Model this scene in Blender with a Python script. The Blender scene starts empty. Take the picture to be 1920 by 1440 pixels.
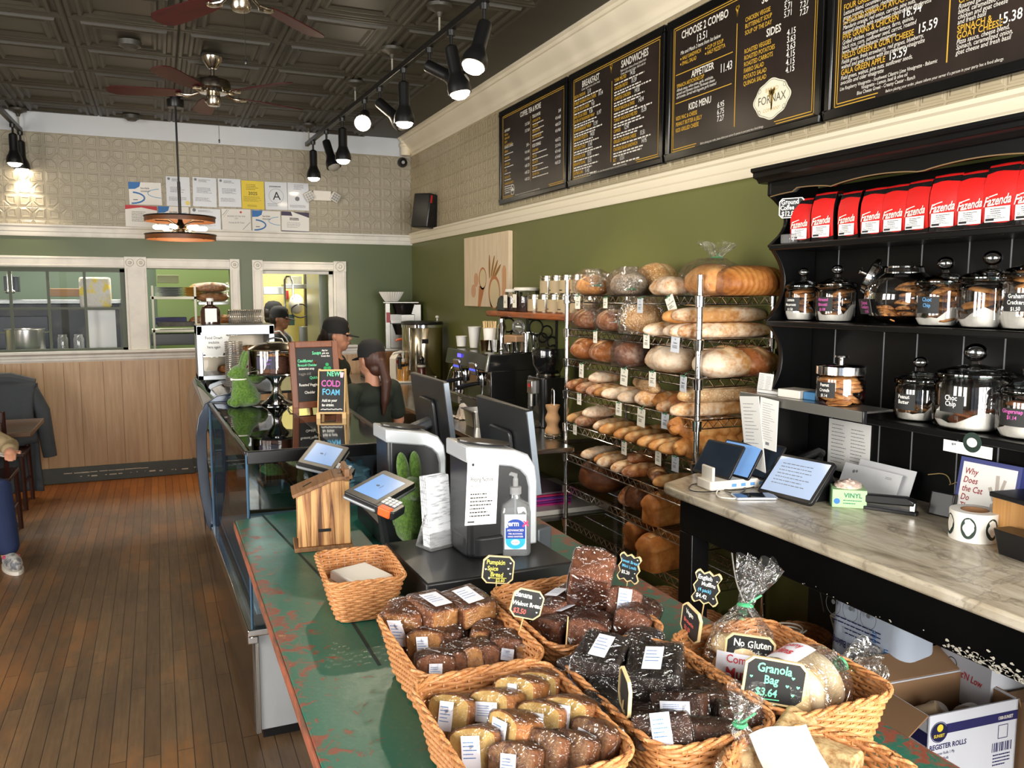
import bpy, bmesh, math, random
from math import sin, cos, pi, radians as R, sqrt, atan2, floor, hypot
from mathutils import Vector as V, Matrix as MX, noise as mnoise
random.seed(7)
S = bpy.context.scene
COL = S.collection
# ---------------------------------------------------------------- camera
FPX, YAW, PIT, ROL, CH = 1540.88, R(23.257), R(6.243), R(0.0625), 1.72
def _rot():
    B = MX(((1,0,0),(0,0,-1),(0,1,0)))
    c, s = cos(YAW), sin(YAW); A = MX(((c,0,-s),(0,1,0),(s,0,c)))
    c, s = cos(PIT), sin(PIT); P = MX(((1,0,0),(0,c,-s),(0,s,c)))
    c, s = cos(ROL), sin(ROL); Z = MX(((c,-s,0),(s,c,0),(0,0,1)))
    return Z @ P @ A @ B
RW = _rot()
cam_d = bpy.data.cameras.new('camera'); cam = bpy.data.objects.new('camera', cam_d); COL.objects.link(cam)
_c2w = RW.transposed() @ MX(((1,0,0),(0,-1,0),(0,0,-1)))
cam.matrix_world = MX.Translation((0,0,CH)) @ _c2w.to_4x4()
cam_d.sensor_width = 36; cam_d.lens = FPX/1920*36; cam_d.clip_start = .05; cam_d.clip_end = 60
S.camera = cam
def _ray(x, y): return RW.transposed() @ V(((x-960)/FPX, (y-720)/FPX, 1))
EYE = V((0,0,CH))
# a point of the photograph on a known real plane (surveying helpers: depth, height or wall offset is given)
def aty(x, y, Y): d = _ray(x,y); return EYE + d*(Y/d.y)
def atx(x, y, X): d = _ray(x,y); return EYE + d*(X/d.x)
def atz(x, y, Z): d = _ray(x,y); return EYE + d*((Z-CH)/d.z)
# ---------------------------------------------------------------- world, view
S.view_settings.view_transform = 'Standard'; S.view_settings.look = 'None'
S.view_settings.exposure = 0.55; S.view_settings.gamma = 1.0; S.view_settings.use_curve_mapping = False
S.cycles.max_bounces = 7; S.cycles.diffuse_bounces = 4; S.cycles.glossy_bounces = 4
S.cycles.transparent_max_bounces = 24; S.cycles.transmission_bounces = 4
S.cycles.caustics_reflective = False; S.cycles.caustics_refractive = False
S.cycles.sample_clamp_indirect = 4.0; S.cycles.use_denoising = True
W = bpy.data.worlds.new('sky'); S.world = W; W.use_nodes = True
W.node_tree.nodes['Background'].inputs[0].default_value = (.75,.85,1,1)
W.node_tree.nodes['Background'].inputs[1].default_value = .6
# ---------------------------------------------------------------- daylight through the shop front (behind the photographer)
def area(name, loc, rot, sx, sy, power, col, spread=180):
    l = bpy.data.lights.new(name, 'AREA'); l.shape = 'RECTANGLE'; l.size = sx; l.size_y = sy
    l.energy = power; l.color = col; l.spread = R(spread)
    o = bpy.data.objects.new(name, l); COL.objects.link(o); o.location = loc; o.rotation_euler = rot
    return o
DAY = (1.0,.97,.92)
for i, (x, w) in enumerate(((.0,.36),(.42,.42),(.95,.5),(1.55,.5),(2.12,.42))):
    area('daylight_pane', (x,-1.52,1.72), (R(90),0,0), w, 2.3, 60*w/.5, DAY)
for y in (.3,1.7,3.1): area('side_fill_light', (-3.1,y,1.9), (R(90),0,R(-90)), 1.0, 1.9, 62, DAY)  # fill lights added at the unseen left wall to brighten the right wall
# kitchen and dining-room ceiling lights
area('kitchen_fluorescent', (-.6,9.5,2.9), (0,0,0), 1.8, .5, 75, (1,.97,.88))
area('kitchen_fluorescent', (1.4,9.8,2.9), (0,0,0), 1.0, .5, 50, (1,.95,.82))
# ---------------------------------------------------------------- materials
def lin(c):
    f = lambda v: v/12.92 if v <= .04045 else ((v+.055)/1.055)**2.4
    return tuple(f(v/255) for v in c[:3]) + (1,)
MATS = {}
class NT:
    def __init__(s, m):
        s.m = m; m.use_nodes = True; s.t = m.node_tree; s.b = s.t.nodes['Principled BSDF']; s.o = s.t.nodes['Material Output']
    def n(s, ty, **kw):
        q = s.t.nodes.new(ty)
        for k, v in kw.items():
            if k.startswith('i_'):
                key = k[2:]; key = int(key) if key.isdigit() else key.replace('_',' ')
                if hasattr(v, 'is_linked') or isinstance(v, bpy.types.NodeSocket): s.t.links.new(v, q.inputs[key])
                else: q.inputs[key].default_value = v
            else: setattr(q, k, v)
        return q
    def l(s, a, b): s.t.links.new(a, b)
    def co(s, kind='Object', scale=(1,1,1), loc=(0,0,0), rot=(0,0,0)):
        tc = s.n('ShaderNodeTexCoord'); mp = s.n('ShaderNodeMapping')
        mp.inputs['Scale'].default_value = scale; mp.inputs['Location'].default_value = loc; mp.inputs['Rotation'].default_value = rot
        s.l(tc.outputs[kind], mp.inputs[0]); return mp.outputs[0]
    def noise(s, vec, scale, detail=3, rough=.5, dist=0):
        q = s.n('ShaderNodeTexNoise'); s.l(vec, q.inputs['Vector'])
        q.inputs['Scale'].default_value = scale; q.inputs['Detail'].default_value = detail
        q.inputs['Roughness'].default_value = rough; q.inputs['Distortion'].default_value = dist
        return q.outputs['Fac']
    def ramp(s, fac, stops):
        q = s.n('ShaderNodeValToRGB'); s.l(fac, q.inputs[0]); e = q.color_ramp.elements
        while len(e) < len(stops): e.new(.5)
        for k, (p, c) in zip(e, stops): k.position = p; k.color = c if len(c) == 4 else lin(c)
        return q.outputs[0]
    def mix(s, fac, a, b, mode='MIX'):
        q = s.n('ShaderNodeMix'); q.data_type = 'RGBA'; q.blend_type = mode
        for v, i in ((fac,0),(a,6),(b,7)):
            if isinstance(v, bpy.types.NodeSocket): s.l(v, q.inputs[i])
            else: q.inputs[i].default_value = v
        return q.outputs[2]
    def math(s, op, a, b=0.0, c=0.0):
        q = s.n('ShaderNodeMath'); q.operation = op
        for i, v in enumerate((a,b,c)):
            if isinstance(v, bpy.types.NodeSocket): s.l(v, q.inputs[i])
            else: q.inputs[i].default_value = v
        return q.outputs[0]
    def bump(s, h, strength=.3, dist=.01):
        q = s.n('ShaderNodeBump'); q.inputs['Strength'].default_value = strength; q.inputs['Distance'].default_value = dist
        s.l(h, q.inputs['Height']); s.l(q.outputs[0], s.b.inputs['Normal']); return q
def mat(name, col, rough=.5, metal=0.0, vary=None, bump=None, coat=0.0, emit=None, spec=None, kind='Object', alpha=None, sheen=0):
    """plain principled material; vary=(scale, colour2, low, high[, stretch]) mixes a second colour by noise; bump=(scale, strength, distance)"""
    if name in MATS: return MATS[name]
    m = bpy.data.materials.new(name); t = NT(m); b = t.b
    b.inputs['Base Color'].default_value = lin(col); b.inputs['Roughness'].default_value = rough; b.inputs['Metallic'].default_value = metal
    if coat: b.inputs['Coat Weight'].default_value = coat; b.inputs['Coat Roughness'].default_value = .08
    if spec is not None: b.inputs['Specular IOR Level'].default_value = spec
    if sheen: b.inputs['Sheen Weight'].default_value = sheen
    if emit: b.inputs['Emission Color'].default_value = lin(emit[0]); b.inputs['Emission Strength'].default_value = emit[1]
    if vary:
        st = vary[4] if len(vary) > 4 else (1,1,1)
        f = t.noise(t.co(kind, st), vary[0], 4, .6)
        t.l(t.ramp(f, ((vary[2], col), (vary[3], vary[1]))), b.inputs['Base Color'])
    if bump:
        st = bump[3] if len(bump) > 3 else (1,1,1)
        t.bump(t.noise(t.co(kind, st), bump[0], 3), bump[1], bump[2])
    MATS[name] = m; return m
def glass(name, tint=(255,255,255), refl=1.0, base=.04, rough=.0, noisebump=None, film=0.0):
    """thin clear glass or plastic film: transparent plus a fresnel mirror"""
    if name in MATS: return MATS[name]
    m = bpy.data.materials.new(name); t = NT(m); t.t.nodes.remove(t.b)
    tr = t.n('ShaderNodeBsdfTransparent'); tr.inputs[0].default_value = lin(tint)
    gl = t.n('ShaderNodeBsdfGlossy'); gl.inputs['Roughness'].default_value = rough
    lw = t.n('ShaderNodeLayerWeight'); lw.inputs[0].default_value = .3
    f = t.math('MULTIPLY_ADD', lw.outputs['Fresnel'], refl, base)
    cl = t.n('ShaderNodeClamp'); t.l(f, cl.inputs[0])
    if noisebump:
        bp = t.n('ShaderNodeBump'); bp.inputs['Strength'].default_value = noisebump[1]; bp.inputs['Distance'].default_value = noisebump[2]
        t.l(t.noise(t.co('Object'), noisebump[0], 3, .6, .6), bp.inputs['Height']); t.l(bp.outputs[0], gl.inputs['Normal'])
    mx = t.n('ShaderNodeMixShader'); t.l(cl.outputs[0], mx.inputs[0]); t.l(tr.outputs[0], mx.inputs[1]); t.l(gl.outputs[0], mx.inputs[2])
    out = mx.outputs[0]
    if film:
        df = t.n('ShaderNodeBsdfDiffuse'); df.inputs[0].default_value = lin((235,235,235))
        m2 = t.n('ShaderNodeMixShader'); m2.inputs[0].default_value = film; t.l(out, m2.inputs[1]); t.l(df.outputs[0], m2.inputs[2]); out = m2.outputs[0]
    t.l(out, t.o.inputs[0]); MATS[name] = m; return m
# ---------------------------------------------------------------- mesh builder
class MB:
    def __init__(s): s.v = []; s.f = []; s.M = MX.Identity(4)
    def at(s, loc=(0,0,0), rz=0, rx=0, ry=0, sc=1):
        s.M = MX.Translation(loc) @ MX.Rotation(rz,4,'Z') @ MX.Rotation(ry,4,'Y') @ MX.Rotation(rx,4,'X') @ MX.Scale(sc,4); return s
    def add(s, vs, fs):
        o = len(s.v); s.v += [tuple(s.M @ V(p)) for p in vs]; s.f += [tuple(i+o for i in f) for f in fs]; return s
    def box(s, x0, y0, z0, x1, y1, z1):
        return s.add([(x0,y0,z0),(x1,y0,z0),(x1,y1,z0),(x0,y1,z0),(x0,y0,z1),(x1,y0,z1),(x1,y1,z1),(x0,y1,z1)],
                     [(0,3,2,1),(4,5,6,7),(0,1,5,4),(1,2,6,5),(2,3,7,6),(3,0,4,7)])
    def cbox(s, c, d): return s.box(c[0]-d[0]/2,c[1]-d[1]/2,c[2]-d[2]/2,c[0]+d[0]/2,c[1]+d[1]/2,c[2]+d[2]/2)
    def prism(s, pts, z0, z1, axis='z'):
        """extrude a polygon; axis z: (x,y) ; axis y: (x,z) ; axis x: (y,z)"""
        n = len(pts); mk = {'z': lambda p,h: (p[0],p[1],h), 'y': lambda p,h: (p[0],h,p[1]), 'x': lambda p,h: (h,p[0],p[1])}[axis]
        vs = [mk(p,z0) for p in pts] + [mk(p,z1) for p in pts]
        return s.add(vs, [tuple(range(n))[::-1], tuple(range(n,2*n))] + [(i,(i+1)%n,n+(i+1)%n,n+i) for i in range(n)])
    def loft(s, rings, cap=(True,True), closed=True):
        n = len(rings[0]); vs = [p for r in rings for p in r]; fs = []
        for k in range(len(rings)-1):
            for i in range(n if closed else n-1):
                j = (i+1)%n; fs.append((k*n+i,k*n+j,(k+1)*n+j,(k+1)*n+i))
        if cap[0]: fs.append(tuple(range(n))[::-1])
        if cap[1]: fs.append(tuple(range((len(rings)-1)*n, len(rings)*n)))
        return s.add(vs, fs)
    def lathe(s, prof, n=24, c=(0,0,0), cap=(True,True)):
        return s.loft([[(c[0]+r*cos(2*pi*i/n), c[1]+r*sin(2*pi*i/n), c[2]+z) for i in range(n)] for r, z in prof], cap)
    def cyl(s, p0, p1, r0, r1=None, n=16):
        r1 = r0 if r1 is None else r1; p0, p1 = V(p0), V(p1); d = (p1-p0).normalized()
        a = d.orthogonal().normalized(); b = d.cross(a)
        return s.loft([[tuple(p + a*(r*cos(2*pi*i/n)) + b*(r*sin(2*pi*i/n))) for i in range(n)] for p, r in ((p0,r0),(p1,r1))])
    def tube(s, pts, r, n=8, closed=False, cap=True):
        pts = [V(p) for p in pts]; m = len(pts); rings = []; prev = None
        for k in range(m):
            if closed: d = pts[(k+1)%m]-pts[k-1]
            else: d = pts[min(k+1,m-1)]-pts[max(k-1,0)]
            d = d.normalized() if d.length > 1e-9 else V((0,0,1))
            a = prev - d*prev.dot(d) if prev is not None else d.orthogonal()
            if a.length < 1e-6: a = d.orthogonal()
            a.normalize(); prev = a; b = d.cross(a); rr = r[k] if isinstance(r,(list,tuple)) else r
            rings.append([tuple(pts[k] + a*(rr*cos(2*pi*i/n)) + b*(rr*sin(2*pi*i/n))) for i in range(n)])
        if closed:
            fs = []; vs = [p for q in rings for p in q]
            for k in range(m):
                k2 = (k+1)%m
                for i in range(n): j = (i+1)%n; fs.append((k*n+i,k*n+j,k2*n+j,k2*n+i))
            return s.add(vs, fs)
        return s.loft(rings, (cap,cap))
    def ell(s, c, r, n=16, m=10, fn=None):
        vs = []; fs = []
        for k in range(m+1):
            t = pi*k/m
            for i in range(n):
                a = 2*pi*i/n; p = (sin(t)*cos(a), sin(t)*sin(a), cos(t))
                if fn: p = fn(p)
                vs.append((c[0]+r[0]*p[0], c[1]+r[1]*p[1], c[2]+r[2]*p[2]))
        for k in range(m):
            for i in range(n):
                j = (i+1)%n; fs.append((k*n+i,(k+1)*n+i,(k+1)*n+j,k*n+j))
        return s.add(vs, fs)
    def grid(s, fn, nu, nv):
        vs = [fn(i/nu, j/nv) for j in range(nv+1) for i in range(nu+1)]
        return s.add(vs, [(j*(nu+1)+i, j*(nu+1)+i+1, (j+1)*(nu+1)+i+1, (j+1)*(nu+1)+i) for j in range(nv) for i in range(nu)])
    def mesh(s, name, smooth=35):
        me = bpy.data.meshes.new(name); me.from_pydata(s.v, [], s.f); me.update()
        bm = bmesh.new(); bm.from_mesh(me); bmesh.ops.remove_doubles(bm, verts=bm.verts, dist=1e-6)
        bmesh.ops.recalc_face_normals(bm, faces=bm.faces); bm.to_mesh(me); bm.free()
        if smooth:
            me.polygons.foreach_set('use_smooth', [True]*len(me.polygons)); me.set_sharp_from_angle(angle=R(smooth))
        return me
def rrect(w, d, r, n=5, cx=0, cy=0):
    """rounded rectangle outline, counter-clockwise"""
    out = []
    for sx, sy, a0 in ((1,1,0),(-1,1,90),(-1,-1,180),(1,-1,270)):
        for k in range(n+1):
            a = R(a0+90*k/n); out.append((cx+sx*(w/2-r)+r*cos(a), cy+sy*(d/2-r)+r*sin(a)))
    return out
# ---------------------------------------------------------------- object helpers
def link(name, me, m, parent=None, loc=(0,0,0), rot=(0,0,0), bevel=0, seg=2):
    o = bpy.data.objects.new(name, me); COL.objects.link(o); o.parent = parent; o.location = loc; o.rotation_euler = rot
    if m is not None:
        for q in (m if isinstance(m,(list,tuple)) else [m]): me.materials.append(q)
    if bevel:
        b = o.modifiers.new('edge','BEVEL'); b.width = bevel; b.segments = seg; b.limit_method = 'ANGLE'; b.angle_limit = R(40)
    return o
def part(name, mb, m, parent, loc=(0,0,0), rot=(0,0,0), bevel=0, smooth=35, label=None, seg=2):
    o = link(name, mb.mesh(name, smooth), m, parent, loc, rot, bevel, seg)
    if label: o['label'] = label
    return o
def tag(o, label, cat, group=None, kind=None):
    o['label'] = label; o['category'] = cat
    if group: o['group'] = group
    if kind: o['kind'] = kind
    return o
def thing(name, label, cat, loc=(0,0,0), rz=0, group=None, rot=None):
    o = bpy.data.objects.new(name, None); COL.objects.link(o); o.empty_display_size = .05
    o.location = loc; o.rotation_euler = rot if rot else (0,0,rz); return tag(o, label, cat, group)
def solo(name, label, cat, mb, m, loc=(0,0,0), rz=0, group=None, bevel=0, smooth=35, rot=None, seg=2):
    return tag(part(name, mb, m, None, loc, rot if rot else (0,0,rz), bevel, smooth, None, seg), label, cat, group)
def struct(name, mb, m, bevel=0, smooth=35, parent=None):
    o = part(name, mb, m, parent, bevel=bevel, smooth=smooth)
    if parent is None: o['kind'] = 'structure'
    return o
_CH = {}
def kids(o):
    return [c for c in o.children]
def dup(root, loc=None, rz=None, label=None, group=None, rot=None, sc=None, skip=()):
    r = root.copy(); COL.objects.link(r)
    if loc is not None: r.location = loc
    if rz is not None: r.rotation_euler = (0,0,rz)
    if rot is not None: r.rotation_euler = rot
    if sc is not None: r.scale = sc if isinstance(sc,(tuple,list)) else (sc,sc,sc)
    if label: r['label'] = label
    if group: r['group'] = group
    def rec(a, b):
        for ch in kids(a):
            if ch.name.split('.')[0] in skip: continue
            c = ch.copy(); COL.objects.link(c); c.parent = b; rec(ch, c)
    rec(root, r); return r
# ---------------------------------------------------------------- lettering
_GL = {}
def _curve_mesh(body, off, res):
    cu = bpy.data.curves.new('t','FONT'); cu.body = body; cu.size = 1; cu.resolution_u = res; cu.offset = off; cu.fill_mode = 'FRONT'
    o = bpy.data.objects.new('t', cu); COL.objects.link(o)
    dg = bpy.context.evaluated_depsgraph_get(); me = bpy.data.meshes.new_from_object(o.evaluated_get(dg))
    vs = [tuple(v.co) for v in me.vertices]; fs = [tuple(p.vertices) for p in me.polygons]
    bpy.data.objects.remove(o); bpy.data.curves.remove(cu); bpy.data.meshes.remove(me); return vs, fs
def glyph(c, off):
    k = (c, off)
    if k not in _GL:
        if 'II' not in _GL:
            v,_ = _curve_mesh('II', 0, 1); _GL['II'] = max(p[0] for p in v)-min(p[0] for p in v)
        v,_ = _curve_mesh('I'+c+'I', 0, 1); adv = max(p[0] for p in v)-min(p[0] for p in v)-_GL['II']
        vs, fs = _curve_mesh(c, off, 2) if c != ' ' else ([],[])
        _GL[k] = (adv if c != ' ' else .28, vs, fs)
    return _GL[k]
class TX:
    """collects lines of lettering lying in the local x (reading) / y (up) plane; place() turns it into one mesh"""
    def __init__(s): s.mb = MB()
    def width(s, txt, size, off=0, sq=1): return sum(glyph(c,off)[0] for c in txt)*size*sq
    def line(s, txt, x, y, size, align='l', off=0.0, sq=1.0, shear=0.0, jit=0.0, rot=0.0):
        w = s.width(txt, size, off, sq); cx = 0 if align == 'l' else (-w/2 if align == 'c' else -w)
        cr, sr = cos(rot), sin(rot)
        for c in txt:
            adv, vs, fs = glyph(c, off)
            if vs:
                a = random.uniform(-jit,jit)*.35; dy = random.uniform(-jit,jit)*size*.3; k = 1+random.uniform(-jit,jit)*.5
                o = []
                for p in vs:
                    px, py = p[0]*size*sq*k, p[1]*size*k
                    px, py = px*cos(a)-py*sin(a) + py*shear, px*sin(a)+py*cos(a)+dy
                    px += cx; o.append((x+px*cr-py*sr, y+px*sr+py*cr, 0))
                s.mb.add(o, fs)
            cx += adv*size*sq
        return s
    def bar(s, x0, y0, x1, y1): s.mb.add([(x0,y0,0),(x1,y0,0),(x1,y1,0),(x0,y1,0)], [(0,1,2,3)]); return s
    def stroke(s, pts, w):
        for a, b in zip(pts[:-1], pts[1:]):
            d = V((b[0]-a[0], b[1]-a[1], 0)); 
            if d.length < 1e-9: continue
            n = V((-d.y, d.x, 0)).normalized()*w/2
            s.mb.add([(a[0]-n.x,a[1]-n.y,0),(b[0]-n.x,b[1]-n.y,0),(b[0]+n.x,b[1]+n.y,0),(a[0]+n.x,a[1]+n.y,0)], [(0,1,2,3)])
        return s
    def poly(s, pts): s.mb.add([(p[0],p[1],0) for p in pts], [tuple(range(len(pts)))]); return s
    def disc(s, x, y, r, n=14, ry=None): return s.poly([(x+r*cos(2*pi*i/n), y+(ry or r)*sin(2*pi*i/n)) for i in range(n)])
    def heart(s, x, y, r): return s.poly([(x,y-r),(x+r,y+.1*r),(x+.9*r,y+.7*r),(x+.45*r,y+.85*r),(x,y+.4*r),(x-.45*r,y+.85*r),(x-.9*r,y+.7*r),(x-r,y+.1*r)])
    def ring(s, x, y, r, w, n=24, ry=None):
        ry = ry or r
        return s.stroke([(x+r*cos(2*pi*i/n), y+ry*sin(2*pi*i/n)) for i in range(n+1)], w)
    def scribble(s, x, y, w, h, lines, th, seed=1):
        """rows of tiny word-like dashes (printing too small to read)"""
        rnd = random.Random(seed)
        for k in range(lines):
            yy = y - h*k/max(1,lines); xx = x; end = x + w*rnd.uniform(.6,1)
            while xx < end:
                l = rnd.uniform(.03,.12)*w; s.bar(xx, yy-th/2, min(xx+l, end), yy+th/2); xx += l+.02*w
        return s
    def place(s, name, m, parent, loc=(0,0,0), rot=(R(90),0,0), mtx=None):
        me = bpy.data.meshes.new(name); me.from_pydata(s.mb.v, [], s.mb.f); me.update()
        o = link(name, me, m, parent, loc, rot)
        if mtx is not None: o.matrix_local = mtx
        return o
FACE_NEG_X = lambda p: MX.Translation(p) @ MX(((0,0,-1,0),(-1,0,0,0),(0,1,0,0),(0,0,0,1)))   # on a wall seen from -X: reading goes towards -Y
FACE_NEG_Y = lambda p: MX.Translation(p) @ MX(((1,0,0,0),(0,0,-1,0),(0,1,0,0),(0,0,0,1)))    # seen from -Y: reading goes towards +X
# common materials
BLACK = mat('black_paint', (16,16,17), .38)
BLACKP = mat('black_plastic', (20,20,22), .32)
BLACKM = mat('black_metal', (18,18,18), .35)
STEEL = mat('brushed_steel', (190,188,182), .28, 1.0, bump=(60,.05,.002,(1,1,12)))
CHROME = mat('chrome', (225,225,225), .1, 1.0)
DSTEEL = mat('dull_steel', (140,138,132), .38, 1.0)
WHITE = mat('white_paint', (228,222,212), .45)
PAPER = mat('white_paper', (232,230,226), .7)
INK = mat('black_ink', (35,33,33), .7)
CHALK = mat('chalk_board', (22,22,22), .6)
CW = mat('white_chalk', (238,236,228), .8)
CREAMF = mat('cream_wood_edge', (214,190,140), .5)
GLASS = glass('clear_glass')
# ================================================================ THE ROOM
XL, XR, YF, YB, ZC = -3.2, 2.463, -1.6, 8.382, 3.30
def m_floor():
    m = bpy.data.materials.new('worn_floorboards'); t = NT(m); b = t.b
    v = t.co('Object', (1,1,1), rot=(0,0,R(90)))
    br = t.n('ShaderNodeTexBrick'); t.l(v, br.inputs['Vector']); br.offset = .37; br.offset_frequency = 2
    br.inputs['Scale'].default_value = 1; br.inputs['Mortar Size'].default_value = .0017; br.inputs['Mortar Smooth'].default_value = .3
    br.inputs['Brick Width'].default_value = .95; br.inputs['Row Height'].default_value = .0585
    br.inputs['Color1'].default_value = (0,0,0,1); br.inputs['Color2'].default_value = (1,1,1,1); br.inputs['Mortar'].default_value = (.5,.5,.5,1)
    o = t.co('Object')
    big = t.noise(t.co('Object', (1.3,.55,1)), 1.1, 6, .62)
    wear = t.ramp(big, ((.5, (0,0,0,1)), (.58, (1,1,1,1))))
    grain = t.noise(t.co('Object', (40,2.2,1)), 2.0, 4, .6)
    base = t.mix(br.outputs['Color'], lin((98,75,52)), lin((126,98,68)))
    base = t.mix(t.math('MULTIPLY', grain, .75), base, lin((84,60,40)))
    worn = t.mix(br.outputs['Color'], lin((138,88,44)), lin((166,110,56)))
    base = t.mix(t.math('MULTIPLY', wear, t.math('MULTIPLY_ADD', grain, 1.3, -.15)), base, worn)
    base = t.mix(t.ramp(t.noise(t.co('Object',(2.2,.8,1),(5,3,0)),1.6,6,.65), ((.46,(0,0,0,1)),(.66,(.55,.55,.55,1)))), base, lin((62,48,36)))
    # orange varnish left along the far wall and under the counter edge
    sx = t.n('ShaderNodeSeparateXYZ'); t.l(o, sx.inputs[0])
    far = t.n('ShaderNodeMapRange'); t.l(t.math('ADD', sx.outputs['Y'], t.math('MULTIPLY', big, 1.6)), far.inputs[0])
    far.inputs[1].default_value = 7.7; far.inputs[2].default_value = 8.8; far.inputs[3].default_value = 0; far.inputs[4].default_value = .9
    base = t.mix(far.outputs[0], base, t.mix(br.outputs['Color'], lin((152,88,36)), lin((178,108,46))))
    base = t.mix(t.math('MULTIPLY', br.outputs['Fac'], .95), base, lin((30,20,14)))
    t.l(base, b.inputs['Base Color'])
    t.l(t.math('MULTIPLY_ADD', grain, .25, .3), b.inputs['Roughness'])
    t.bump(t.math('SUBTRACT', t.math('MULTIPLY', grain, .3), br.outputs['Fac']), .35, .002)
    return m
struct('floor', MB().add([(XL,YF,0),(XR,YF,0),(XR,YB,0),(XL,YB,0),(XL,YF,-.1),(XR,YF,-.1),(XR,YB,-.1),(XL,YB,-.1)],
       [(0,1,2,3),(7,6,5,4),(0,4,5,1),(1,5,6,2),(2,6,7,3),(3,7,4,0)]), m_floor(), smooth=0)
# pressed-tin ceiling with coffered panels, flat border along the counter wall
def ceiling():
    mb = MB(); P = .6; x0, y0 = -3.11+.3*0, 5.5-12*.61; Q = .61
    prof = ((0,0),(.012,.012),(.028,.012),(.04,0),(.062,0),(.07,.018),(.086,.018),(.1,.004),(.116,.004),(.128,.014),(.14,.014),(.155,.0))
    xs = [-.41+P*k for k in range(-5,4)]; ys = [5.5+Q*k for k in range(-12,5)]
    for a in xs:
        for c in ys:
            if c > YB-.05: continue
            d = min(c+Q, YB)
            rings = []
            for off, h in prof:
                z = ZC-h
                rings.append([(a+off,c+off,z),(a+P-off,c+off,z),(a+P-off,d-off,z),(a+off,d-off,z)])
            mb.loft(rings, (False,True))
    x1 = xs[-1]+P
    mb.box(x1, YF, ZC-.001, XR, YB, ZC+.05); mb.box(XL, YF, ZC+.03, XR, YB, ZC+.06)
    return mb
struct('ceiling', ceiling(), mat('ceiling_paint', (54,50,39), .52, vary=(3,(47,43,34),.35,.7)), smooth=0)
# walls
def m_tin(name, c1, c2, axis):
    m = bpy.data.materials.new(name); t = NT(m); b = t.b
    s = t.n('ShaderNodeSeparateXYZ'); t.l(t.co('Object'), s.inputs[0])
    c = .1075
    def cell(sock, c, o=0):
        f = t.math('FRACT', t.math('ADD', t.math('DIVIDE', sock, c), o)); return t.math('ABSOLUTE', t.math('SUBTRACT', f, .5))
    ua, va = s.outputs[axis], s.outputs['Z']
    u, v = cell(ua, c), cell(va, c)
    # cell-corner chamfers alternate towards the centre of a four-cell rosette
    U, Vv = cell(ua, 2*c), cell(va, 2*c)
    mx = t.math('MAXIMUM', u, v); ch = t.math('ADD', U, Vv)
    def edge(x, a, w):
        q = t.n('ShaderNodeMapRange'); t.l(x, q.inputs[0]); q.inputs[1].default_value = a-w; q.inputs[2].default_value = a+w
        q.inputs[3].default_value = 1; q.inputs[4].default_value = 0; return q.outputs[0]
    chf = t.math('MULTIPLY', edge(mx,.36,.025), t.math('SUBTRACT', 1.0, edge(ch,.29,.02)))
    inner = t.math('MULTIPLY', edge(mx,.22,.03), t.math('SUBTRACT', 1.0, edge(ch,.37,.02)))
    ros = edge(ch,.22,.02)
    grid = edge(mx,.455,.012)
    h = t.math('ADD', t.math('ADD', t.math('MULTIPLY', chf,.6), t.math('MULTIPLY', inner,-.35)), t.math('ADD', t.math('MULTIPLY', ros,.5), t.math('MULTIPLY', grid,.35)))
    t.bump(h, .9, .0075)
    f = t.noise(t.co('Object'), 2.5, 3)
    t.l(t.ramp(f, ((.35, c1), (.7, c2))), b.inputs['Base Color']); b.inputs['Roughness'].default_value = .42; b.inputs['Specular IOR Level'].default_value = .6
    return m
GREEN = mat('green_wall_paint', (88,98,60), .42, vary=(1.5,(82,94,58),.3,.7))
TIN_B = m_tin('tin_wallpaper_far', (166,157,136), (158,150,130), 'X')
TIN_R = m_tin('tin_wallpaper_side', (184,170,140), (176,162,132), 'Y')
TH = .14
# openings to the kitchen
OP = ((-2.6,-.262,1.2,1.945), (-.078,.652,1.2,1.95), (.955,1.64,1.2,1.945))
def back_green():
    mb = MB(); z0, z1 = 0, 2.226
    xs = [XL]
    for o in OP: xs += [o[0], o[1]]
    xs.append(XR)
    for i in range(0, len(xs), 2): mb.box(xs[i], YB, z0, xs[i+1], YB+TH, z1)
    for o in OP: mb.box(o[0], YB, z0, o[1], YB+TH, o[2]); mb.box(o[0], YB, o[3], o[1], YB+TH, z1)
    return mb
wb = struct('wall_back', back_green(), GREEN, smooth=0)
struct('wall_back_tin', MB().box(XL,YB,2.226,XR,YB+TH,3.12), TIN_B, smooth=0, parent=wb)
struct('wall_back_border', MB().box(XL,YB,3.12,XR,YB+TH,ZC), mat('glossy_white_band', (206,210,214), .25, bump=(5,.25,.02)), smooth=0, parent=wb)
wr = struct('wall_right', MB().box(XR,YF,0,XR+.12,YB+TH,2.24), mat('olive_wall_paint',(108,110,58),.42,vary=(1.5,(102,105,55),.3,.7)), smooth=0)
struct('wall_right_tin', MB().box(XR,YF,2.24,XR+.12,YB+TH,ZC), TIN_R, smooth=0, parent=wr)
struct('wall_left', MB().box(XL-.12,YF,0,XL,YB+TH,ZC), mat('cream_plaster', (200,190,165), .7), smooth=0)
def front_wall():
    mb = MB(); mb.box(XL,YF-.12,0,XR,YF,.5); mb.box(XL,YF-.12,2.95,XR,YF,ZC)
    for x in (-3.2,-1.75,-.45,.05,1.22,1.78): mb.box(x,YF-.12,.5,x+.12,YF,2.95)
    return mb
struct('wall_front', front_wall(), mat('shopfront_frame', (60,66,56), .5), smooth=0)
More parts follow.
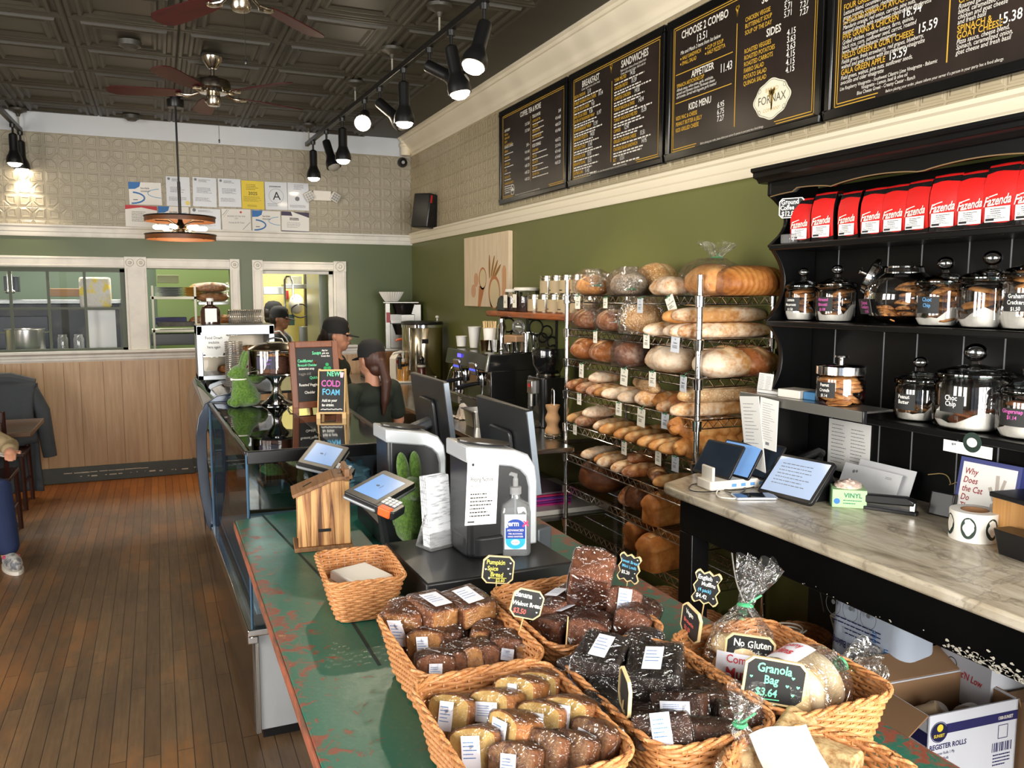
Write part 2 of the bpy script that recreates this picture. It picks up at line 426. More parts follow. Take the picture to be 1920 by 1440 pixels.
# wainscot of wide boards below the kitchen openings
def m_board():
    m = bpy.data.materials.new('oak_boards'); t = NT(m); b = t.b
    g = t.noise(t.co('Object', (14,14,.9)), 2.2, 5, .6, .8)
    c = t.ramp(g, ((.3,(176,140,102)),(.5,(188,153,114)),(.72,(198,166,128))))
    t.l(c, b.inputs['Base Color']); b.inputs['Roughness'].default_value = .33; t.bump(g, .1, .002); return m
OAK = m_board()
def wains():
    mb = MB(); x = XL; k = 0; ws = (.16,.13,.19,.15,.2,.12,.17)
    while x < XR-.02:
        w = ws[k % 7]; k += 1; x2 = min(x+w, XR); mb.box(x+.0015, YB-.022, .14, x2-.0015, YB, 1.115); x = x2
    mb.box(XL,YB-.012,.14,XR,YB,1.115)
    return mb
struct('trim_1', wains(), OAK, bevel=.001)
BB = mat('grey_green_baseboard', (62,66,60), .45, vary=(9,(70,74,68),.3,.75,(1,1,6)))
struct('baseboard_back', MB().box(XL,YB-.035,0,XR,YB,.145), BB, bevel=.006)
sc = MB(); rnd = random.Random(3)
for k in range(16):
    x = -.85+k*.07+rnd.uniform(0,.02)
    if k < 10: sc.box(x,YB-.0362,.088+rnd.uniform(-.002,.002),x+.068,YB-.034,.094+rnd.uniform(0,.003))
    sc.box(x+rnd.uniform(0,.05),YB-.0362,.048+rnd.uniform(0,.012),x+.03+rnd.uniform(0,.04),YB-.034,.055+rnd.uniform(0,.01))
o = struct('baseboard_scrapes', sc, mat('bare_primer', (205,195,175), .7), smooth=0); o['kind'] = 'structure'
# mouldings
def molding(prof, axis, a, b):
    """profile in (out from the wall, height)"""
    mb = MB()
    if axis == 'y': mb.prism([(XR-p[0], p[1]) for p in prof], a, b, 'y')
    else:
        n = len(prof); mb.add([(x, YB-p[0], p[1]) for x in (a,b) for p in prof],
            [tuple(range(n)), tuple(range(n,2*n))[::-1]] + [(i,n+i,n+(i+1)%n,(i+1)%n) for i in range(n)])
    return mb
CREAM = mat('cream_trim_paint', (236,224,198), .4)
crown = [(0,3.115),(.018,3.115),(.022,3.135),(.032,3.145),(.036,3.165),(.05,3.185),(.075,3.205),(.1,3.235),(.112,3.26),(.125,3.262),(.13,3.28),(.145,3.285),(.145,3.299),(0,3.299)]
struct('trim_2', molding(crown,'y',YF,YB-.03), CREAM, smooth=25)
mb = MB().lathe([(.0,-.085),(.05,-.08),(.05,.0),(.062,.01),(.062,.03),(.05,.04),(.055,.06),(.07,.08),(.075,.095),(0,.095)], 18, (XR-.075,YB-.075,3.2))
struct('trim_3', mb, CREAM)
rail = [(0,2.236),(.02,2.236),(.024,2.245),(.024,2.275),(.03,2.282),(.03,2.318),(.042,2.326),(.042,2.342),(0,2.342)]
struct('trim_4', molding(rail,'y',YF,YB-.04), CREAM, smooth=25)
WT = mat('white_trim_paint', (224,220,210), .4, vary=(6,(200,196,190),.45,.8))
railb = [(0,2.222),(.02,2.222),(.024,2.232),(.024,2.26),(.03,2.266),(.03,2.3),(.042,2.31),(.042,2.325),(0,2.325)]
struct('trim_5', molding(railb,'x',XL,XR), WT, smooth=25)
sill = [(0,1.1),(.02,1.1),(.024,1.115),(.03,1.12),(.03,1.14),(.038,1.147),(.038,1.165),(.05,1.172),(.07,1.185),(.07,1.205),(0,1.205)]
struct('trim_6', molding(sill,'x',XL,1.86), WT, smooth=25)
struct('trim_7', molding([(p[0]*.6,p[1]-.03) for p in sill],'x',1.86,XR), WT, smooth=25)
# casings of the openings with round corner blocks
def casing(x0, x1, z0, z1, ros):
    mb = MB(); mb.box(x0, YB-.028, z0, x1, YB, z1)
    w, h = x1-x0, z1-z0
    if h > w:
        mb.box(x0+.012,YB-.033,z0,x0+.022,YB,z1); mb.box(x1-.022,YB-.033,z0,x1-.012,YB,z1)
    else:
        mb.box(x0,YB-.033,z0+.01,x1,YB,z0+.02); mb.box(x0,YB-.033,z1-.02,x1,YB,z1-.01)
    return mb
def block(x0, x1, z0, z1, n):
    mb = MB(); mb.box(x0, YB-.036, z0, x1, YB, z1); w = (x1-x0)/n
    for k in range(n):
        c = (x0+w*(k+.5), YB-.036, (z0+z1)/2)
        for ra, rb, h in ((w*.4,w*.32,.008),(w*.2,.001,.01)):
            mb.loft([[(c[0]+r*cos(2*pi*i/20), c[1]-d, c[2]+r*sin(2*pi*i/20)) for i in range(20)] for r, d in ((ra,0),((ra+rb)/2,h),(rb,.001))], (False,False))
    return mb
W1 = struct('window_1', casing(XL,-.262,1.955,2.05,0), WT, bevel=.003)
struct('window_1_post', casing(-.262,-.078,1.205,1.955,0), WT, bevel=.003, parent=W1); struct('window_1_block', block(-.262,-.078,1.95,2.055,2), WT, parent=W1)
W2 = struct('window_2', casing(-.078,.652,1.955,2.045,0), WT, bevel=.003)
struct('window_2_post', casing(.652,.74,1.205,1.95,0), WT, bevel=.003, parent=W2); struct('window_2_block', block(.652,.74,1.945,2.05,1), WT, parent=W2)
W3 = struct('window_3', casing(.955,1.64,1.95,2.035,0), WT, bevel=.003)
for a, b in ((.857,.955),(1.64,1.765)):
    struct('window_3_post', casing(a,b,1.205,1.95,0), WT, bevel=.003, parent=W3); struct('window_3_block', block(a,b,1.945,2.045,1), WT, parent=W3)
struct('window_3_stop', MB().box(1.6,YB+.02,1.2,1.64,YB+.06,1.945).box(.955,YB+.02,1.915,1.64,YB+.06,1.945), WT, parent=W3)
# green muntin sash with its glass in the first opening
SASH = mat('dark_green_sash', (62,70,46), .45)
mb = MB(); xs_ = [-.305-.292*k for k in range(0,9)]
mb.box(-2.6,YB+.02,1.2,-.262,YB+.06,1.225); mb.box(-2.6,YB+.02,1.915,-.262,YB+.06,1.945); mb.box(-.305,YB+.02,1.2,-.262,YB+.06,1.945)
for k in range(1,9): mb.box(xs_[k]-.011,YB+.025,1.22,xs_[k]+.011,YB+.055,1.92)
for a, b in ((-2.6,-.3),): mb.box(a,YB+.026,1.578,b,YB+.054,1.596)
struct('window_1_sash', mb, SASH, parent=W1)
struct('window_1_glass', MB().box(-2.6,YB+.037,1.22,-.3,YB+.043,1.92), glass('window_glass', base=.02, refl=.3), smooth=0, parent=W1)
# the kitchen beyond
KB = 10.9
wk = struct('wall_kitchen', MB().box(XL,KB,0,1.02,KB+.1,3.0), mat('kitchen_green_tile', (92,108,88), .4), smooth=0)
struct('wall_kitchen_panel', MB().box(1.02,KB-.02,0,2.5,KB+.1,3.0), mat('pale_yellow_paint', (226,214,140), .6), smooth=0, parent=wk)
struct('wall_kitchen_side', MB().box(XR,YB+TH,0,XR+.1,KB,3.0).box(XL-.1,YB+TH,0,XL,KB,3.0), mat('pale_yellow_paint',(226,214,140)), smooth=0, parent=wk)
struct('ceiling_kitchen', MB().box(XL,YB+TH,3.0,XR,KB,3.06), mat('kitchen_ceiling', (150,148,140), .8), smooth=0)
struct('floor_kitchen', MB().box(XL,YB+TH-.02,-.06,XR,KB,0), mat('kitchen_tile', (70,60,52), .6), smooth=0)
struct('wall_kitchen_partition', MB().box(.0,10.2,0,1.1,10.28,3.0), mat('kitchen_olive_paint', (84,100,54), .5), smooth=0)
mb = MB()
for y in (-.26,1.0,2.4,3.74): mb.box(XL,y-.06,.85,XL+.06,y+.06,2.95)
mb.box(XL,-.32,.8,XL+.08,3.8,.88).box(XL,-.32,2.9,XL+.06,3.8,2.98)
struct('fill_light_frame', mb, WT, bevel=.004)  # unseen casing added around the left-wall fill lights
# ================================================================ CEILING FIXTURES AND WALL FIXTURES
BULB = mat('lit_bulb', (255,244,224), .4, emit=((255,226,180), 14))
BULBO = mat('lit_lamp_face', (255,248,236), .4, emit=((255,236,205), 22))
OFFL = mat('dark_lamp_face', (150,145,135), .2)
# --- track lights
def spot_head(tilt, lit):
    """black cylinder spotlight; hangs from z=0, tilted about its yoke"""
    r = thing('track_spotlight','x y z w','spotlight')
    part('yoke', MB().cyl((0,0,0),(0,0,-.02),.018,.016,12).cyl((0,0,-.02),(0,0,-.075),.007,n=8), BLACKM, r)
    can = MB().lathe([(.012,.02),(.024,.012),(.026,0),(.026,-.085),(.03,-.1),(.044,-.13),(.047,-.15),(.047,-.168),(.041,-.168),(.04,-.15),(.02,-.13)], 20, cap=(True,False))
    c = part('lamp_housing', can, BLACKM, r, (0,0,-.075), (tilt[0],tilt[1],0))
    part('lamp_face', MB().lathe([(.0,-.19),(.02,-.187),(.034,-.178),(.041,-.162)], 20, cap=(False,False)), BULBO if lit else OFFL, c)
    return r
def aim_light(p, d, power, ang=70):
    l = bpy.data.lights.new('spot_beam','SPOT'); l.energy = power; l.color = (1,.84,.62); l.spot_size = R(ang); l.spot_blend = .6; l.shadow_soft_size = .04
    o = bpy.data.objects.new('spot_beam', l); COL.objects.link(o); o.location = p
    o.rotation_euler = V(d).to_track_quat('-Z','Y').to_euler()
def track(a, b, stems, label):
    a, b = V(a), V(b); r = thing('ceiling_light_track', label, 'track lighting', a)
    d = b-a; n = V((-d.y,d.x,0)).normalized()*.017
    mb = MB(); pr = [(-1,-.018),(1,-.018),(1,.018),(-1,.018)]
    mb.loft([[tuple(p+n*q[0]+V((0,0,q[1]))) for q in pr] for p in (V((0,0,0)), d)])
    part('rail', mb, BLACKM, r, bevel=.003)
    for t in stems:
        p = d*t; top = ZC-.02-a.z
        part('stem', MB().cyl((p.x,p.y,p.z),(p.x,p.y,top),.006,n=8), mat('stem_grey', (150,146,132), .5), r)
        part('canopy', MB().lathe([(.0,-.06),(.012,-.058),(.02,-.035),(.055,-.014),(.068,-.012),(.072,.006),(0,.006)],20,(p.x,p.y,top)), mat('ceiling_paint',(76,70,55)), r)
    return a, d
TA, TB = atz(575,271,3.12), atz(905,3,3.12)
TB = TA + (TB-TA)*1.3
a, d = track(TA, TB, ((.02,.33,.5,.66,.84)), 'black track light rail running over the service counter')
heads = ((587,276,(0,0),1,'black spotlight at the far end of the counter track'),(612,256,(R(-20),R(-12)),0,'unlit black spotlight, second from the far end of the counter track'),
 (642,230,(0,0),1,'lit black spotlight, third from the far end of the counter track'),(684,196,(R(-58),R(32)),1,'glaring spotlight on the counter track turned towards the dining side'),
 (712,165,(R(-30),R(-42)),0,'unlit spotlight on the counter track bent towards the menu boards'),(757,128,(0,0),1,'lit spotlight above the gap between the first menu board and the fan'),
 (805,85,(R(-35),R(-55)),0,'unlit spotlight bent sideways, next to the lit one on the counter track'),(846,50,(R(-6),R(-10)),1,'lit spotlight hanging beside the sideways one on the counter track'),
 (908,-8,(R(-12),R(20)),1,'nearest spotlight on the counter track, wide lamp glaring'))
for i, (x, y, tl, lit, lab) in enumerate(heads):
    # where the line of sight meets the vertical plane through the track
    q = None
    dd = _ray(x, y); nn = V((d.y,-d.x,0)); tt = (TA-EYE).dot(nn)/dd.dot(nn); q = EYE+dd*tt
    frac = (q-TA).dot(d)/d.length_squared; q = TA+d*frac+V((0,0,-.018))
    r = spot_head(tl, lit); r.scale = (1.35,)*3; r.location = q; r['label'] = lab; r['group'] = 'spotlights on the counter track'
    if lit:
        m = MX.Rotation(tl[1],3,'Y') @ MX.Rotation(tl[0],3,'X')
        dv = (m @ V((0,0,-1))); aim_light(q+V((0,0,-.1))+dv*.28, dv, 34 if i in (2,5,7) else 26, 95)
LA, LB = atz(38,244,3.12), atz(2,207,3.12)
ld = (LB-LA).normalized(); LB = LA+ld*2.2
a2, d2 = track(LA, LB, (.03,.6), 'black track light rail over the dining tables')
for t, lab in ((.01,'lit spotlight at the tip of the dining-side track'),(.17,'lit spotlight second from the tip of the dining-side track')):
    q = LA+d2*t+V((0,0,-.018)); r = spot_head((0,0),1); r.scale = (1.3,)*3; r.location = q; r['label'] = lab; r['group'] = 'spotlights on the dining track'
    aim_light(q+V((0,0,-.36)), (0,.0,-1), 15, 95)
# --- ceiling fans
NICK = mat('brushed_nickel', (175,165,150), .2, 1.0)
BLADE = mat('cherry_fan_blade', (70,20,19), .6, spec=.25, vary=(4,(54,14,14),.3,.7,(1,9,1)))
def fan():
    r = thing('ceiling_fan','x x x x','ceiling fan')
    part('canopy', MB().lathe([(0,-.075),(.028,-.072),(.06,-.03),(.068,0),(0,0)],24,(0,0,0)), NICK, r)
    part('downrod', MB().cyl((0,0,-.07),(0,0,-.16),.013), NICK, r)
    part('motor_housing', MB().lathe([(0,-.12),(.03,-.122),(.04,-.14),(.105,-.15),(.112,-.16),(.112,-.205),(.1,-.215),(.09,-.232),(.05,-.235),(0,-.235)],32), NICK, r)
    g = MB()
    for k in range(30):
        a = 2*pi*k/30; g.at((.094*cos(a),.094*sin(a),-.222),a).box(-.004,-.005,-.012,.006,.005,.006)
    part('vent_slots', g, BLACKM, r)
    part('switch_housing', MB().lathe([(0,-.235),(.042,-.235),(.044,-.25),(.044,-.3),(.036,-.312),(0,-.316)],24), NICK, r)
    part('pull_chain', MB().cyl((.02,-.02,-.31),(.02,-.02,-.53),.0016,n=6).ell((.02,-.02,-.54),(.006,.006,.014),8,6), BLACKM, r)
    for k in range(5):
        a = 2*pi*k/5; ir = MB()
        ir.tube([(.09,0,-.228),(.14,.0,-.245),(.17,.018,-.25),(.2,.02,-.245)],.008,8).tube([(.14,0,-.245),(.17,-.018,-.25),(.2,-.02,-.245)],.008,8)
        ir.lathe([(0,-.01),(.026,-.008),(.03,.0),(0,.004)],16,(.21,0,-.242))
        i = part('blade_iron', ir, NICK, r, rot=(0,0,a))
        out = [(.2,-.045),(.3,-.058),(.55,-.068),(.62,-.062),(.66,-.035),(.67,0),(.66,.035),(.62,.062),(.55,.068),(.3,.058),(.2,.045)]
        b = part('blade', MB().prism(out,-.003,.003), BLADE, r, (0,0,-.235), (0,0,0), bevel=.001)
        b.rotation_euler = MX.Rotation(a,3,'Z').to_4x4().to_3x3().__matmul__(MX.Rotation(R(11),3,'X')).to_euler()
    return r
f1 = fan(); f1.location = (.402,5.98,ZC-.022); f1.rotation_euler = (0,0,R(22)); f1['label'] = 'nickel ceiling fan with cherry blades above the far end of the counter'
f2 = dup(f1, (.402,4.03,ZC-.002), R(-23), 'nearer nickel ceiling fan cut by the top of the picture')
for f in (f1,f2): f['group'] = 'ceiling fans'
# --- pendant lamp of two wooden hoops
pc = (.2,7.3)
r = thing('pendant_lamp','black rod pendant lamp with two wooden hoops and lit tube bulbs','pendant lamp',(pc[0],pc[1],0))
part('ceiling_canopy', MB().lathe([(0,3.2),(.06,3.2),(.065,3.21),(.065,3.262),(.04,3.262),(.04,3.3),(0,3.3)],24), BLACKM, r)
part('rod', MB().cyl((0,0,2.36),(0,0,3.2),.008,n=10).cyl((0,0,2.34),(0,0,2.62),.0125,n=10), BLACKM, r)
HOOP = mat('stained_hoop_wood', (126,76,40), .5, vary=(6,(96,54,28),.3,.7,(1,1,6)))
for z in (2.322,2.178):
    mb = MB(); n = 48
    mb.loft([[((rr)*cos(2*pi*i/n),(rr)*sin(2*pi*i/n),h) for i in range(n)] for rr, h in ((.262,z-.022),(.27,z-.022),(.27,z+.022),(.262,z+.022),(.262,z-.022))],(False,False))
    h = part('hoop', mb, HOOP, r)
    e = MB().tube([(.271*cos(2*pi*i/n),.271*sin(2*pi*i/n),z+.018) for i in range(n)],.006,6,True)
    for k in range(4): e.tube([(0,0,2.26),(.13*cos(R(45+90*k)),.13*sin(R(45+90*k)),z+(.03 if z < 2.25 else -.01)),(.266*cos(R(45+90*k)),.266*sin(R(45+90*k)),z)],.004,6)
    part('hoop_band', e, BLACKM, h)
part('socket_hub', MB().lathe([(0,2.2),(.03,2.2),(.034,2.21),(.034,2.28),(.02,2.3),(.012,2.36),(0,2.36)],20), mat('bronze_hub',(70,58,44),.3,1.0), r)
for k in range(6):
    a = R(8+60*k); c, s = cos(a), sin(a)
    b = part('bulb', MB().tube([(.085*c,.085*s,2.252),(.1*c,.1*s,2.252),(.12*c,.12*s,2.252),(.19*c,.19*s,2.252),(.205*c,.205*s,2.252),(.21*c,.21*s,2.252)],[.01,.016,.019,.019,.012,.002],12), BULB, r)
    part('socket', MB().cyl((.03*c,.03*s,2.252),(.088*c,.088*s,2.252),.016), mat('bronze_hub',(70,58,44)), b)
l = bpy.data.lights.new('pendant_glow','POINT'); l.energy = 7; l.color = (1,.72,.42); l.shadow_soft_size = .12
o = bpy.data.objects.new('pendant_glow', l); COL.objects.link(o); o.location = (pc[0],pc[1],2.235)
# --- smoke detectors
for (x,y,lab) in ((-.09,5.85,'dark round smoke detector on the ceiling between the fans'),(-.14,8.2,'small dark dome on the ceiling by the far wall')):
    solo('smoke_detector', lab, 'smoke detector', MB().lathe([(0,-.05),(.035,-.048),(.05,-.035),(.065,-.03),(.07,0),(0,0)],24), mat('detector_grey',(60,58,52),.5),(x,y,ZC-.012))
# --- papers on the far wall
CERT = [(-.195,2.531,.078,2.732,'blue','white food safety certificate with blue swooshes, upper row'),
(.12,2.53,.325,2.798,'plain','printed permit in a plastic sleeve with a yellow seal'),(.349,2.534,.558,2.803,'plain','blue-grey printed permit left of the pale centred letter'),
(.575,2.543,.779,2.805,'plain','letter with a grey signature line beside the yellow licence'),(.785,2.531,.991,2.796,'yellow','yellow licence sheet reading 2025'),
(1.001,2.532,1.209,2.796,'A','grade sheet with a large letter A'),(1.214,2.536,1.416,2.799,'seal','certificate with a grey round seal under its text'),
(-.233,2.329,.033,2.521,'red','certificate with a red and blue chevron top, lower row'),(.043,2.332,.307,2.524,'blue','food safety certificate half hidden behind the pendant hoops'),
(.322,2.318,.586,2.516,'plain','landscape certificate in a sleeve behind the pendant lamp'),(.598,2.321,.862,2.524,'year','business of the year certificate with striped corners'),
(.874,2.323,1.139,2.518,'blue','food safety certificate with blue swooshes under the grade sheet'),(1.148,2.326,1.413,2.518,'purple','certificate with a dark purple top band')]
BLUE = mat('print_blue',(48,112,178),.6); GREY = mat('print_grey',(120,122,126),.7); RED = mat('print_red',(190,50,60),.6)
PUR = mat('print_purple',(62,52,80),.6); YEL = mat('yellow_paper',(226,200,62),.6); LBLUE = mat('print_light_blue',(130,175,205),.6)
SLEEVE = mat('sleeved_paper',(206,210,216),.3,coat=.6)
for i, (x0,z0,x1,z1,k,lab) in enumerate(CERT):
    w, h = x1-x0, z1-z0
    pm = YEL if k == 'yellow' else (SLEEVE if k in ('plain','seal','A') else PAPER)
    r = solo('certificate', lab, 'certificate', MB().box(-w/2,-.003,-h/2,w/2,0,h/2), pm, ((x0+x1)/2,YB-.004-.0012*(i%3),(z0+z1)/2), R((i*37%5-2)*.5), smooth=0, group='certificates pinned to the far wall')
    r.rotation_euler = (0,R((i*37%5-2)*.4),0)
    T = TX(); T2 = TX(); T3 = TX()
    if k == 'blue':
        T2.poly([(-w*.5,h*.5),(-w*.5,h*.18),(-w*.3,h*.2),(-w*.17,h*.3),(-w*.13,h*.5)])
        T2.poly([(-w*.48+(.30*w)*cos(R(t)),-h*.27+h*.32*sin(R(t))) for t in range(70,-91,-20)]+[(-w*.42+(.46*w)*cos(R(t)),-h*.22+h*.24*sin(R(t))-.0*h) for t in range(-80,71,20)][::1]) if False else None
        T2.stroke([(-w*.45+.42*w*cos(R(t))*1.0,-h*.2+h*.25*sin(R(t))) for t in range(80,-100,-12)], h*.07)
        T3.stroke([(w*.5-.42*w*cos(R(t)),h*.02+h*.2*sin(R(t))) for t in range(80,-90,-12)], h*.035)
        T.line('ServSafe',-w*.14,h*.2,h*.11,off=.01); T.scribble(-w*.14,h*.12,w*.32,h*.08,2,h*.02,i); T.bar(-w*.38,-h*.3,-w*.24,-h*.27)
    elif k == 'yellow': T.line('2025',0,0,h*.16,'c',off=.01).scribble(-w*.3,h*.36,w*.6,h*.22,4,h*.014,i).scribble(-w*.42,-h*.06,w*.84,h*.2,6,h*.008,i+1).scribble(-w*.25,-h*.36,w*.45,h*.08,3,h*.008,i+2)
    elif k == 'A':
        T.line('A',w*.02,-h*.14,h*.42,'c').scribble(-w*.3,h*.35,w*.6,h*.05,2,h*.018,i).scribble(-w*.4,-h*.28,w*.5,h*.12,3,h*.01,i); T3.ring(w*.0,-h*.0,w*.33,h*.01)
    elif k == 'seal': T.scribble(-w*.2,h*.42,w*.5,h*.2,4,h*.012,i).scribble(-w*.4,-h*.32,w*.8,h*.1,3,h*.01,i); T3.disc(-w*.05,-h*.08,w*.11)
    elif k == 'red':
        T2.poly([(-w*.5,h*.5),(-w*.5,h*.3),(0,h*.42),(w*.5,h*.3),(w*.5,h*.5)]); T.scribble(-w*.3,h*.2,w*.6,h*.5,7,h*.02,i)
    elif k == 'year':
        T.line('BUSINESS OF THE YEAR',0,h*.14,h*.085,'c',off=.01,sq=.9).line('2025',0,h*.04,h*.08,'c').line('Fornax & 50 Town',0,-h*.16,h*.1,'c',off=.01,sq=.9)
        T3.stroke([(-w*.47,h*.2),(-w*.3,h*.47)],h*.02).stroke([(-w*.44,h*.12),(-w*.24,h*.47)],h*.01).stroke([(w*.2,-h*.45),(w*.47,-h*.1)],h*.02); T2.disc(w*.16,h*.36,h*.05)
    elif k == 'purple': T2.poly([(-w*.5,h*.5),(-w*.5,h*.3),(-w*.1,h*.3),(-w*.16,h*.5)]).poly([(-.1*w,h*.5),(w*.5,h*.24),(w*.5,h*.5)]).bar(-w*.5,-h*.5,w*.5,-h*.45); T.scribble(-w*.2,h*.18,w*.4,h*.14,2,h*.05,i).scribble(-w*.3,-h*.05,w*.6,h*.3,4,h*.014,i)
    else: T.scribble(-w*.25,h*.42,w*.5,h*.1,3,h*.012,i).scribble(-w*.33,h*.14,w*.66,h*.2,5,h*.012,i+3).scribble(-w*.4,-h*.2,w*.8,h*.14,4,h*.01,i+5); T3.disc(-w*.38,h*.42,w*.06)
    T.place('lettering', INK if k != 'year' else GREY, r, (0,-.0036,0))
    if T2.mb.v: T2.place('emblem', {'red':RED,'purple':PUR,'year':RED}.get(k,BLUE), r, (0,-.0034,0))
    if T3.mb.v: T3.place('ornament', LBLUE if k == 'blue' else GREY, r, (0,-.0035,0))
    if i == 1: TX().disc(w*.38,-h*.38,w*.1).place('seal', mat('gold_seal',(228,206,110),.5), r, (0,-.0037,0))
# --- emergency light, camera, loudspeaker
r = thing('emergency_light','white emergency light box with two square lamp heads','emergency light',(1.54,YB,2.685))
part('battery_box', MB().box(-.09,-.05,-.05,.09,0,.05), WHITE, r, bevel=.008)
for s in (-1,1):
    h = part('lamp_head', MB().cbox((0,0,0),(.085,.05,.085)), WHITE, r, (.125*s,-.05,-.01), (R(12),R(28*s),R(8*s)), bevel=.006)
    g = MB()
    for a in (-1,0,1):
        for b in (-1,0,1): g.cbox((a*.024,-.026,b*.024),(.02,.006,.02))
    part('lens', g, mat('lens_grey',(150,150,148),.15), h)
r = thing('security_camera','small black security camera under the ceiling corner','security camera',(2.37,YB,3.06))
part('body', MB().cyl((0,0,0),(0,-.03,0),.05,.05,20).ell((0,-.04,0),(.042,.045,.042)), BLACKP, r)
part('lens_ring', MB().cyl((-.01,-.082,-.008),(-.012,-.09,-.01),.018,.016,16), mat('lens_grey',(150,150,148)), r)
r = thing('loudspeaker','black loudspeaker box hung high in the corner','loudspeaker',atx(812,398,XR))
part('cabinet', MB().box(-.17,-.11,-.17,-.03,.11,.15), BLACKP, r, rot=(R(4),R(6),R(28)), bevel=.012)
part('bracket', MB().box(-.05,-.03,-.04,0,.03,.04), BLACKM, r)
part('red_badge', MB().box(-.16,-.1125,.06,-.14,-.11,.13), mat('red_badge',(190,30,30),.5), r, rot=(R(4),R(6),R(28)))
part('cable', MB().tube([(-.03,-.05,.12),(.0,-.08,.1),(-.005,-.09,0),(-.004,-.07,-.12),(-.01,-.02,-.18)],.004,6), BLACKP, r)
# ================================================================ COUNTERS, RACK, HUTCH, DISPLAY CASES
def m_counter(axis_wear):
    m = bpy.data.materials.new('worn_green_paint'); t = NT(m); b = t.b
    o = t.co('Object'); s = t.n('ShaderNodeSeparateXYZ'); t.l(o, s.inputs[0])
    n1 = t.noise(o, 26, 8, .72, .6); n2 = t.noise(o, 2.2, 4, .5); fine = t.noise(o, 90, 3, .6)
    g = t.mix(n2, lin((22,84,70)), lin((46,112,92)))
    g = t.mix(t.ramp(fine, ((.55,(0,0,0,1)),(.75,(.35,.35,.35,1)))), g, lin((92,120,98)))
    def band(x, a, c):
        q = t.n('ShaderNodeMapRange'); t.l(x, q.inputs[0]); q.inputs[1].default_value = a; q.inputs[2].default_value = c; return q.outputs[0]
    el = band(s.outputs['X'], .36, .225); er = band(s.outputs['X'], 1.12, 1.27)
    w = t.math('MULTIPLY_ADD', t.math('MAXIMUM', t.math('MULTIPLY', el, .55), er), .2, t.math('MULTIPLY_ADD', n1, .9, t.math('MULTIPLY', n2, .25)))
    red = t.ramp(w, ((.675,(0,0,0,1)),(.72,(1,1,1,1))))
    tan = t.ramp(t.math('MULTIPLY_ADD', fine, .12, w), ((.88,(0,0,0,1)),(.91,(1,1,1,1))))
    c = t.mix(red, g, t.mix(fine, lin((112,52,42)), lin((138,78,58)))); c = t.mix(tan, c, lin((176,136,92)))
    dr = t.ramp(t.noise(o, 26, 6, .7), ((.62,(0,0,0,1)),(.7,(1,1,1,1)))); c = t.mix(t.math('MULTIPLY',dr,.5), c, lin((110,84,58)))
    t.l(c, b.inputs['Base Color']); t.l(t.math('MULTIPLY_ADD', n1, .3, .22), b.inputs['Roughness'])
    t.bump(t.math('SUBTRACT', fine, t.math('MULTIPLY', red, .8)), .12, .002); return m
GC = m_counter('X')
r = thing('service_counter','long green painted counter with worn red edges carrying the baskets','counter',(0,0,0))
top = [(.232,-.3),(1.25,-.3),(1.256,2.95),(1.2,3.1),(.46,3.134),(.227,3.078)]
part('countertop', MB().prism(top,.872,.9), GC, r, bevel=.004)
part('edge_band', MB().prism([(.226,-.3),(.232,-.3),(.227,3.078),(.221,3.078)],.868,.897), mat('worn_red_edge',(150,82,58),.5,vary=(20,(70,60,48),.4,.65,(1,.4,1))), r, bevel=.002)
part('edge_band', MB().prism([(1.25,-.3),(1.256,-.3),(1.262,2.95),(1.256,2.95)],.868,.897), mat('worn_red_edge',(150,82,58)), r, bevel=.002)
part('seam', MB().prism([(.408,2.288),(.416,2.288),(.331,3.115),(.323,3.115)],.9,.9008).prism([(.408,2.288),(.416,2.288),(.424,1.72),(.416,1.72)],.9,.9008), mat('dark_seam',(14,40,36),.7), r, smooth=0)
part('counter_base', MB().box(.56,-.3,0,1.18,2.98,.872), mat('counter_base_paint',(24,40,34),.6), r)
# ---- marble work counter
def m_marble():
    m = bpy.data.materials.new('worn_marble'); t = NT(m); b = t.b; o = t.co('Object')
    n1 = t.noise(t.co('Object',(1,1,1),rot=(0,0,R(25))), 3.2, 8, .6, 1.6)
    vein = t.ramp(t.math('ABSOLUTE', t.math('SUBTRACT', n1, .5)), ((.0,(1,1,1,1)),(.035,(0,0,0,1))))
    streak = t.noise(t.co('Object',(9,1.6,4),rot=(0,0,R(-22))), 2.2, 6, .62, .9)
    c = t.ramp(streak, ((.3,(136,124,104)),(.48,(184,172,150)),(.66,(210,200,182))))
    c = t.mix(t.math('MULTIPLY', vein, .45), c, lin((92,84,74)))
    st = t.ramp(t.noise(o, 5, 5, .6), ((.5,(0,0,0,1)),(.75,(1,1,1,1)))); c = t.mix(t.math('MULTIPLY', st, .35), c, lin((146,126,94)))
    t.l(c, b.inputs['Base Color']); b.inputs['Roughness'].default_value = .3
    t.bump(streak, .05, .003); return m
r = thing('marble_counter','back counter with grey-tan marble slab on black painted base','counter',(0,0,0))
slab = [(1.762,-.3),(1.752,.6),(1.735,2.52),(1.738,2.575),(1.76,2.615),(1.97,2.715),(2.458,2.74),(2.458,-.3)]
part('marble_slab', MB().prism(slab,.966,1.0), m_marble(), r, bevel=.009, seg=3)
BP = mat('glossy_black_paint',(9,9,10),.3,vary=(4,(13,12,12),.3,.7),spec=.3)
part('apron', MB().box(1.79,-.3,.83,1.815,2.55,.966), BP, r, bevel=.003)
part('apron_side', MB().box(1.815,2.52,.83,2.455,2.55,.966), BP, r)
for k, y in enumerate((2.47,.4)):
    part('leg', MB().box(1.79,y,0,1.87,y+.08,.83), BP, r, bevel=.004)
part('under_shelf', MB().box(1.88,-.3,.18,2.44,2.46,.2), BP, r)
part('back_panel', MB().box(2.44,-.3,.05,2.458,2.55,.966), mat('dark_green_backboard',(22,28,22),.6), r)
ch = MB(); rnd = random.Random(11)
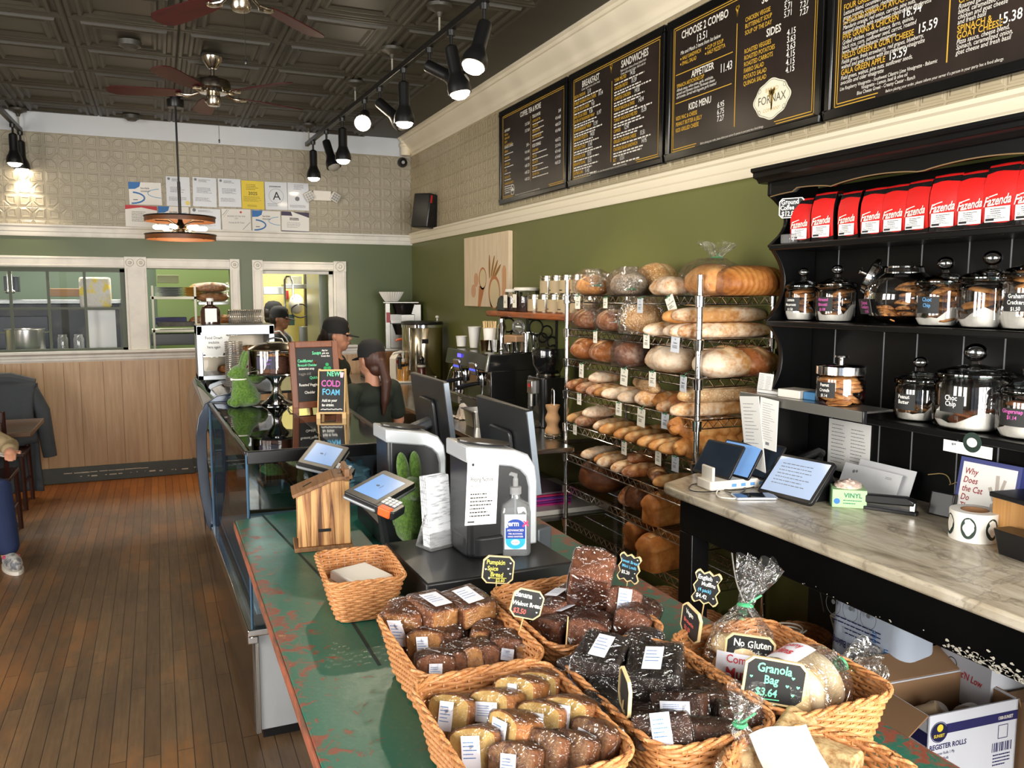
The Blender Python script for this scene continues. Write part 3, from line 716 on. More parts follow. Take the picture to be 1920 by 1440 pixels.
for k in range(150):
    y = rnd.uniform(1.12,1.4) if rnd.random() < .9 else rnd.uniform(1.4,2.2)
    q = rnd.uniform(.001,.006)*(1 if y < 1.4 else .4); z = .834+abs(rnd.gauss(0,.012))*(1 if y < 1.48 else .3)
    ch.add([(1.7894,y+q*rnd.uniform(.7,2.2)*cos(2*pi*i/7),min(.964,z+q*rnd.uniform(.5,1.2)*sin(2*pi*i/7))) for i in range(7)],[tuple(range(7))])
part('chipped_paint', ch, mat('chipped_white',(206,200,184),.8), r, smooth=0)
# ---- chrome wire rack
RX0, RX1, RY0, RY1 = 2.04, 2.42, 2.80, 3.988
RZ = [1.712,1.532,1.37,1.197,1.017,.848,.672,.48]
rack = thing('wire_bread_rack','tall chrome wire rack of eight shelves filled with bread','shelf rack',(0,0,0))
COLLAR = MB().lathe([(.0128,-.045),(.019,-.043),(.022,.0),(.0128,.004)],14).mesh('collar'); COLLAR.materials.append(CHROME)
for (x,y) in ((RX0,RY0),(RX0,RY1),(RX1,RY0),(RX1,RY1)):
    mb = MB().cyl((x,y,.02),(x,y,1.79),.0127,n=14).lathe([(0,.012),(.0135,.008),(.0135,-.002),(0,-.002)],14,(x,y,1.79))
    for k in range(34): mb.lathe([(.0127,-.0015),(.0133,0),(.0127,.0015)],12,(x,y,.1+k*.0508),cap=(False,False))
    p = part('post', mb, CHROME, rack)
    part('foot', MB().lathe([(0,0),(.02,0),(.018,.02),(0,.02)],12,(x,y,0)), BLACKP, p)
    for z in RZ: link('collar',COLLAR,None,p,(x,y,z))
    pass
def wire_shelf():
    mb = MB(); t = .0035
    def zig(a, b, n):
        a, b = V(a), V(b)
        mb.cyl(a,b,t,n=6); mb.cyl(a-V((0,0,.036)),b-V((0,0,.036)),t,n=6)
        pts = [a.lerp(b,k/(2*n))-V((0,0,.003 if k%2 == 0 else .033)) for k in range(2*n+1)]
        mb.tube(pts,.0024,5)
    zig((RX0,RY0,0),(RX0,RY1,0),22); zig((RX1,RY0,0),(RX1,RY1,0),22)
    zig((RX0,RY0,0),(RX1,RY0,0),7); zig((RX0,RY1,0),(RX1,RY1,0),7)
    k = 0; y = RY0+.02
    while y < RY1: mb.cyl((RX0,y,.002),(RX1,y,.002),.0018,n=4); y += .024
    for x in (RX0+.12,RX0+.25): mb.cyl((x,RY0,-.002),(x,RY1,-.002),.003,n=5)
    return mb.mesh('wire_shelf')
ws = wire_shelf(); ws.materials.append(CHROME)
for z in RZ: link('wire_shelf', ws, None, rack, (0,0,z))
# ---- black hutch standing on the marble
HX0, HX1, HY0, HY1 = 2.2, 2.445, -.3, 2.605
SH = [1.912,1.618,1.305]
hutch = thing('black_hutch','black painted hutch with scalloped top holding coffee bags and cookie jars','hutch',(0,0,0))
part('back_boards', MB().box(2.437,HY0,1.0,2.447,HY1,2.14), BP, hutch)
glints = MB()
ys = [2.46,2.2234,2.08,1.899,1.754]
while ys[-1] > -.2: ys.append(ys[-1]-(.15 if len(ys)%2 else .19))
for y in ys: glints.box(2.4355,y-.0022,1.0,2.4375,y+.0022,2.1)
part('joint_glints', glints, mat('joint_glint_grey',(120,122,126),.35), hutch, smooth=0)  # board joints, the light they catch painted as grey strips
def side_prof():
    pts = [(2.437,1.0)]; N = 60
    for k in range(N+1):
        z = 1.0+1.16*k/N; d = min(abs(z-s) for s in SH+[2.1]); x = 2.2
        # scalloped front: full depth at the shelves, cut back between them
        seg = [1.0]+sorted(SH)+[2.1]
        for a, b in zip(seg[:-1],seg[1:]):
            if a <= z <= b:
                u = (z-a)/(b-a); x = 2.2+.085*(sin(pi*u)**.8 if 0 < u < 1 else 0)
        if z < 1.305: x = 2.2+.03*sin(pi*(z-1)/.305)
        pts.append((x,z))
    pts.append((2.437,2.16)); return pts
part('side_panel', MB().prism(side_prof(),HY1-.022,HY1,'y'), BP, hutch, bevel=.003)
for z in SH: part('shelf', MB().box(2.2,HY0,z-.022,2.437,HY1-.02,z), BP, hutch, bevel=.004)
def valance():
    pts = [(HY1-.02,2.15)]; n = 120
    for k in range(n+1):
        y = HY1-.02-(HY1-.02-HY0)*k/n
        z = 2.098+.016*abs(sin((y-.05)*pi/.37))**.7-.012*(k < 6)
        pts.append((y,z))
    pts.append((HY0,2.15)); return pts
vp = valance()
part('valance', MB().prism(vp,2.2,2.218,'x'), BP, hutch)
part('valance_brown_edge', MB().tube([(2.1995,p[0],p[1]+.0005) for p in vp[1:-1]],.0024,5), mat('brown_edge_line',(120,96,62),.5), hutch)  # thin brown line along the scalloped edge
cor = [(2.437,2.15),(2.437,2.205),(2.14,2.205),(2.14,2.192),(2.152,2.186),(2.152,2.17),(2.17,2.163),(2.18,2.15),(2.2,2.148)]
part('cornice', MB().prism(cor,HY0,HY1+.03,'y'), BP, hutch, bevel=.002)
# stainless ticket shelf screwed to the hutch front
tk = thing('ticket_shelf','narrow stainless order-ticket shelf fixed under the second hutch shelf','shelf',(0,0,0))
part('shelf_plate', MB().box(2.07,1.955,1.338,2.2,2.555,1.346), STEEL, tk, bevel=.002)
part('ticket_rail', MB().box(2.062,1.95,1.31,2.074,2.56,1.346), mat('grey_aluminium',(150,148,142),.4,.8), tk, bevel=.002)
part('end_cap', MB().box(2.06,1.946,1.306,2.076,1.952,1.348), BLACKP, tk, bevel=.002)
# ---- near display case
CT = 1.135
NL, NR, FR, FL = (.281,3.15), (.85,3.15), (.885,4.62), (.236,4.66)
def lerp(a,b,t): return (a[0]+(b[0]-a[0])*t, a[1]+(b[1]-a[1])*t)
dc = thing('display_case','flat-topped glass bakery display case behind the green counter','display case',(0,0,0))
BGLOSS = mat('black_gloss_glass',(20,20,17),.04,coat=1.0)
part('rear_top', MB().prism([lerp(NL,NR,.56),NR,FR,lerp(FL,FR,.56)],CT-.01,CT), BGLOSS, dc, bevel=.002)
part('top_glass', MB().prism([lerp(NL,NR,.03),lerp(NL,NR,.56),lerp(FL,FR,.56),lerp(FL,FR,.03)],CT-.008,CT-.001), glass('case_glass',(226,238,240),.9,.1), dc, smooth=0)
fr = MB()
def bar(a, b, w, z0, z1):
    d = V((b[0]-a[0],b[1]-a[1],0)).normalized(); n = V((-d.y,d.x,0))*w/2
    fr.prism([(a[0]-n.x,a[1]-n.y),(b[0]-n.x,b[1]-n.y),(b[0]+n.x,b[1]+n.y),(a[0]+n.x,a[1]+n.y)],z0,z1)
bar(NL,NR,.024,CT-.045,CT+.003); bar(FL,FR,.024,CT-.045,CT+.003); bar(NR,FR,.024,CT-.1,CT+.003); bar(NL,FL,.016,CT-.016,CT+.004)
part('top_frame', fr, mat('black_anodised',(22,23,25),.22), dc, bevel=.003)
fr = MB()
for p in (lerp(NL,NR,.62),NR,FR,lerp(FL,FR,.1)): fr.cbox((p[0],p[1]+.012 if p[1] < 4 else p[1]-.012,.78),(.03,.03,.7))
part('post', fr, mat('black_anodised',(22,23,25),.22), dc, bevel=.002)
part('front_glass', MB().prism([NL,(NL[0]+.007,NL[1]),(FL[0]+.007,FL[1]),FL],.455,CT-.016), glass('front_glass',(205,226,238),.5,.06), dc, smooth=0)
part('end_glass', MB().prism([NL,lerp(NL,NR,.62),(lerp(NL,NR,.62)[0],3.157),(NL[0],3.157)],.455,CT-.04), glass('case_glass'), dc, smooth=0)
part('glass_edge', MB().cyl((NL[0],NL[1],.45),(NL[0],NL[1],CT-.01),.005,n=8), mat('blue_glass_edge',(70,98,122),.15), dc)
part('glass_edge', MB().cyl((FL[0],FL[1],.45),(FL[0],FL[1],CT),.007,n=8), mat('blue_glass_edge',(70,98,122)), dc)
WS = mat('white_steel_panel',(208,212,216),.3,.25,vary=(5,(186,190,196),.4,.8,(1,1,.5)))
base = MB().prism([(NL[0]+.012,3.155),(.86,3.155),(.88,4.6),(.25,4.63)],.04,.43)
part('base', base, WS, dc, bevel=.003)
part('front_panel', MB().prism([(NL[0]-.002,3.16),(NL[0]+.011,3.16),(.249,4.63),(.234,4.63)],.04,.43), mat('mirror_kick_steel',(150,140,130),.12,1.0), dc)
part('corner_strip', MB().box(.283,3.148,.03,.303,3.156,.45).box(.283,3.148,.03,.29,3.17,.45), STEEL, dc, bevel=.002)
part('kick_plate', MB().prism([(.31,3.17),(.85,3.17),(.87,4.6),(.27,4.62)],0,.05), BLACKP, dc)
part('sill', MB().prism([(.262,3.13),(.88,3.13),(.88,3.16),(.3,3.16),(.258,4.66),(.218,4.66)],.43,.456).prism([(.262,3.13),(.3,3.13),(.256,4.66),(.218,4.66)],.4,.43), CHROME, dc, bevel=.004)
DKP = mat('inside_panel_grey',(70,74,78),.35)
part('deck', MB().prism([(.3,3.17),(.84,3.17),(.87,4.6),(.26,4.62)],.5,.52), mat('white_deck',(190,194,198),.35), dc)
part('rear_door', MB().prism([(.845,3.2),(.855,3.2),(.885,4.58),(.875,4.58)],.52,1.03), DKP, dc)
part('inner_shelf', MB().prism([(.36,3.2),(.83,3.2),(.86,4.58),(.33,4.6)],.9,.906), glass('case_glass'), dc, smooth=0)
# ---- far display case with a bowed glass front
PROF = [(.25,.0),(.232,.4),(.2,.46),(.172,.62),(.16,.8),(.162,.96),(.178,1.06),(.215,1.13),(.275,1.168),(.345,1.18)]
cc = thing('curved_display_case','curved glass bakery case between the flat case and the far wall','display case',(0,0,0))
Y0, Y1 = 4.72, 6.15
gl = MB(); k = len(PROF)
gl.loft([[(p[0],y,p[1]) for p in PROF[2:]] for y in (Y0+.012,Y1-.012)],(False,False),False)
part('front_glass', gl, glass('bowed_glass',(214,230,238),1.0,.12), cc, smooth=40)
for y in (Y0,Y1):
    mb = MB(); pr = PROF
    out = [(p[0],p[1]) for p in pr]; inn = [(p[0]+.055,p[1]-(.045 if i > 6 else 0)) for i, p in enumerate(pr)][::-1]
    mb.prism(out+inn,y-.03,y+.03,'y'); part('end_trim', mb, mat('navy_trim',(34,46,62),.2,.3,coat=.5), cc, bevel=.003)
part('roof', MB().box(.34,Y0,1.165,.88,Y1,1.18), mat('black_anodised',(22,23,25)), cc, bevel=.003)
part('back', MB().box(.85,Y0,.0,.88,Y1,1.17), DKP, cc)
part('base', MB().box(.25,Y0+.01,.0,.86,Y1-.01,.42), MATS['mirror_kick_steel'], cc, bevel=.004)
part('chrome_lining', MB().loft([[(p[0]+.05,y,p[1]-.02) for p in PROF[5:]] for y in (Y0+.25,Y1-.02)],(False,False),False), mat('mirror_lining',(215,215,210),.12,1.0), cc, smooth=40)
for z in (.62,.85): part('shelf', MB().box(.26,Y0+.03,z,.84,Y1-.03,z+.008), glass('case_glass'), cc, smooth=0)
# ---- stainless steel coffee counter along the wall, and its fittings
CTX = 1.78
SC = mat('stainless_top',(150,146,138),.22,1.0,bump=(40,.04,.002,(1,8,1)))
st = thing('stainless_counter','stainless steel coffee counter along the side wall','counter',(0,0,0))
part('worktop', MB().prism([(1.6,3.81),(2.0,3.81),(2.0,4.03),(2.458,4.03),(2.458,8.3),(1.62,8.3)],.888,.915), SC, st, bevel=.004)
part('lower_shelf', MB().box(1.64,4.05,.45,2.45,8.28,.47), DSTEEL, st, bevel=.003)
for (x,y) in ((1.66,3.86),(2.42,4.08),(1.66,6.1),(1.68,8.2)): part('leg', MB().cyl((x,y,0),(x,y,.885),.02,n=12), DSTEEL, st)
# wooden cupboard under the sill at the far end
solo('wall_cupboard','oak cupboard with brown front standing under the coffee brewer','cupboard',MB().box(1.95,7.82,.916,2.44,8.3,1.158),mat('honey_oak',(150,104,60),.45,vary=(6,(120,80,44),.3,.7,(8,1,1))),bevel=.004)
# ================================================================ MENU BOARDS, ART, HUTCH GOODS
BOARDM = mat('menu_board_print',(40,32,28),.3,vary=(2.2,(60,48,42),.45,.8))
FRAMEM = mat('board_frame_black',(14,14,14),.22)
GOLD = mat('menu_gold',(212,166,52),.6); MWHITE = mat('menu_white',(232,226,214),.6)
def board(y0, y1, z0, z1, yo, label, draw):
    """board spanning y0 (far) to y1 (near); lettering coordinates run from yo towards the near end, up from 2.40"""
    r = thing('menu_board', label, 'menu board', (XR-.001,0,0), group='framed menu boards over the counter wall')
    part('panel', MB().box(-.022,y1+.02,z0+.02,-.004,y0-.02,z1-.02), BOARDM, r)
    f = MB(); w = .034
    for a in ((y1,z0,y0,z0+w),(y1,z1-w,y0,z1),(y1,z0+w,y1+w,z1-w),(y0-w,z0+w,y0,z1-w)): f.box(-.036,a[0],a[1],0,a[2],a[3])
    part('frame', f, FRAMEM, r, bevel=.006)
    g, w_, c = TX(), TX(), TX(); L = yo-y0+.055; Rr = yo-y1-.055
    for d in (0,.011):
        lo, hi, bt, tp = L-d, Rr+d, z0-2.4+.055-d, z1-2.4-.055+d
        g.bar(lo,bt,lo+.0035,tp).bar(hi-.0035,bt,hi,tp).bar(lo,tp-.0035,hi,tp).bar(lo,bt,lo+.2,bt+.0035).bar(hi-.22,bt,hi,bt+.0035)
    draw(g,w_,c)
    for t, m, nm in ((g,GOLD,'gold_lettering'),(w_,MWHITE,'white_lettering'),(c,CW,'chalk_prices')):
        if t.mb.v: t.place(nm, m, r, mtx=FACE_NEG_X((-.0228,yo,2.4)))
    return r
FOOT = 'Before placing your order, please inform your server if a person in your party has a food allergy.'
def wheat(t, x, y, s):
    for k in range(4):
        a = -.5+k*.33; t.stroke([(x,y-s*.9),(x+a*s*.25,y),(x+a*s*.6,y+s*.8)], s*.12)
    for k in range(4): t.disc(x+(-.3+.2*k)*s,y+.5*s+.12*s*(k%2),.14*s,8,.3*s)
def para(t, x, y, lines, size, gap, sq=.82, sh=.16, off=.004):
    for k, s in enumerate(lines): t.line(s, x, y-k*gap, size, off=off, sq=sq, shear=sh)
def b1(g,w,c):
    w.line('COFFEE, TEA & MORE',.62,.575,.05,'c',off=.02,sq=.72)
    g.bar(.626,.108,.63,.55)
    w.line('DRIP BREW',.156,.52,.026,off=.015,sq=.8); w.line('TEAS & MORE',.655,.53,.03,off=.015,sq=.72)
    w.line('ESPRESSO DRINKS',.156,.40,.028,off=.015,sq=.72); w.line('ICED DRINKS',.655,.332,.03,off=.015,sq=.78)
    for k, s in enumerate(('REGULAR','DARK ROAST','DECAF','COLD BREW ROAST')): g.line(s,.158,.492-.026*k,.022,off=.012,sq=.72)
    for k, s in enumerate(('ESPRESSO','AMERICANO','CAPPUCCINO','LATTE','MOCHA LATTE','CARAMEL MACCHIATO')):
        y = .37-.047*k; g.line(s,.158,y,.022,off=.012,sq=.72); w.scribble(.158,y-.014,.17,.02,1,.006,k)
        c.line(('2.60 --','4.16 4.68','4.16 4.68','4.68 5.20','4.68 5.20','4.68 5.20')[k],.61,y-.015,.03,'r',off=.006,sq=.7,jit=.12)
    w.scribble(.158,.105,.17,.03,2,.006,33)
    for k, s in enumerate(('LOOSE LEAF TEA','CHAI LATTE','MATCHA LATTE','HOT CHOCOLATE')):
        y = .5-.037*k; g.line(s,.66,y,.023,off=.012,sq=.72); w.scribble(.66,y-.015,.22,.02,1,.006,k+9)
    for k, s in enumerate(('COLD BREW','ICED TEA','ICED LATTE','ICED CHAI','ICED MATCHA')):
        y = .3-.04*k; g.line(s,.66,y,.023,off=.012,sq=.72); w.scribble(.66,y-.014,.26,.02,1,.006,k+19)
    for k, s in enumerate(('3.64','4.16 4.68','4.68 5.20','4.16 4.68')): c.line(s,1.095,.49-.04*k,.03,'r',off=.006,sq=.7,jit=.12)
    for k, s in enumerate(('4.68 5.72','3.12 4.16','4.16 4.68','4.16 4.68','4.68 5.20')): c.line(s,1.095,.31-.036*k,.03,'r',off=.006,sq=.7,jit=.12)
    c.line('3.12 3.64',.61,.5,.03,'r',off=.006,sq=.7,jit=.12).line('3.12 3.64',.61,.455,.03,'r',off=.006,sq=.7,jit=.12)
    w.ring(.31,.085,.032,.006,24,.036); w.poly([(.285,.085),(.31,.105),(.335,.085),(.335,.075),(.285,.075)]); w.scribble(.17,.09,.1,.03,2,.007,5)
    w.line(FOOT,.36,.036,.0135,sq=.8,shear=.1)
board(5.905,4.784,2.392,3.085,5.98,'coffee and tea menu board, farthest of the framed boards',b1)
def b2(g,w,c):
    w.line('BREAKFAST',.32,.575,.052,'c',off=.02,sq=.8); w.line('SANDWICHES',.815,.578,.055,'c',off=.02,sq=.8)
    wheat(g,.565,.6,.03); g.bar(.573,.077,.577,.53)
    w.line('Comes together on a roll or bread',.32,.556,.02,'c',sq=.8,shear=.15); w.line('Made on your choice of bread, baked fresh',.8,.556,.019,'c',sq=.8,shear=.15); w.line('Comes with a bag of chips. Add a side for',.8,.538,.019,'c',sq=.8,shear=.15)
    L = (('EGG & CHEDDAR','5.10',1),('TURKEY SAUSAGE, EGG & CHEESE','10.14',1),('BACON, EGG & CHEESE','9.61',1),('HAM, EGG & CHEESE','9.36',0),('SOUTH OF THE BORDER WRAP','11.97',2),('POWER BREAKFAST WRAP','11.97',2),('BREAKFAST PIZZETTA','14.03',2),('AVOCADO TOAST','11.43',2),('QUICHE DU JOUR','10.91',1),('BREAKFAST BOWL','13.51',2),('OATMEAL BAR','11.43',2))
    y = .525
    for k, (s,p,n) in enumerate(L):
        g.line(s,.114,y,.026,off=.014,sq=.7); wd = g.width(s,.026,.014,.7); c.line(p,min(.43,.14+wd),y-.002,.034,off=.006,sq=.72,jit=.12)
        for q in range(n): w.scribble(.114,y-.013-.015*q,.36,.02,1,.0075,k*3+q)
        y -= .021+.0145*n+.005
    L = (('TUNA MELTED','14.55',1),('CHICKEN PESTO','15.59',2),('CHIPOTLE CHICKEN','14.55',2),('TURKEY BACON & SWISS','14.34',2),('TURKEY AVOCADO MELTED','15.59',2),('CAPRESE','12.47',2),('GRILLED CHEDDAR CHEESE','13.51',1),('CHICKEN SALAD SANDWICH','14.95',2),('BLT','13.51',1))
    y = .515
    for k, (s,p,n) in enumerate(L):
        g.line(s,.603,y,.027,off=.014,sq=.72); wd = g.width(s,.027,.014,.72); c.line(p,.64+wd,y,.034,off=.006,sq=.72,jit=.12)
        for q in range(n): w.scribble(.603,y-.014-.015*q,.4,.02,1,.0075,k*5+q+40)
        y -= .024+.015*n+.005
    w.line(FOOT,.33,.04,.0135,sq=.8,shear=.1)
board(4.754,3.691,2.392,3.085,4.81,'breakfast and sandwiches menu board, second from the far corner',b2)
def b3(g,w,c):
    w.line('CHOOSE 2 COMBO',.327,.575,.052,'c',off=.02,sq=.8); c.line('13.51',.267,.527,.05,off=.008,sq=.85,jit=.06)
    w.line('Mix and Match 2 items from list below',.139,.5,.026,off=.006,sq=.78,shear=.15)
    for s,x,y in (('• HALF SANDWICH',.135,.472),('• SMALL SALAD',.135,.447),('• CUP OF SOUP',.338,.47),('• HALF PIZZETTA',.338,.446)): g.line(s.replace('•',''),x+.014,y,.026,off=.012,sq=.74); g.disc(x+.008,y+.008,.005)
    g.bar(.103,.408,.549,.412); g.bar(.105,.27,.547,.274); g.bar(.572,.076,.577,.526); wheat(g,.574,.578,.028)
    w.line('APPETIZER',.236,.37,.046,off=.02,sq=.8); c.line('11.43',.458,.338,.055,off=.008,sq=.75,jit=.06)
    g.line('SPINACH ARTICHOKE DIP',.113,.346,.026,off=.012,sq=.74)
    para(w,.113,.328,('Alfredo sauce, white onion, garlic, artichoke,','spinach and Romano cheese, Parmesan cheese','and tomato. Served with baguette garlic toasted'),.02,.017)
    w.line('KIDS MENU',.217,.22,.044,off=.02,sq=.8)
    for k,(s,p) in enumerate((('KIDS MAC & CHEESE','6.95'),('PEANUT BUTTER & JELLY','6.75'),('KIDS GRILLED CHEESE','7.27'))): g.line(s,.112,.188-.029*k,.027,off=.013,sq=.72); c.line(p,.446,.184-.031*k,.036,off=.009,sq=.85,jit=.08)
    w.line('SOUPS',.79,.56,.046,off=.02,sq=.8,align='c')
    for k,s in enumerate(('CHICKEN VEGGIE','BUTTERNUT SOUP','SOUP OF THE DAY')): g.line(s,.63,.515-.028*k,.027,off=.013,sq=.76); c.line('5.71',.878,.52-.03*k,.036,off=.009,sq=.8,jit=.08).line('7.27',.97,.5-.03*k,.036,off=.009,sq=.8,jit=.08)
    w.line('SIDES',.772,.413,.046,off=.02,sq=.82)
    for k,s in enumerate(('ROASTED VEGGIES','ROASTED POTATOES','ROASTED CARROTS','FARRO SALAD','POTATO SALAD','QUINOA SALAD')): g.line(s,.63,.38-.0277*k,.027,off=.013,sq=.76); c.line(('4.15','3.63','3.63','4.15','4.15','4.15')[k],.9,.383-.03*k,.036,off=.01,sq=.85,jit=.08)
    w.line(FOOT,.32,.038,.0145,sq=.8,shear=.1)
B3 = board(3.666,2.585,2.392,3.085,3.70,'combo, appetizer, kids and sides board with cream bakery crest',b3)
# cream crest on the third board
t = TX(); pts = []
for k in range(72):
    a = 2*pi*k/72; e = (abs(cos(a))**2.6+abs(sin(a))**2.6)**(-1/2.6); q = 1+.07*cos(4*a)+.035*cos(8*a)
    pts.append((.112*e*q*cos(a)*.96,.078*e*q*sin(a)))
t.mb.add([(0,0,0)]+[(p[0],p[1],0) for p in pts],[(0,i+1,(i+1)%72+1) for i in range(72)])
cr = t.place('crest', mat('crest_cream',(236,230,206),.5), B3, mtx=FACE_NEG_X((-.0232,3.70-.82,2.4+.148)))
t = TX(); t.line('FORNAX',0,-.016,.05,'c',off=.0,sq=.86); t.stroke([(p[0]*.93,p[1]*.93) for p in pts+pts[:1]],.0018)
for sx in (-1,1):
    for sy in (-1,1): t.ring(sx*.078,sy*.045,.009,.0015,12)
t.place('crest_lettering', mat('crest_brown',(86,80,62),.6), cr, (0,0,.0004), (0,0,0))
t = TX(); wheat(t,0,.0,.05); t.line('BREAD',0,.032,.024,'c',sq=1.1).line('COMPANY',0,-.05,.02,'c',sq=1.1); t.place('crest_wheat', mat('crest_gold',(206,170,92),.6), cr, (0,0,.0002), (0,0,0))
def b4(g,w,c):
    w.line('SALADS',.3,.6,.05,'c',off=.02,sq=.8); g.bar(.57,.085,.575,.6)
    for s,y,p,d in (('FOUR GREENS',.39,None,('Lettuce blend, cucumber, carrots,','grape tomato, croutons, cheddar,','red onion and peppers')),('CHICKEN SPINACH AVOCADO',.337,'',('Mandarin orange, red onion, carrots, pine nuts,','toasted almond, with southwest cilantro lime vinaigrette')),
        ('FIVE GRAINS & CHICKEN',.282,'16.94',('Grilled chicken, romaine lettuce, farro, quinoa,','black rice, corn, sunflower seed, carrot, roasted','beets, basil with balsamic vinaigrette')),('FIELDS GREEN & GOAT CHEESE',.211,'15.59',('Fields green, fresh strawberry, red grapes, blueberry,','walnut and goat cheese with lite raspberry vinaigrette')),
        ('GALA GREEN APPLE',.152,'15.59',('Field green, walnut, pine nuts, sunflower seeds,','avocado and cider vinaigrette'))):
        g.line(s,.107,y,.03,off=.014,sq=.78); para(w,.107,y-.018,d,.022,.0175,.78)
        if p: c.line(p,.12+g.width(s,.03,.014,.78),y,.046,off=.009,sq=.8,jit=.06)
    w.line('Lite Raspberry Vinaigrette • Southwest Cilantro Lime Vinaigrette • Balsamic'.replace('•','-'),.105,.095,.0185,off=.004,sq=.76,shear=.1)
    w.line('Vinaigrette - Lemon, basil & olive oil',.21,.079,.0185,off=.004,sq=.76,shear=.1); w.line('Blue Cheese Greek - Creamy Caesar - Ranch',.19,.062,.0185,off=.004,sq=.76,shear=.1)
    w.line('PIZZETTAS',.82,.6,.05,'c',off=.02,sq=.8)
    g.line('CHICKEN PESTO',.605,.262,.03,off=.014,sq=.78); para(w,.605,.245,('Roasted garlic, cheese','blend, caramelized onion,','chicken and goat cheese','and fresh basil'),.022,.0165,.8)
    g.line('SPINACH &',.605,.171,.03,off=.014,sq=.82).line('GOAT CHEESE',.605,.149,.03,off=.014,sq=.82); c.line('15.38',.747,.153,.046,off=.009,sq=.8,jit=.06)
    para(w,.605,.133,('Pizza sauce, cheese blend,','Spinach, caramelized onion,','goat cheese and fresh basil'),.022,.0165,.8)
    g.line('SPICY',.84,.19,.03,off=.014,sq=.82).line('TOMATO',.84,.168,.03,off=.014,sq=.82); para(w,.84,.15,('All tomato sauce,','spices, cheese,','goat cheese and','tomato'),.022,.0165,.8)
    w.line(FOOT,.324,.042,.0145,sq=.8,shear=.1)
board(2.565,1.48,2.392,3.085,2.60,'salads and pizzettas board, cut by the edge of the picture',b4)
# ---- canvas print with eggs, spoons of flour and wheat ears
r = thing('canvas_print','canvas print of eggs, wooden spoons and wheat on pale boards','picture',(XR-.002,6.20,1.905))
part('canvas', MB().box(-.034,-.487,-.287,0,.487,.287), mat('canvas_boards',(236,214,180),.6,vary=(5,(220,194,160),.35,.7,(1,9,.6))), r, bevel=.003)
def onart(name, m, pts, lay): 
    t = TX(); t.poly(pts); return t.place(name, m, r, mtx=FACE_NEG_X((-.0345-.0003*lay,0,0)))
def elp(x,y,a,b,rot=0,n=28): return [(x+a*cos(2*pi*k/n)*cos(rot)-b*sin(2*pi*k/n)*sin(rot), y+a*cos(2*pi*k/n)*sin(rot)+b*sin(2*pi*k/n)*cos(rot)) for k in range(n)]
SPW = mat('print_spoon_wood',(190,122,74),.6); FLR = mat('print_flour',(222,200,158),.6); EGG = mat('print_egg',(214,162,124),.6); WHT = mat('print_wheat',(158,112,48),.6); RPN = mat('print_rolling_pin',(214,160,112),.6)
onart('egg_print',EGG,elp(-.2,-.07,.052,.058),1); onart('egg_print',EGG,elp(-.26,-.16,.055,.055,.3),1)
onart('rolling_pin_print',RPN,[(.36,-.287),(.36,0),(.38,.03),(.42,.03),(.44,0),(.44,-.287)],1)
onart('spoon_print',SPW,elp(-.05,-.06,.085,.09),1); onart('spoon_handle_print',SPW,[(-.13,-.12),(-.16,-.287),(-.1,-.287),(.0,-.12)],1); onart('flour_print',FLR,elp(-.045,-.06,.07,.075),2)
for k,(x0,y0,x1,y1) in enumerate(((.1,-.08,.1,.1),(.12,-.08,.2,.1),(.14,-.08,.26,.06),(.16,-.08,.32,.03))):
    d = V((x1-x0,y1-y0)).normalized(); a = atan2(d[1],d[0])
    onart('wheat_ear_print',WHT,elp((x0+x1)/2+.02*d[0],(y0+y1)/2+.02*d[1],.095,.016,a),1)
onart('spoon_print',SPW,elp(.2,-.17,.12,.13),3); onart('spoon_handle_print',SPW,[(.1,-.2),(.12,-.287),(.3,-.287),(.3,-.2)],3); onart('flour_print',FLR,elp(.205,-.18,.1,.112),4)
# ---- live-edge shelf with tea tins
sh = thing('wooden_wall_shelf','live-edge wooden shelf on black scroll brackets under the canvas print','shelf',(0,0,0))
out = []
for k in range(41): out.append((2.2+.006*sin(k*1.3)+.005*sin(k*.47), 5.66-1.6*k/40))
part('plank', MB().prism([(2.455,5.6)]+[(2.24,5.66)]+out[1:]+[(2.455,4.06)],1.562,1.6), mat('live_edge_wood',(150,84,44),.4,vary=(3,(94,46,24),.35,.68,(4,1,9)),bump=(6,.4,.01,(4,1,9))), sh, bevel=.008)
for y in (4.95,5.42):
    mb = MB()
    mb.tube([(2.45,y,1.56),(2.45,y,1.33)],.008,6).tube([(2.45,y,1.555),(2.24,y,1.555)],.007,6)
    for rr,cx,cz in ((.05,2.3,1.5),(.04,2.38,1.47),(.035,2.42,1.4),(.03,2.35,1.43),(.03,2.43,1.35)): mb.tube([(cx+rr*cos(2*pi*k/18),y,cz+rr*sin(2*pi*k/18)) for k in range(18)],.006,6,True)
    part('scroll_bracket', mb, BLACKM, sh)
TIN = mat('polished_tin',(205,198,180),.2,1.0)
LBL = mat('tin_label',(168,150,118),.6)
def tin(r_, h):
    t = thing('tea_tin','a b c d','tin')
    part('can', MB().lathe([(0,0),(r_*.98,0),(r_,.004),(r_,h*.84),(r_*.97,h*.85),(0,h*.85)],24), TIN, t)
    part('lid', MB().lathe([(0,h*.85),(r_*1.02,h*.85),(r_*1.02,h*.88),(r_*.96,h*.9),(r_*.96,h*.97),(r_,h*.98),(r_,h),(0,h)],24), TIN, t)
    mb = MB(); mb.loft([[((r_+.0008)*cos(a),(r_+.0008)*sin(a),z) for a in [R(120+k*12) for k in range(11)]] for z in (h*.08,h*.74)],(False,False),False)
    part('label_band', mb, LBL, t, smooth=60)
    mb = MB(); mb.loft([[((r_+.0014)*cos(a),(r_+.0014)*sin(a),z) for a in [R(135+k*9) for k in range(6)]] for z in (h*.2,h*.25)],(False,False),False)
    part('label_stripe', mb, INK, t, smooth=60); return t
tn = tin(.062,.117)
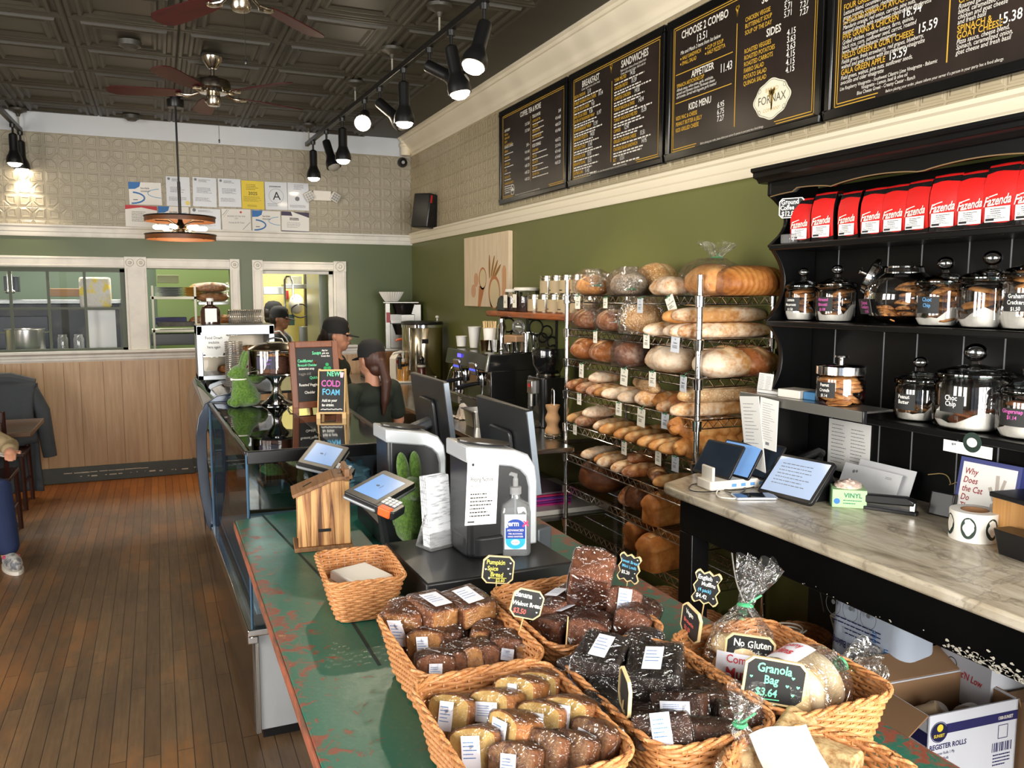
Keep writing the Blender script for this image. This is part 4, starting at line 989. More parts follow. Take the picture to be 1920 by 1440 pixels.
spots = [(4.98,1.6,'tall tin beside the coffee jar on the wooden shelf'),(4.83,1.6,'shelf tin second from the coffee jar'),(4.68,1.6,'shelf tin third from the coffee jar'),(4.53,1.6,'shelf tin fourth from the coffee jar, bottom row'),
 (4.79,1.7175,'tin on the upper row, farthest from the bread rack'),(4.65,1.7175,'second tin on the upper row with a bright reflection'),(4.51,1.7175,'third tin on the upper row'),(4.38,1.6,'bottom-row tin half behind the rack post'),(4.37,1.7175,'upper-row tin against the bagged loaf'),(4.2,1.7175,'upper-row tin peeping out above the bagged loaf on the rack'),(4.2,1.6,'bottom-row tin behind the rack tags')]
for i,(y,z,lab) in enumerate(spots):
    q = tn if i == 0 else dup(tn); q.location = (2.32,y,z); q.rotation_euler = (0,0,R((i*53)%40-20)); q['label'] = lab; q['group'] = 'steel tea tins on the wooden shelf'
TAGM = mat('tag_card',(232,226,210),.6)
def shelfjar(y, r_, h, col, lab):
    t = thing('glass_canister', lab, 'jar', (2.31,y,1.6), group='coffee canisters on the wooden shelf')
    part('jar', MB().lathe([(0,.002),(r_*.95,.002),(r_,.01),(r_,h*.86),(r_*.98,h*.88)],24,cap=(True,False)), glass('jar_glass',base=.06), t)
    part('contents', MB().lathe([(0,.006),(r_*.93,.006),(r_*.95,.02),(r_*.95,h*.62),(0,h*.64)],20), mat('ground_coffee',(58,30,18),.8,vary=(90,(36,18,10),.3,.7)), t)
    part('lid', MB().lathe([(0,h*.87),(r_*1.06,h*.87),(r_*1.08,h*.9),(r_*1.08,h*.96),(r_*1.0,h),(0,h)],24), mat('white_plastic',(226,220,208),.35), t)
    g = part('price_tag', MB().box(-.001,-.032,-.045,.001,.032,.045), TAGM, t, (-r_-.006,.0,h*.45)); TX().scribble(-.02,.0,.04,.02,2,.004,3).place('lettering',INK,g,mtx=FACE_NEG_X((-.0013,0,0)))
    return t
shelfjar(5.12,.085,.165,0,'wide coffee canister with white lid next to the tins'); shelfjar(5.34,.06,.155,0,'narrower tagged coffee canister behind the wide one')
solo('tape_dispenser','dark rounded dispenser at the far tip of the wooden shelf','dispenser',MB().prism([(-.08,0),(.07,0),(.07,.05),(.05,.09),(0,.11),(-.05,.09),(-.08,.04)],-.03,.03,'y'),mat('smoke_plastic',(46,46,48),.25),(2.31,5.52,1.6),R(90),bevel=.006)
# ---- coffee bags
REDB = mat('red_coffee_bag',(206,28,26),.42,bump=(14,.25,.006)); BLKB = mat('black_bag_foil',(18,17,18),.25,bump=(18,.5,.008))
def bag(w, d, h):
    """side-gusset bag: front faces -X, width along y"""
    t = thing('coffee_bag','a b c d','coffee bag')
    mb = MB(); rings = []
    for k in range(9):
        u = k/8; z = h*u; puff = .006*sin(pi*u); top = max(0,(u-.72)/.28)
        dx = d/2*(1-.3*top)+puff*.5; wy = w/2*(1-.05*top)
        rings.append([(-dx-.003*sin(pi*u),-wy*.94,z),(-dx-puff,0,z),(-dx-.003*sin(pi*u),wy*.94,z)])
    for x_,z_ in ((-d*.28,h+.006),(0,h+.009),(d*.36,h+.003)): rings.append([(x_,-w*.455,z_),(x_,0,z_+.002),(x_,w*.455,z_)])
    mb.loft(rings,(False,False),False)
    part('front_panel', mb, REDB, t, smooth=50)
    mb = MB(); rr = []
    for k in range(9):
        u = k/8; z = h*u; top = max(0,(u-.72)/.28); dx = d/2*(1-.3*top)+.002; wy = w/2*(1-.05*top)
        rr.append([(-dx,-wy*.94,z),(0,-wy+.012*sin(pi*u)+.016*top,z),(dx,-wy,z),(dx+.004,0,z),(dx,wy,z),(0,wy-.012*sin(pi*u)-.016*top,z),(-dx,wy*.94,z)])
    mb.loft(rr,(True,True)); part('gusset', mb, BLKB, t, smooth=50)
    l = part('label', MB().box(-.0006,-w*.36,h*.09,.0,w*.36,h*.34), PAPER, t, (-d/2-.0095,0,0))
    TX().scribble(-w*.2,h*.3,w*.45,h*.1,3,h*.012,2).scribble(-w*.3,h*.2,w*.6,h*.08,3,h*.008,4).bar(-w*.33,h*.11,-w*.08,h*.15).place('lettering',INK,l,mtx=FACE_NEG_X((-.0009,0,0)))
    tx = TX(); tx.line('Fazenda',w*-.03,h*.37,w*.34,'c',off=.022,sq=.72,shear=.32,rot=R(4)); tx.stroke([(-w*.3,h*.5),(-w*.1,h*.53),(-w*.02,h*.54)],w*.03)
    tx.place('brand_lettering',MWHITE,t,mtx=FACE_NEG_X((-d/2-.0098,0,0)))
    return t
cb = bag(.1,.066,.158)
bx = ((1511,1,6,'coffee bag at the far end beside the ground coffee sign'),(1553,1.06,5,'second red coffee bag showing its black side'),(1602,1,-2,'third red coffee bag from the far end'),(1646,1,2,'fourth red coffee bag from the far end'),(1688,1,0,'fifth red coffee bag, slightly narrow at the top'),(1731,1.02,-3,'sixth red coffee bag from the far end'),(1781,1.06,3,'seventh red coffee bag, taller than the sixth'),(1833,1.04,0,'eighth red coffee bag from the far end'),(1887,1.1,-2,'ninth and tallest red coffee bag'),(1944,1.08,2,'red coffee bag cut by the picture edge'))
for i,(x,s,a,lab) in enumerate(bx):
    p = atx(x,435,2.27); q = cb if i == 0 else dup(cb); q.location = (2.275,p.y,SH[0]+.001); q.rotation_euler = (0,0,R(a)); q.scale = (s,s,s); q['label'] = lab; q['group'] = 'red coffee bags on the top hutch shelf'
# price sign on the top shelf
def chip_outline(w, h, c=.012): return [(-w/2+c,-h/2),(w/2-c,-h/2),(w/2,-h/2+c),(w/2,h/2-c),(w/2-c,h/2),(-w/2+c,h/2),(-w/2,h/2-c),(-w/2,-h/2+c)]
def wavy_outline(w, h):
    o = []; n = 10
    for (a,b) in (((-w/2,-h/2),(w/2,-h/2)),((w/2,-h/2),(w/2,h/2)),((w/2,h/2),(-w/2,h/2)),((-w/2,h/2),(-w/2,-h/2))):
        for k in range(n):
            u = k/n; x = a[0]+(b[0]-a[0])*u; y = a[1]+(b[1]-a[1])*u; d = V((b[1]-a[1],-(b[0]-a[0]))).normalized()
            q = .0035*sin(u*2*pi*2.5); o.append((x+d[0]*q,y+d[1]*q))
    return o
def chalk_sign(label, loc, w, h, lines, facing, shape='chip', deco=None, stick=True, tilt=0, roll=0, group='chalk price signs in the baskets', sticklen=None, rim=CREAMF):
    """small chalkboard price sign on a wooden pick; lines: (text, x, y, size, material, align)"""
    r = thing('chalk_price_sign', label, 'price sign', loc, group=group)
    r.rotation_euler = (R(tilt), R(roll), R(facing))
    out = chip_outline(w,h) if shape == 'chip' else wavy_outline(w,h)
    part('board', MB().prism([(p[0]*.93,p[1]*.93) for p in out],-.0022,.0002,'y'), CHALK, r, smooth=0)
    fr = MB(); n = len(out); inn = [(p[0]*.92,p[1]*.92) for p in out]
    for y0, y1 in ((-.0028,.003),): fr.loft([[(p[0],y0,p[1]) for p in inn],[(p[0],y0,p[1]) for p in out],[(p[0],y1,p[1]) for p in out],[(p[0],y1,p[1]) for p in inn],[(p[0],y0,p[1]) for p in inn]],(False,False))
    part('wood_rim', fr, rim, r)
    sticklen = sticklen or max(.03,loc[2]-h/2-.904)
    if stick: part('pick', MB().cyl((0,.002,-h/2+.02),(0,.002,-h/2-sticklen),.0016,.001,6), mat('pick_wood',(196,164,112),.6), r)
    by = {}
    for s, x, y, sz, m, al in lines: by.setdefault(m.name, (m, TX()))[1].line(s, x, y, sz, al, off=.018, sq=.82, jit=.12)
    for m, t in by.values(): t.place('chalk_lettering', m, r, (0,-.0025,0))
    if deco:
        t = TX(); [t.heart(x,y,q) for x,y,q in deco[0]]; t.place('chalk_hearts', deco[1], r, (0,-.0025,0))
        if len(deco) > 2: t = TX(); t.stroke(deco[2], .0016); t.place('chalk_underline', deco[3], r, (0,-.0025,0))
    return r
p = atx(1483,389,2.22)
chalk_sign('ground coffee price sign at the far end of the top hutch shelf',(2.235,p.y+.01,p.z),.1,.075,(('Ground',-.042,.014,.026,CW,'l'),('Coffee',-.045,-.006,.024,CW,'l'),('$12.84',-.04,-.03,.026,CW,'l')),-62,sticklen=.055,rim=mat('white_rim',(224,222,214),.5),group='chalk signs on the hutch')
solo('sign_holder','small clear acrylic block holding the ground coffee sign','sign holder',MB().box(-.025,-.03,0,.025,.03,.035),glass('acrylic',base=.1,film=.12),(2.235,p.y+.01,SH[0]+.001),R(10),bevel=.004)
# ---- cookie jars
JG = glass('jar_glass',base=.06)
COOK = mat('cookie_golden',(196,140,78),.8,vary=(40,(160,100,50),.35,.7),bump=(60,.6,.006))
CHIP = mat('cookie_chip',(186,128,70),.8,vary=(55,(66,36,22),.5,.62),bump=(60,.6,.006))
DARKC = mat('cookie_dark',(140,84,46),.85,vary=(45,(96,54,30),.35,.7),bump=(60,.6,.006))
TISS = mat('parchment',(226,222,212),.7)
def cookie_mesh(m, rr=.045, th=.014, seed=0):
    rnd = random.Random(seed); ph = [rnd.uniform(0,6) for _ in range(4)]
    n = 22; prof = [(0,th),(.5,th*.98),(.8,th*.8),(.95,th*.5),(1,th*.25),(.94,0),(0,0)]
    mb = MB(); mb.loft([[(rr*max(q,.01)*(1+.04*sin(3*a+ph[0])+.03*sin(5*a+ph[1]))*cos(a), rr*max(q,.01)*(1+.04*sin(3*a+ph[0])+.03*sin(5*a+ph[1]))*sin(a), z+.0015*sin(4*a+ph[2])*(q>.3)) for a in [2*pi*i/n for i in range(n)]] for q,z in prof])
    me = mb.mesh('cookie',60); me.materials.append(m); return me
CM = {k: cookie_mesh(v,.045,.014,i) for i,(k,v) in enumerate((('g',COOK),('c',CHIP),('d',DARKC)))}
def cookie(kind, loc, rot, label, group, sc=1.0):
    o = link('cookie', CM[kind], None); o.location = loc; o.rotation_euler = rot; o.scale = (sc,sc,sc); return tag(o,label,'cookie',group)
def jar(label, loc, r_, h, lidkind='glass', tag_lines=None, tagm=None, rotz=0):
    t = thing('cookie_jar', label, 'jar', loc, rotz, 'glass cookie jars on the hutch')
    bh = h*.8
    part('glass_body', MB().lathe([(0,.004),(r_*.88,.003),(r_*.97,.012),(r_,.03),(r_,bh*.86),(r_*.97,bh*.93),(r_*.9,bh*.97),(r_*.94,bh),(r_*.9,bh)],36,cap=(True,False)), JG, t)
    if lidkind == 'glass':
        part('lid', MB().lathe([(r_*.97,bh+.001),(r_*1.0,bh+.006),(r_*.99,bh+.014),(r_*.85,bh+.022),(r_*.45,bh+.034),(r_*.16,bh+.04),(r_*.13,bh+.05)],36,cap=(False,False)), JG, t)
        part('lid_knob', MB().ell((0,0,bh+.05+r_*.24),(r_*.3,r_*.3,r_*.25),20,12), glass('knob_glass',base=.18,refl=1.0), t)
        part('lid_rim', MB().tube([(r_*.98*cos(2*pi*i/40),r_*.98*sin(2*pi*i/40),bh+.006) for i in range(40)],.0045,8,True), glass('rim_glass',(200,210,208),1.0,.16), t)
    else:
        part('lid', MB().lathe([(0,bh+.036),(r_*.9,bh+.034),(r_*1.02,bh+.028),(r_*1.02,bh+.002),(r_*.97,bh+.0)],36,cap=(False,False)), CHROME, t)
        part('lid_knob', MB().lathe([(0,bh+.065),(.022,bh+.064),(.024,bh+.058),(.009,bh+.054),(.008,bh+.036),(0,bh+.036)],20), CHROME, t)
    if tag_lines:
        a0 = R(186); w = .075; hh = .052; mb = MB(); da = w/(2*r_)
        mb.loft([[((r_+.0015)*cos(a0-da+2*da*k/8),(r_+.0015)*sin(a0-da+2*da*k/8),z) for k in range(9)] for z in (h*.42-hh/2,h*.42+hh/2)],(False,False),False)
        g = part('chalk_label', mb, CHALK, t, smooth=60)
        tx = TX()
        for k,(s,sz) in enumerate(tag_lines): tx.line(s,0,hh*.22-k*hh*.34,sz,'c',off=.012,sq=.8,jit=.1)
        # wrap the writing round the jar
        vs = []
        for q in tx.mb.v: a = a0+q[0]/r_; vs.append(((r_+.0022)*cos(a),(r_+.0022)*sin(a),h*.42+q[1]))
        me = bpy.data.meshes.new('lettering'); me.from_pydata(vs,[],tx.mb.f); link('lettering',me,tagm or CW,g)
    return t
def liner(loc, r_, seed, label):
    rnd = random.Random(seed); mb = MB(); n = 26
    hs = [.012+.035*max(0,sin(2.5*2*pi*i/n+seed))+rnd.uniform(0,.008) for i in range(n)]
    mb.loft([[(.02*cos(2*pi*i/n),.02*sin(2*pi*i/n),.004) for i in range(n)],[(r_*.8*cos(2*pi*i/n),r_*.8*sin(2*pi*i/n),.005) for i in range(n)],[(r_*.93*cos(2*pi*i/n),r_*.93*sin(2*pi*i/n),.012+hs[i]) for i in range(n)]],(True,False))
    solo('parchment_liner',label,'parchment',mb,TISS,loc,group='parchment in the cookie jars',smooth=0)
PINK = mat('pink_chalk',(206,96,170),.8); BLUEC = mat('blue_chalk',(90,150,200),.8)
jx = 2.315
def fill(loc, r_, kinds, n, label, seed, hmax, lean=.3, sc=1.0):
    rnd = random.Random(seed)
    for k in range(n):
        a = rnd.uniform(0,6.28); q = r_*rnd.uniform(.08,.42); z = .02+hmax*(k+.3)/n
        cookie(kinds[k%len(kinds)],(loc[0]+q*cos(a),loc[1]+q*sin(a),loc[2]+z),(rnd.uniform(-lean,lean),rnd.uniform(-lean,lean),a),label,label+' cookies',sc)
z2, z3 = SH[1]+.001, SH[2]+.001
J = [(1487,594,z2,.067,.151,(('Lemon',.016),('Macaroon',.015),('$1.50',.014)),CW,('g',),6,.1,'small jar at the far end of the middle shelf, golden cookies','golden cookies in the far end jar'),
 (1549,597,z2,.072,.156,(('Almond',.017),('Biscotti',.016),('$1.08',.014)),PINK,('c',),6,.12,'second jar on the middle shelf with pink writing','seeded cookies in the pink-lettered jar'),
 (1748,606,z2,.085,.162,(('Choc',.018),('Chip',.017)),BLUEC,('c','c'),7,.12,'jar of chocolate chip cookies beyond the tipped jar','chocolate chip cookies in the jar with blue writing'),
 (1834,610,z2,.089,.174,None,None,('g',),5,.1,'jar of pale sugar cookies without a label','pale sugar cookies in the unlabelled jar'),
 (1916,616,z2,.092,.19,(('Graham',.018),('Crackers',.017),('$1.50',.015)),CW,('g',),10,.16,'jar of graham crackers cut by the picture edge','stacked crackers in the cut-off jar'),
 (1702,784,z3,.078,.152,(('Peanut',.018),('Butter',.018)),CW,('c',),2,.02,'nearly empty peanut butter jar on the lower shelf','cookie lying in the peanut butter jar'),
 (1803,804,z3,.112,.2,(('Choc',.022),('Chip',.022)),CW,('d',),4,.035,'largest jar, on the lower shelf, few cookies on paper','brown cookies lying in the largest jar'),
 (1906,822,z3,.085,.156,(('Gingersnap',.016),('$1.14',.015)),PINK,('d',),6,.1,'lower shelf jar of dark cookies near the cat book','dark cookies in the jar above the cat book')]
for i,(x,y,z,r_,h,tl,tm,kd,n,hm,lab,cl) in enumerate(J):
    p = atx(x,y,2.27); loc = (jx if r_ < .1 else 2.312,p.y,z)
    q = jar(lab,loc,r_,h,'glass',tl,tm); liner(loc,r_,i*1.7,'crumpled parchment inside the '+lab.split(',')[0]); fill(loc,r_,kd,n,cl,i+3,hm,.25 if n > 3 else .08,.9 if r_ < .08 else 1.05)
# the tipped jar with its tin lid and spilled-looking stack
p = atx(1668,600,2.29); loc = (2.315,p.y-.02,z2)
t = thing('cookie_jar','tipped globe jar with slanted silver lid full of cranberry cookies','jar',loc,0,'glass cookie jars on the hutch')
mb = MB().lathe([(0,.004),(.06,.004),(.1,.03),(.118,.08),(.112,.13),(.09,.16),(.07,.175),(.066,.19),(.07,.195)],36,cap=(True,False))
gb = part('glass_body', mb, JG, t, (0,0,.0), (0,0,0))
ax = V((-.55,.72,.42)).normalized()
part('lid', MB().lathe([(0,.014),(.05,.012),(.062,.006),(.064,-.008),(.06,-.008)],32,cap=(False,False)), CHROME, t, (-.05,.085,.165), ax.to_track_quat('Z','Y').to_euler())
part('lid_knob', MB().lathe([(0,.0),(.007,0),(.006,.02),(.014,.026),(0,.03)],16), CHROME, t, tuple(V((-.05,.085,.165))+ax*.013), ax.to_track_quat('Z','Y').to_euler())
g = part('chalk_label', MB().box(-.001,-.045,-.026,.001,.045,.026), CHALK, t, (-.107,.05,.06), (0,R(-12),R(-24)))
TX().line('Oatmeal',0,.008,.017,'c',off=.012,sq=.8,jit=.1).line('Cranberry',0,-.006,.017,'c',off=.012,sq=.8,jit=.1).line('$1.08',.01,-.021,.014,'c',off=.012,sq=.8).place('lettering',PINK,g,mtx=FACE_NEG_X((-.0014,0,0)))
for k,(dx,dy,dz,a,b) in enumerate(((-.01,-.05,.03,0,.1),(-.015,-.045,.05,.05,.05),(-.02,-.05,.072,-.1,.0),(-.01,-.055,.094,.1,-.05),(-.02,-.05,.114,-.05,.1),(-.03,.03,.02,.1,.1),(-.045,.0,.03,.5,.2),(.04,.02,.025,.1,-.2),(-.03,.04,.045,.3,.1),(.02,-.02,.13,.1,.15))):
    cookie('c',(loc[0]+dx,loc[1]+dy,loc[2]+dz),(a,b,k),'cranberry oatmeal cookie piled in the tipped globe jar','cranberry cookies in the tipped jar',.95)
# jar of sugar cookies on the ticket shelf
p = atz(1565,758,1.347); loc = (2.135,p.y+.0,1.347)
jar('chrome-lidded jar full of golden cookies on the ticket shelf',loc,.08,.128,'chrome',(('Peanut',.016),('Crunch',.016),('$1.14',.014)),CW); rnd = random.Random(5)
for k in range(20):
    a = rnd.uniform(0,6.28); q = .032
    cookie('g',(loc[0]+q*cos(a),loc[1]+q*sin(a),1.352+k*.0042),(rnd.uniform(-.2,.2),rnd.uniform(-.2,.2),a),'golden cookie stacked in the chrome-lidded jar','golden cookies in the chrome-lidded jar',.95)
# ================================================================ BREAD ON THE RACK
def m_bread(name, c_dark, c_mid, c_light, flour=0.0, seeds=None, fl_lo=.5):
    m = bpy.data.materials.new(name); t = NT(m); b = t.b; o = t.co('Object')
    oi = t.n('ShaderNodeObjectInfo'); at = t.n('ShaderNodeAttribute'); at.attribute_name = 'crumb'
    off = t.n('ShaderNodeVectorMath'); off.operation = 'ADD'; t.l(o, off.inputs[0])
    cx = t.n('ShaderNodeCombineXYZ'); [t.l(t.math('MULTIPLY', oi.outputs['Random'], 7.0+k), cx.inputs[k]) for k in range(3)]; t.l(cx.outputs[0], off.inputs[1]); v = off.outputs[0]
    n1 = t.noise(v, 11, 5, .6); n2 = t.noise(v, 38, 4, .65); n3 = t.noise(v, 5, 3, .5)
    c = t.ramp(t.math('MULTIPLY_ADD', n2, .35, t.math('MULTIPLY', n1, .65)), ((.34,c_dark),(.5,c_mid),(.68,c_light)))
    c = t.mix(at.outputs['Fac'], c, lin(tuple(min(255,int(x*.35+y*.65)) for x,y in zip(c_light,(236,206,160)))))
    if flour:
        f = t.ramp(t.math('MULTIPLY_ADD', n2, .45, t.math('MULTIPLY', n3, .6)), ((fl_lo-.06,(0,0,0,1)),(fl_lo+.12,(1,1,1,1))))
        c = t.mix(t.math('MULTIPLY', f, flour), c, lin((236,222,200)))
    if seeds: c = t.mix(t.ramp(t.noise(v, 150, 1, .5), ((.6,(0,0,0,1)),(.66,(1,1,1,1)))), c, lin(seeds))
    hs = t.n('ShaderNodeHueSaturation'); t.l(c, hs.inputs['Color']); t.l(t.math('MULTIPLY_ADD', oi.outputs['Random'], .35, .82), hs.inputs['Value'])
    t.l(hs.outputs[0], b.inputs['Base Color']); b.inputs['Roughness'].default_value = .55; b.inputs['Specular IOR Level'].default_value = .35
    t.bump(t.math('MULTIPLY_ADD', n2, .5, n1), .45, .006); MATS[name] = m; return m
BG = m_bread('bread_golden',(138,82,38),(190,128,66),(220,172,108))
BF = m_bread('bread_floured',(150,92,46),(190,136,78),(212,168,112),.75)
BD = m_bread('bread_dark',(64,32,16),(98,54,26),(134,80,42),.3,fl_lo=.62)
BR_ = m_bread('bread_russet',(104,54,24),(146,84,40),(182,118,62),.45,fl_lo=.58)
BP_ = m_bread('bread_pan',(128,72,28),(170,104,46),(198,138,70))
BS = m_bread('bread_seeded',(140,92,48),(180,132,78),(206,166,112),.2,(230,206,160))
BMG = m_bread('bread_multigrain',(92,70,54),(126,100,78),(156,130,102),.35,(60,44,34))
def loaf_mesh(name, L, W_, H_, m, slash=3, seed=0, pw=2.6, ang=.55, nu=40, nv=26, humps=0, rough=.035):
    rnd = random.Random(seed); vs = []; fs = []; crumb = []
    sl = [(-.62+1.24*(k+.5)/slash) for k in range(slash)] if slash else []
    o3 = V((seed*3.1,seed*1.7,seed*.9))
    for i in range(nu+1):
        u = -1+2*i/nu; uu = max(-.999,min(.999,u)); e = (1-abs(uu)**pw)**(1/pw)
        for j in range(nv):
            a = 2*pi*j/nv; y = cos(a); z = sin(a); s = 0.0
            up = max(0,z)
            for q in sl:
                d = (uu-q-ang*y*.42)*L/2; wd = .016 if L > .2 else .012
                k = math.exp(-(d/wd)**2)*(up**.6)*(1 if abs(y) < .82 else .3)*min(1,e*1.2); s = max(s,k)
            rr = e*(1+rough*2*(mnoise.noise(V((uu*2.2,y*1.5,z*1.5))+o3))+rough*.6*mnoise.noise(V((uu*7,y*5,z*5))+o3))
            if humps: rr *= 1+.06*cos(uu*humps*pi)
            rr *= 1-.11*s+.03*max(0,s-.2)*(1-s)*4
            zz = z*H_*.62*rr+H_*.38 if z > 0 else max(0,H_*.38+z*H_*.44*rr)
            if e < .3: zz = H_*.36+(zz-H_*.36)*1.0
            vs.append((uu*L/2*(1+.0), y*W_/2*rr, zz)); crumb.append(min(1,s*1.2))
    for i in range(nu):
        for j in range(nv):
            k = (j+1)%nv; fs.append((i*nv+j,i*nv+k,(i+1)*nv+k,(i+1)*nv+j))
    fs.append(tuple(range(nv))[::-1]); fs.append(tuple(range(nu*nv,(nu+1)*nv)))
    me = bpy.data.meshes.new(name); me.from_pydata(vs,[],fs); me.update()
    me.polygons.foreach_set('use_smooth',[True]*len(me.polygons))
    at = me.attributes.new('crumb','FLOAT','POINT'); at.data.foreach_set('value',crumb); me.materials.append(m); return me
def pan_mesh(name, L, W_, H_, m, seed=0):
    """tin loaf: straight sides, mushroomed top with one split"""
    vs = []; fs = []; crumb = []; o3 = V((seed,seed*2.,0)); nu = 30; prof = []
    for k in range(5): prof.append((-.46+.0*k, k/4*.62))
    for k in range(13):
        a = pi-pi*k/12; prof.append((.53*cos(a), .66+.34*sin(a)))
    for k in range(5): prof.append((.46, .62-k/4*.62))
    nv = len(prof)
    for i in range(nu+1):
        u = -1+2*i/nu; e = (1-abs(u*.995)**7)**(1/7)
        for (y,z) in prof:
            n = 1+.05*mnoise.noise(V((u*3,y*4,z*4))+o3); s = math.exp(-((y-.05*sin(u*4))/.07)**2)*(z > .8)*(abs(u) < .85)
            hz = z*H_*(1-.12*u*u*(z > .6))*(n if z > .6 else 1)-s*.012
            vs.append((u*L/2*(1 if z < .65 else 1.02), y*W_*e*n, hz*(e**.3))); crumb.append(s)
    for i in range(nu):
        for j in range(nv-1): fs.append((i*nv+j,i*nv+j+1,(i+1)*nv+j+1,(i+1)*nv+j))
        fs.append((i*nv+nv-1,i*nv,(i+1)*nv,(i+1)*nv+nv-1))
    fs.append(tuple(range(nv))[::-1]); fs.append(tuple(range(nu*nv,(nu+1)*nv)))
    me = bpy.data.meshes.new(name); me.from_pydata(vs,[],fs); me.update(); me.polygons.foreach_set('use_smooth',[True]*len(me.polygons))
    at = me.attributes.new('crumb','FLOAT','POINT'); at.data.foreach_set('value',crumb); me.materials.append(m); return me
LM = {
 'round': loaf_mesh('loaf',.25,.22,.12,BR_,2,1,2.2,.2), 'roundf': loaf_mesh('loaf',.27,.2,.115,BF,2,2,2.2,.5), 'rounds': loaf_mesh('loaf',.24,.21,.15,BS,1,3,2.1,.3),
 'dark': loaf_mesh('loaf',.3,.26,.17,BD,2,4,2.1,.3), 'oval': loaf_mesh('loaf',.26,.17,.11,BR_,3,5,2.4,.5), 'ovalg': loaf_mesh('loaf',.26,.18,.11,BG,2,6,2.3,.4),
 'multi': loaf_mesh('loaf',.24,.17,.12,BMG,0,7,3.0), 'ciab': loaf_mesh('loaf',.34,.17,.1,BF,0,8,3.2,rough=.06),
 'batard': loaf_mesh('loaf',.27,.1,.07,BR_,3,9,2.2,.8), 'batg': loaf_mesh('loaf',.26,.095,.065,BG,3,10,2.2,.8), 'batf': loaf_mesh('loaf',.27,.1,.068,BF,3,11,2.2,.8),
 'bag': loaf_mesh('loaf',.5,.085,.07,BF,5,12,3.0,1.0,60), 'bagp': loaf_mesh('loaf',.42,.09,.07,BS,4,13,2.8,1.0,60), 'bagg': loaf_mesh('loaf',.5,.085,.07,BG,5,14,3.0,1.0,60),
 'pan': pan_mesh('loaf',.3,.125,.14,BP_,1), 'rib': loaf_mesh('loaf',.36,.18,.12,BP_,0,15,3.4,humps=13,rough=.015), 'longb': loaf_mesh('loaf',.42,.2,.13,BG,0,16,2.8,rough=.03),
 'small': loaf_mesh('loaf',.17,.12,.1,BR_,1,17,2.2,.3), 'rye': loaf_mesh('loaf',.23,.18,.13,BD,0,18,2.4),
}
def braid(name, L, W_, H_, m):
    mb = MB()
    for s in range(3):
        pts = []; rad = []
        for k in range(61):
            u = k/60; x = (u-.5)*L; ph = u*2*pi*2.6+s*2*pi/3; e = sqrt(max(.03,1-abs(2*u-1)**3)); pts.append((x,W_*.27*sin(ph)*e,H_*.45+H_*.22*cos(2*ph)*e)); rad.append(H_*.36*e+.004)
        mb.tube(pts,rad,12)
    me = mb.mesh(name,80); me.materials.append(m); return me
LM['braid'] = braid('loaf',.44,.13,.1,BG)
FILM = glass('bread_bag_film',refl=.55,base=.025,rough=.05,noisebump=(28,1.0,.03),film=.012)
def gathered_bag(parent, rx, ry, h, neck, up=.1, name='plastic_bag', tie=None, seed=0, cz=0.0):
    """clear bag round a loaf with a gathered, flared neck"""
    rnd = random.Random(seed); n = 36; o3 = V((seed,0,0)); rings = []
    P_ = [(.55,.0),(.96,.02),(1.03,.3),(1.0,.6),(.8,.9),(.4,1.08)]
    for q,z in P_: rings.append([(rx*q*(1+.05*mnoise.noise(V((cos(a)*2,sin(a)*2,z*3))+o3))*cos(a), ry*q*(1+.07*mnoise.noise(V((cos(a)*3,sin(a)*3,z*3))+o3))*sin(a), cz+h*z) for a in [2*pi*i/n for i in range(n)]])
    nk = V(neck)
    for r_,t_ in ((.3,-.15),(.16,0),(.2,.25),(.42,.7),(.5,1.0)):
        cc = nk+V((.3*up*t_,0,up*t_)); rr = min(rx,ry)*r_
        rings.append([(cc.x+rr*(1+.35*sin(5*a+seed)+.2*sin(9*a))*cos(a), cc.y+rr*(1+.35*sin(5*a+1+seed)+.2*sin(7*a))*sin(a), cc.z+.012*sin(4*a)*t_) for a in [2*pi*i/n for i in range(n)]])
    mb = MB(); mb.loft(rings,(True,False)); b = part(name, mb, FILM, parent, smooth=80)
    if tie:
        part('twist_tie', MB().tube([(nk.x+.17*min(rx,ry)*cos(a),nk.y+.17*min(rx,ry)*sin(a),nk.z) for a in [2*pi*i/14 for i in range(14)]],.0035,6,True).tube([tuple(nk),tuple(nk+V((.02,-.012,.02)))],.002,5), tie, b)
    return b
GREENT = mat('green_twist_tie',(60,150,100),.5)
def bread(kind, px, py, shelf, label, X=None, rz=0, dz=0.0, sc=1.0, grp=None, rx=0, wrap=None, ry=0):
    z = RZ[shelf-1]+.003
    p = atx(px,py,X if X else RX0+.07); y = min(max(p.y,RY0-.03),RY1-.03)
    o = link('bread_loaf', LM[kind], None)
    o.location = (p.x, y, z+dz); o.rotation_euler = (R(rx),R(ry),R(rz)); o.scale = (sc,sc,sc) if not isinstance(sc,tuple) else sc
    tag(o, label, 'bread', grp or 'bread on the %s rack shelf' % ('top','second','third','fourth','fifth','sixth','seventh','bottom')[shelf-1])
    if wrap: gathered_bag(o, wrap[0], wrap[1], wrap[2], wrap[3], wrap[4] if len(wrap) > 4 else .09, tie=GREENT, seed=int(px)%17)
    return o
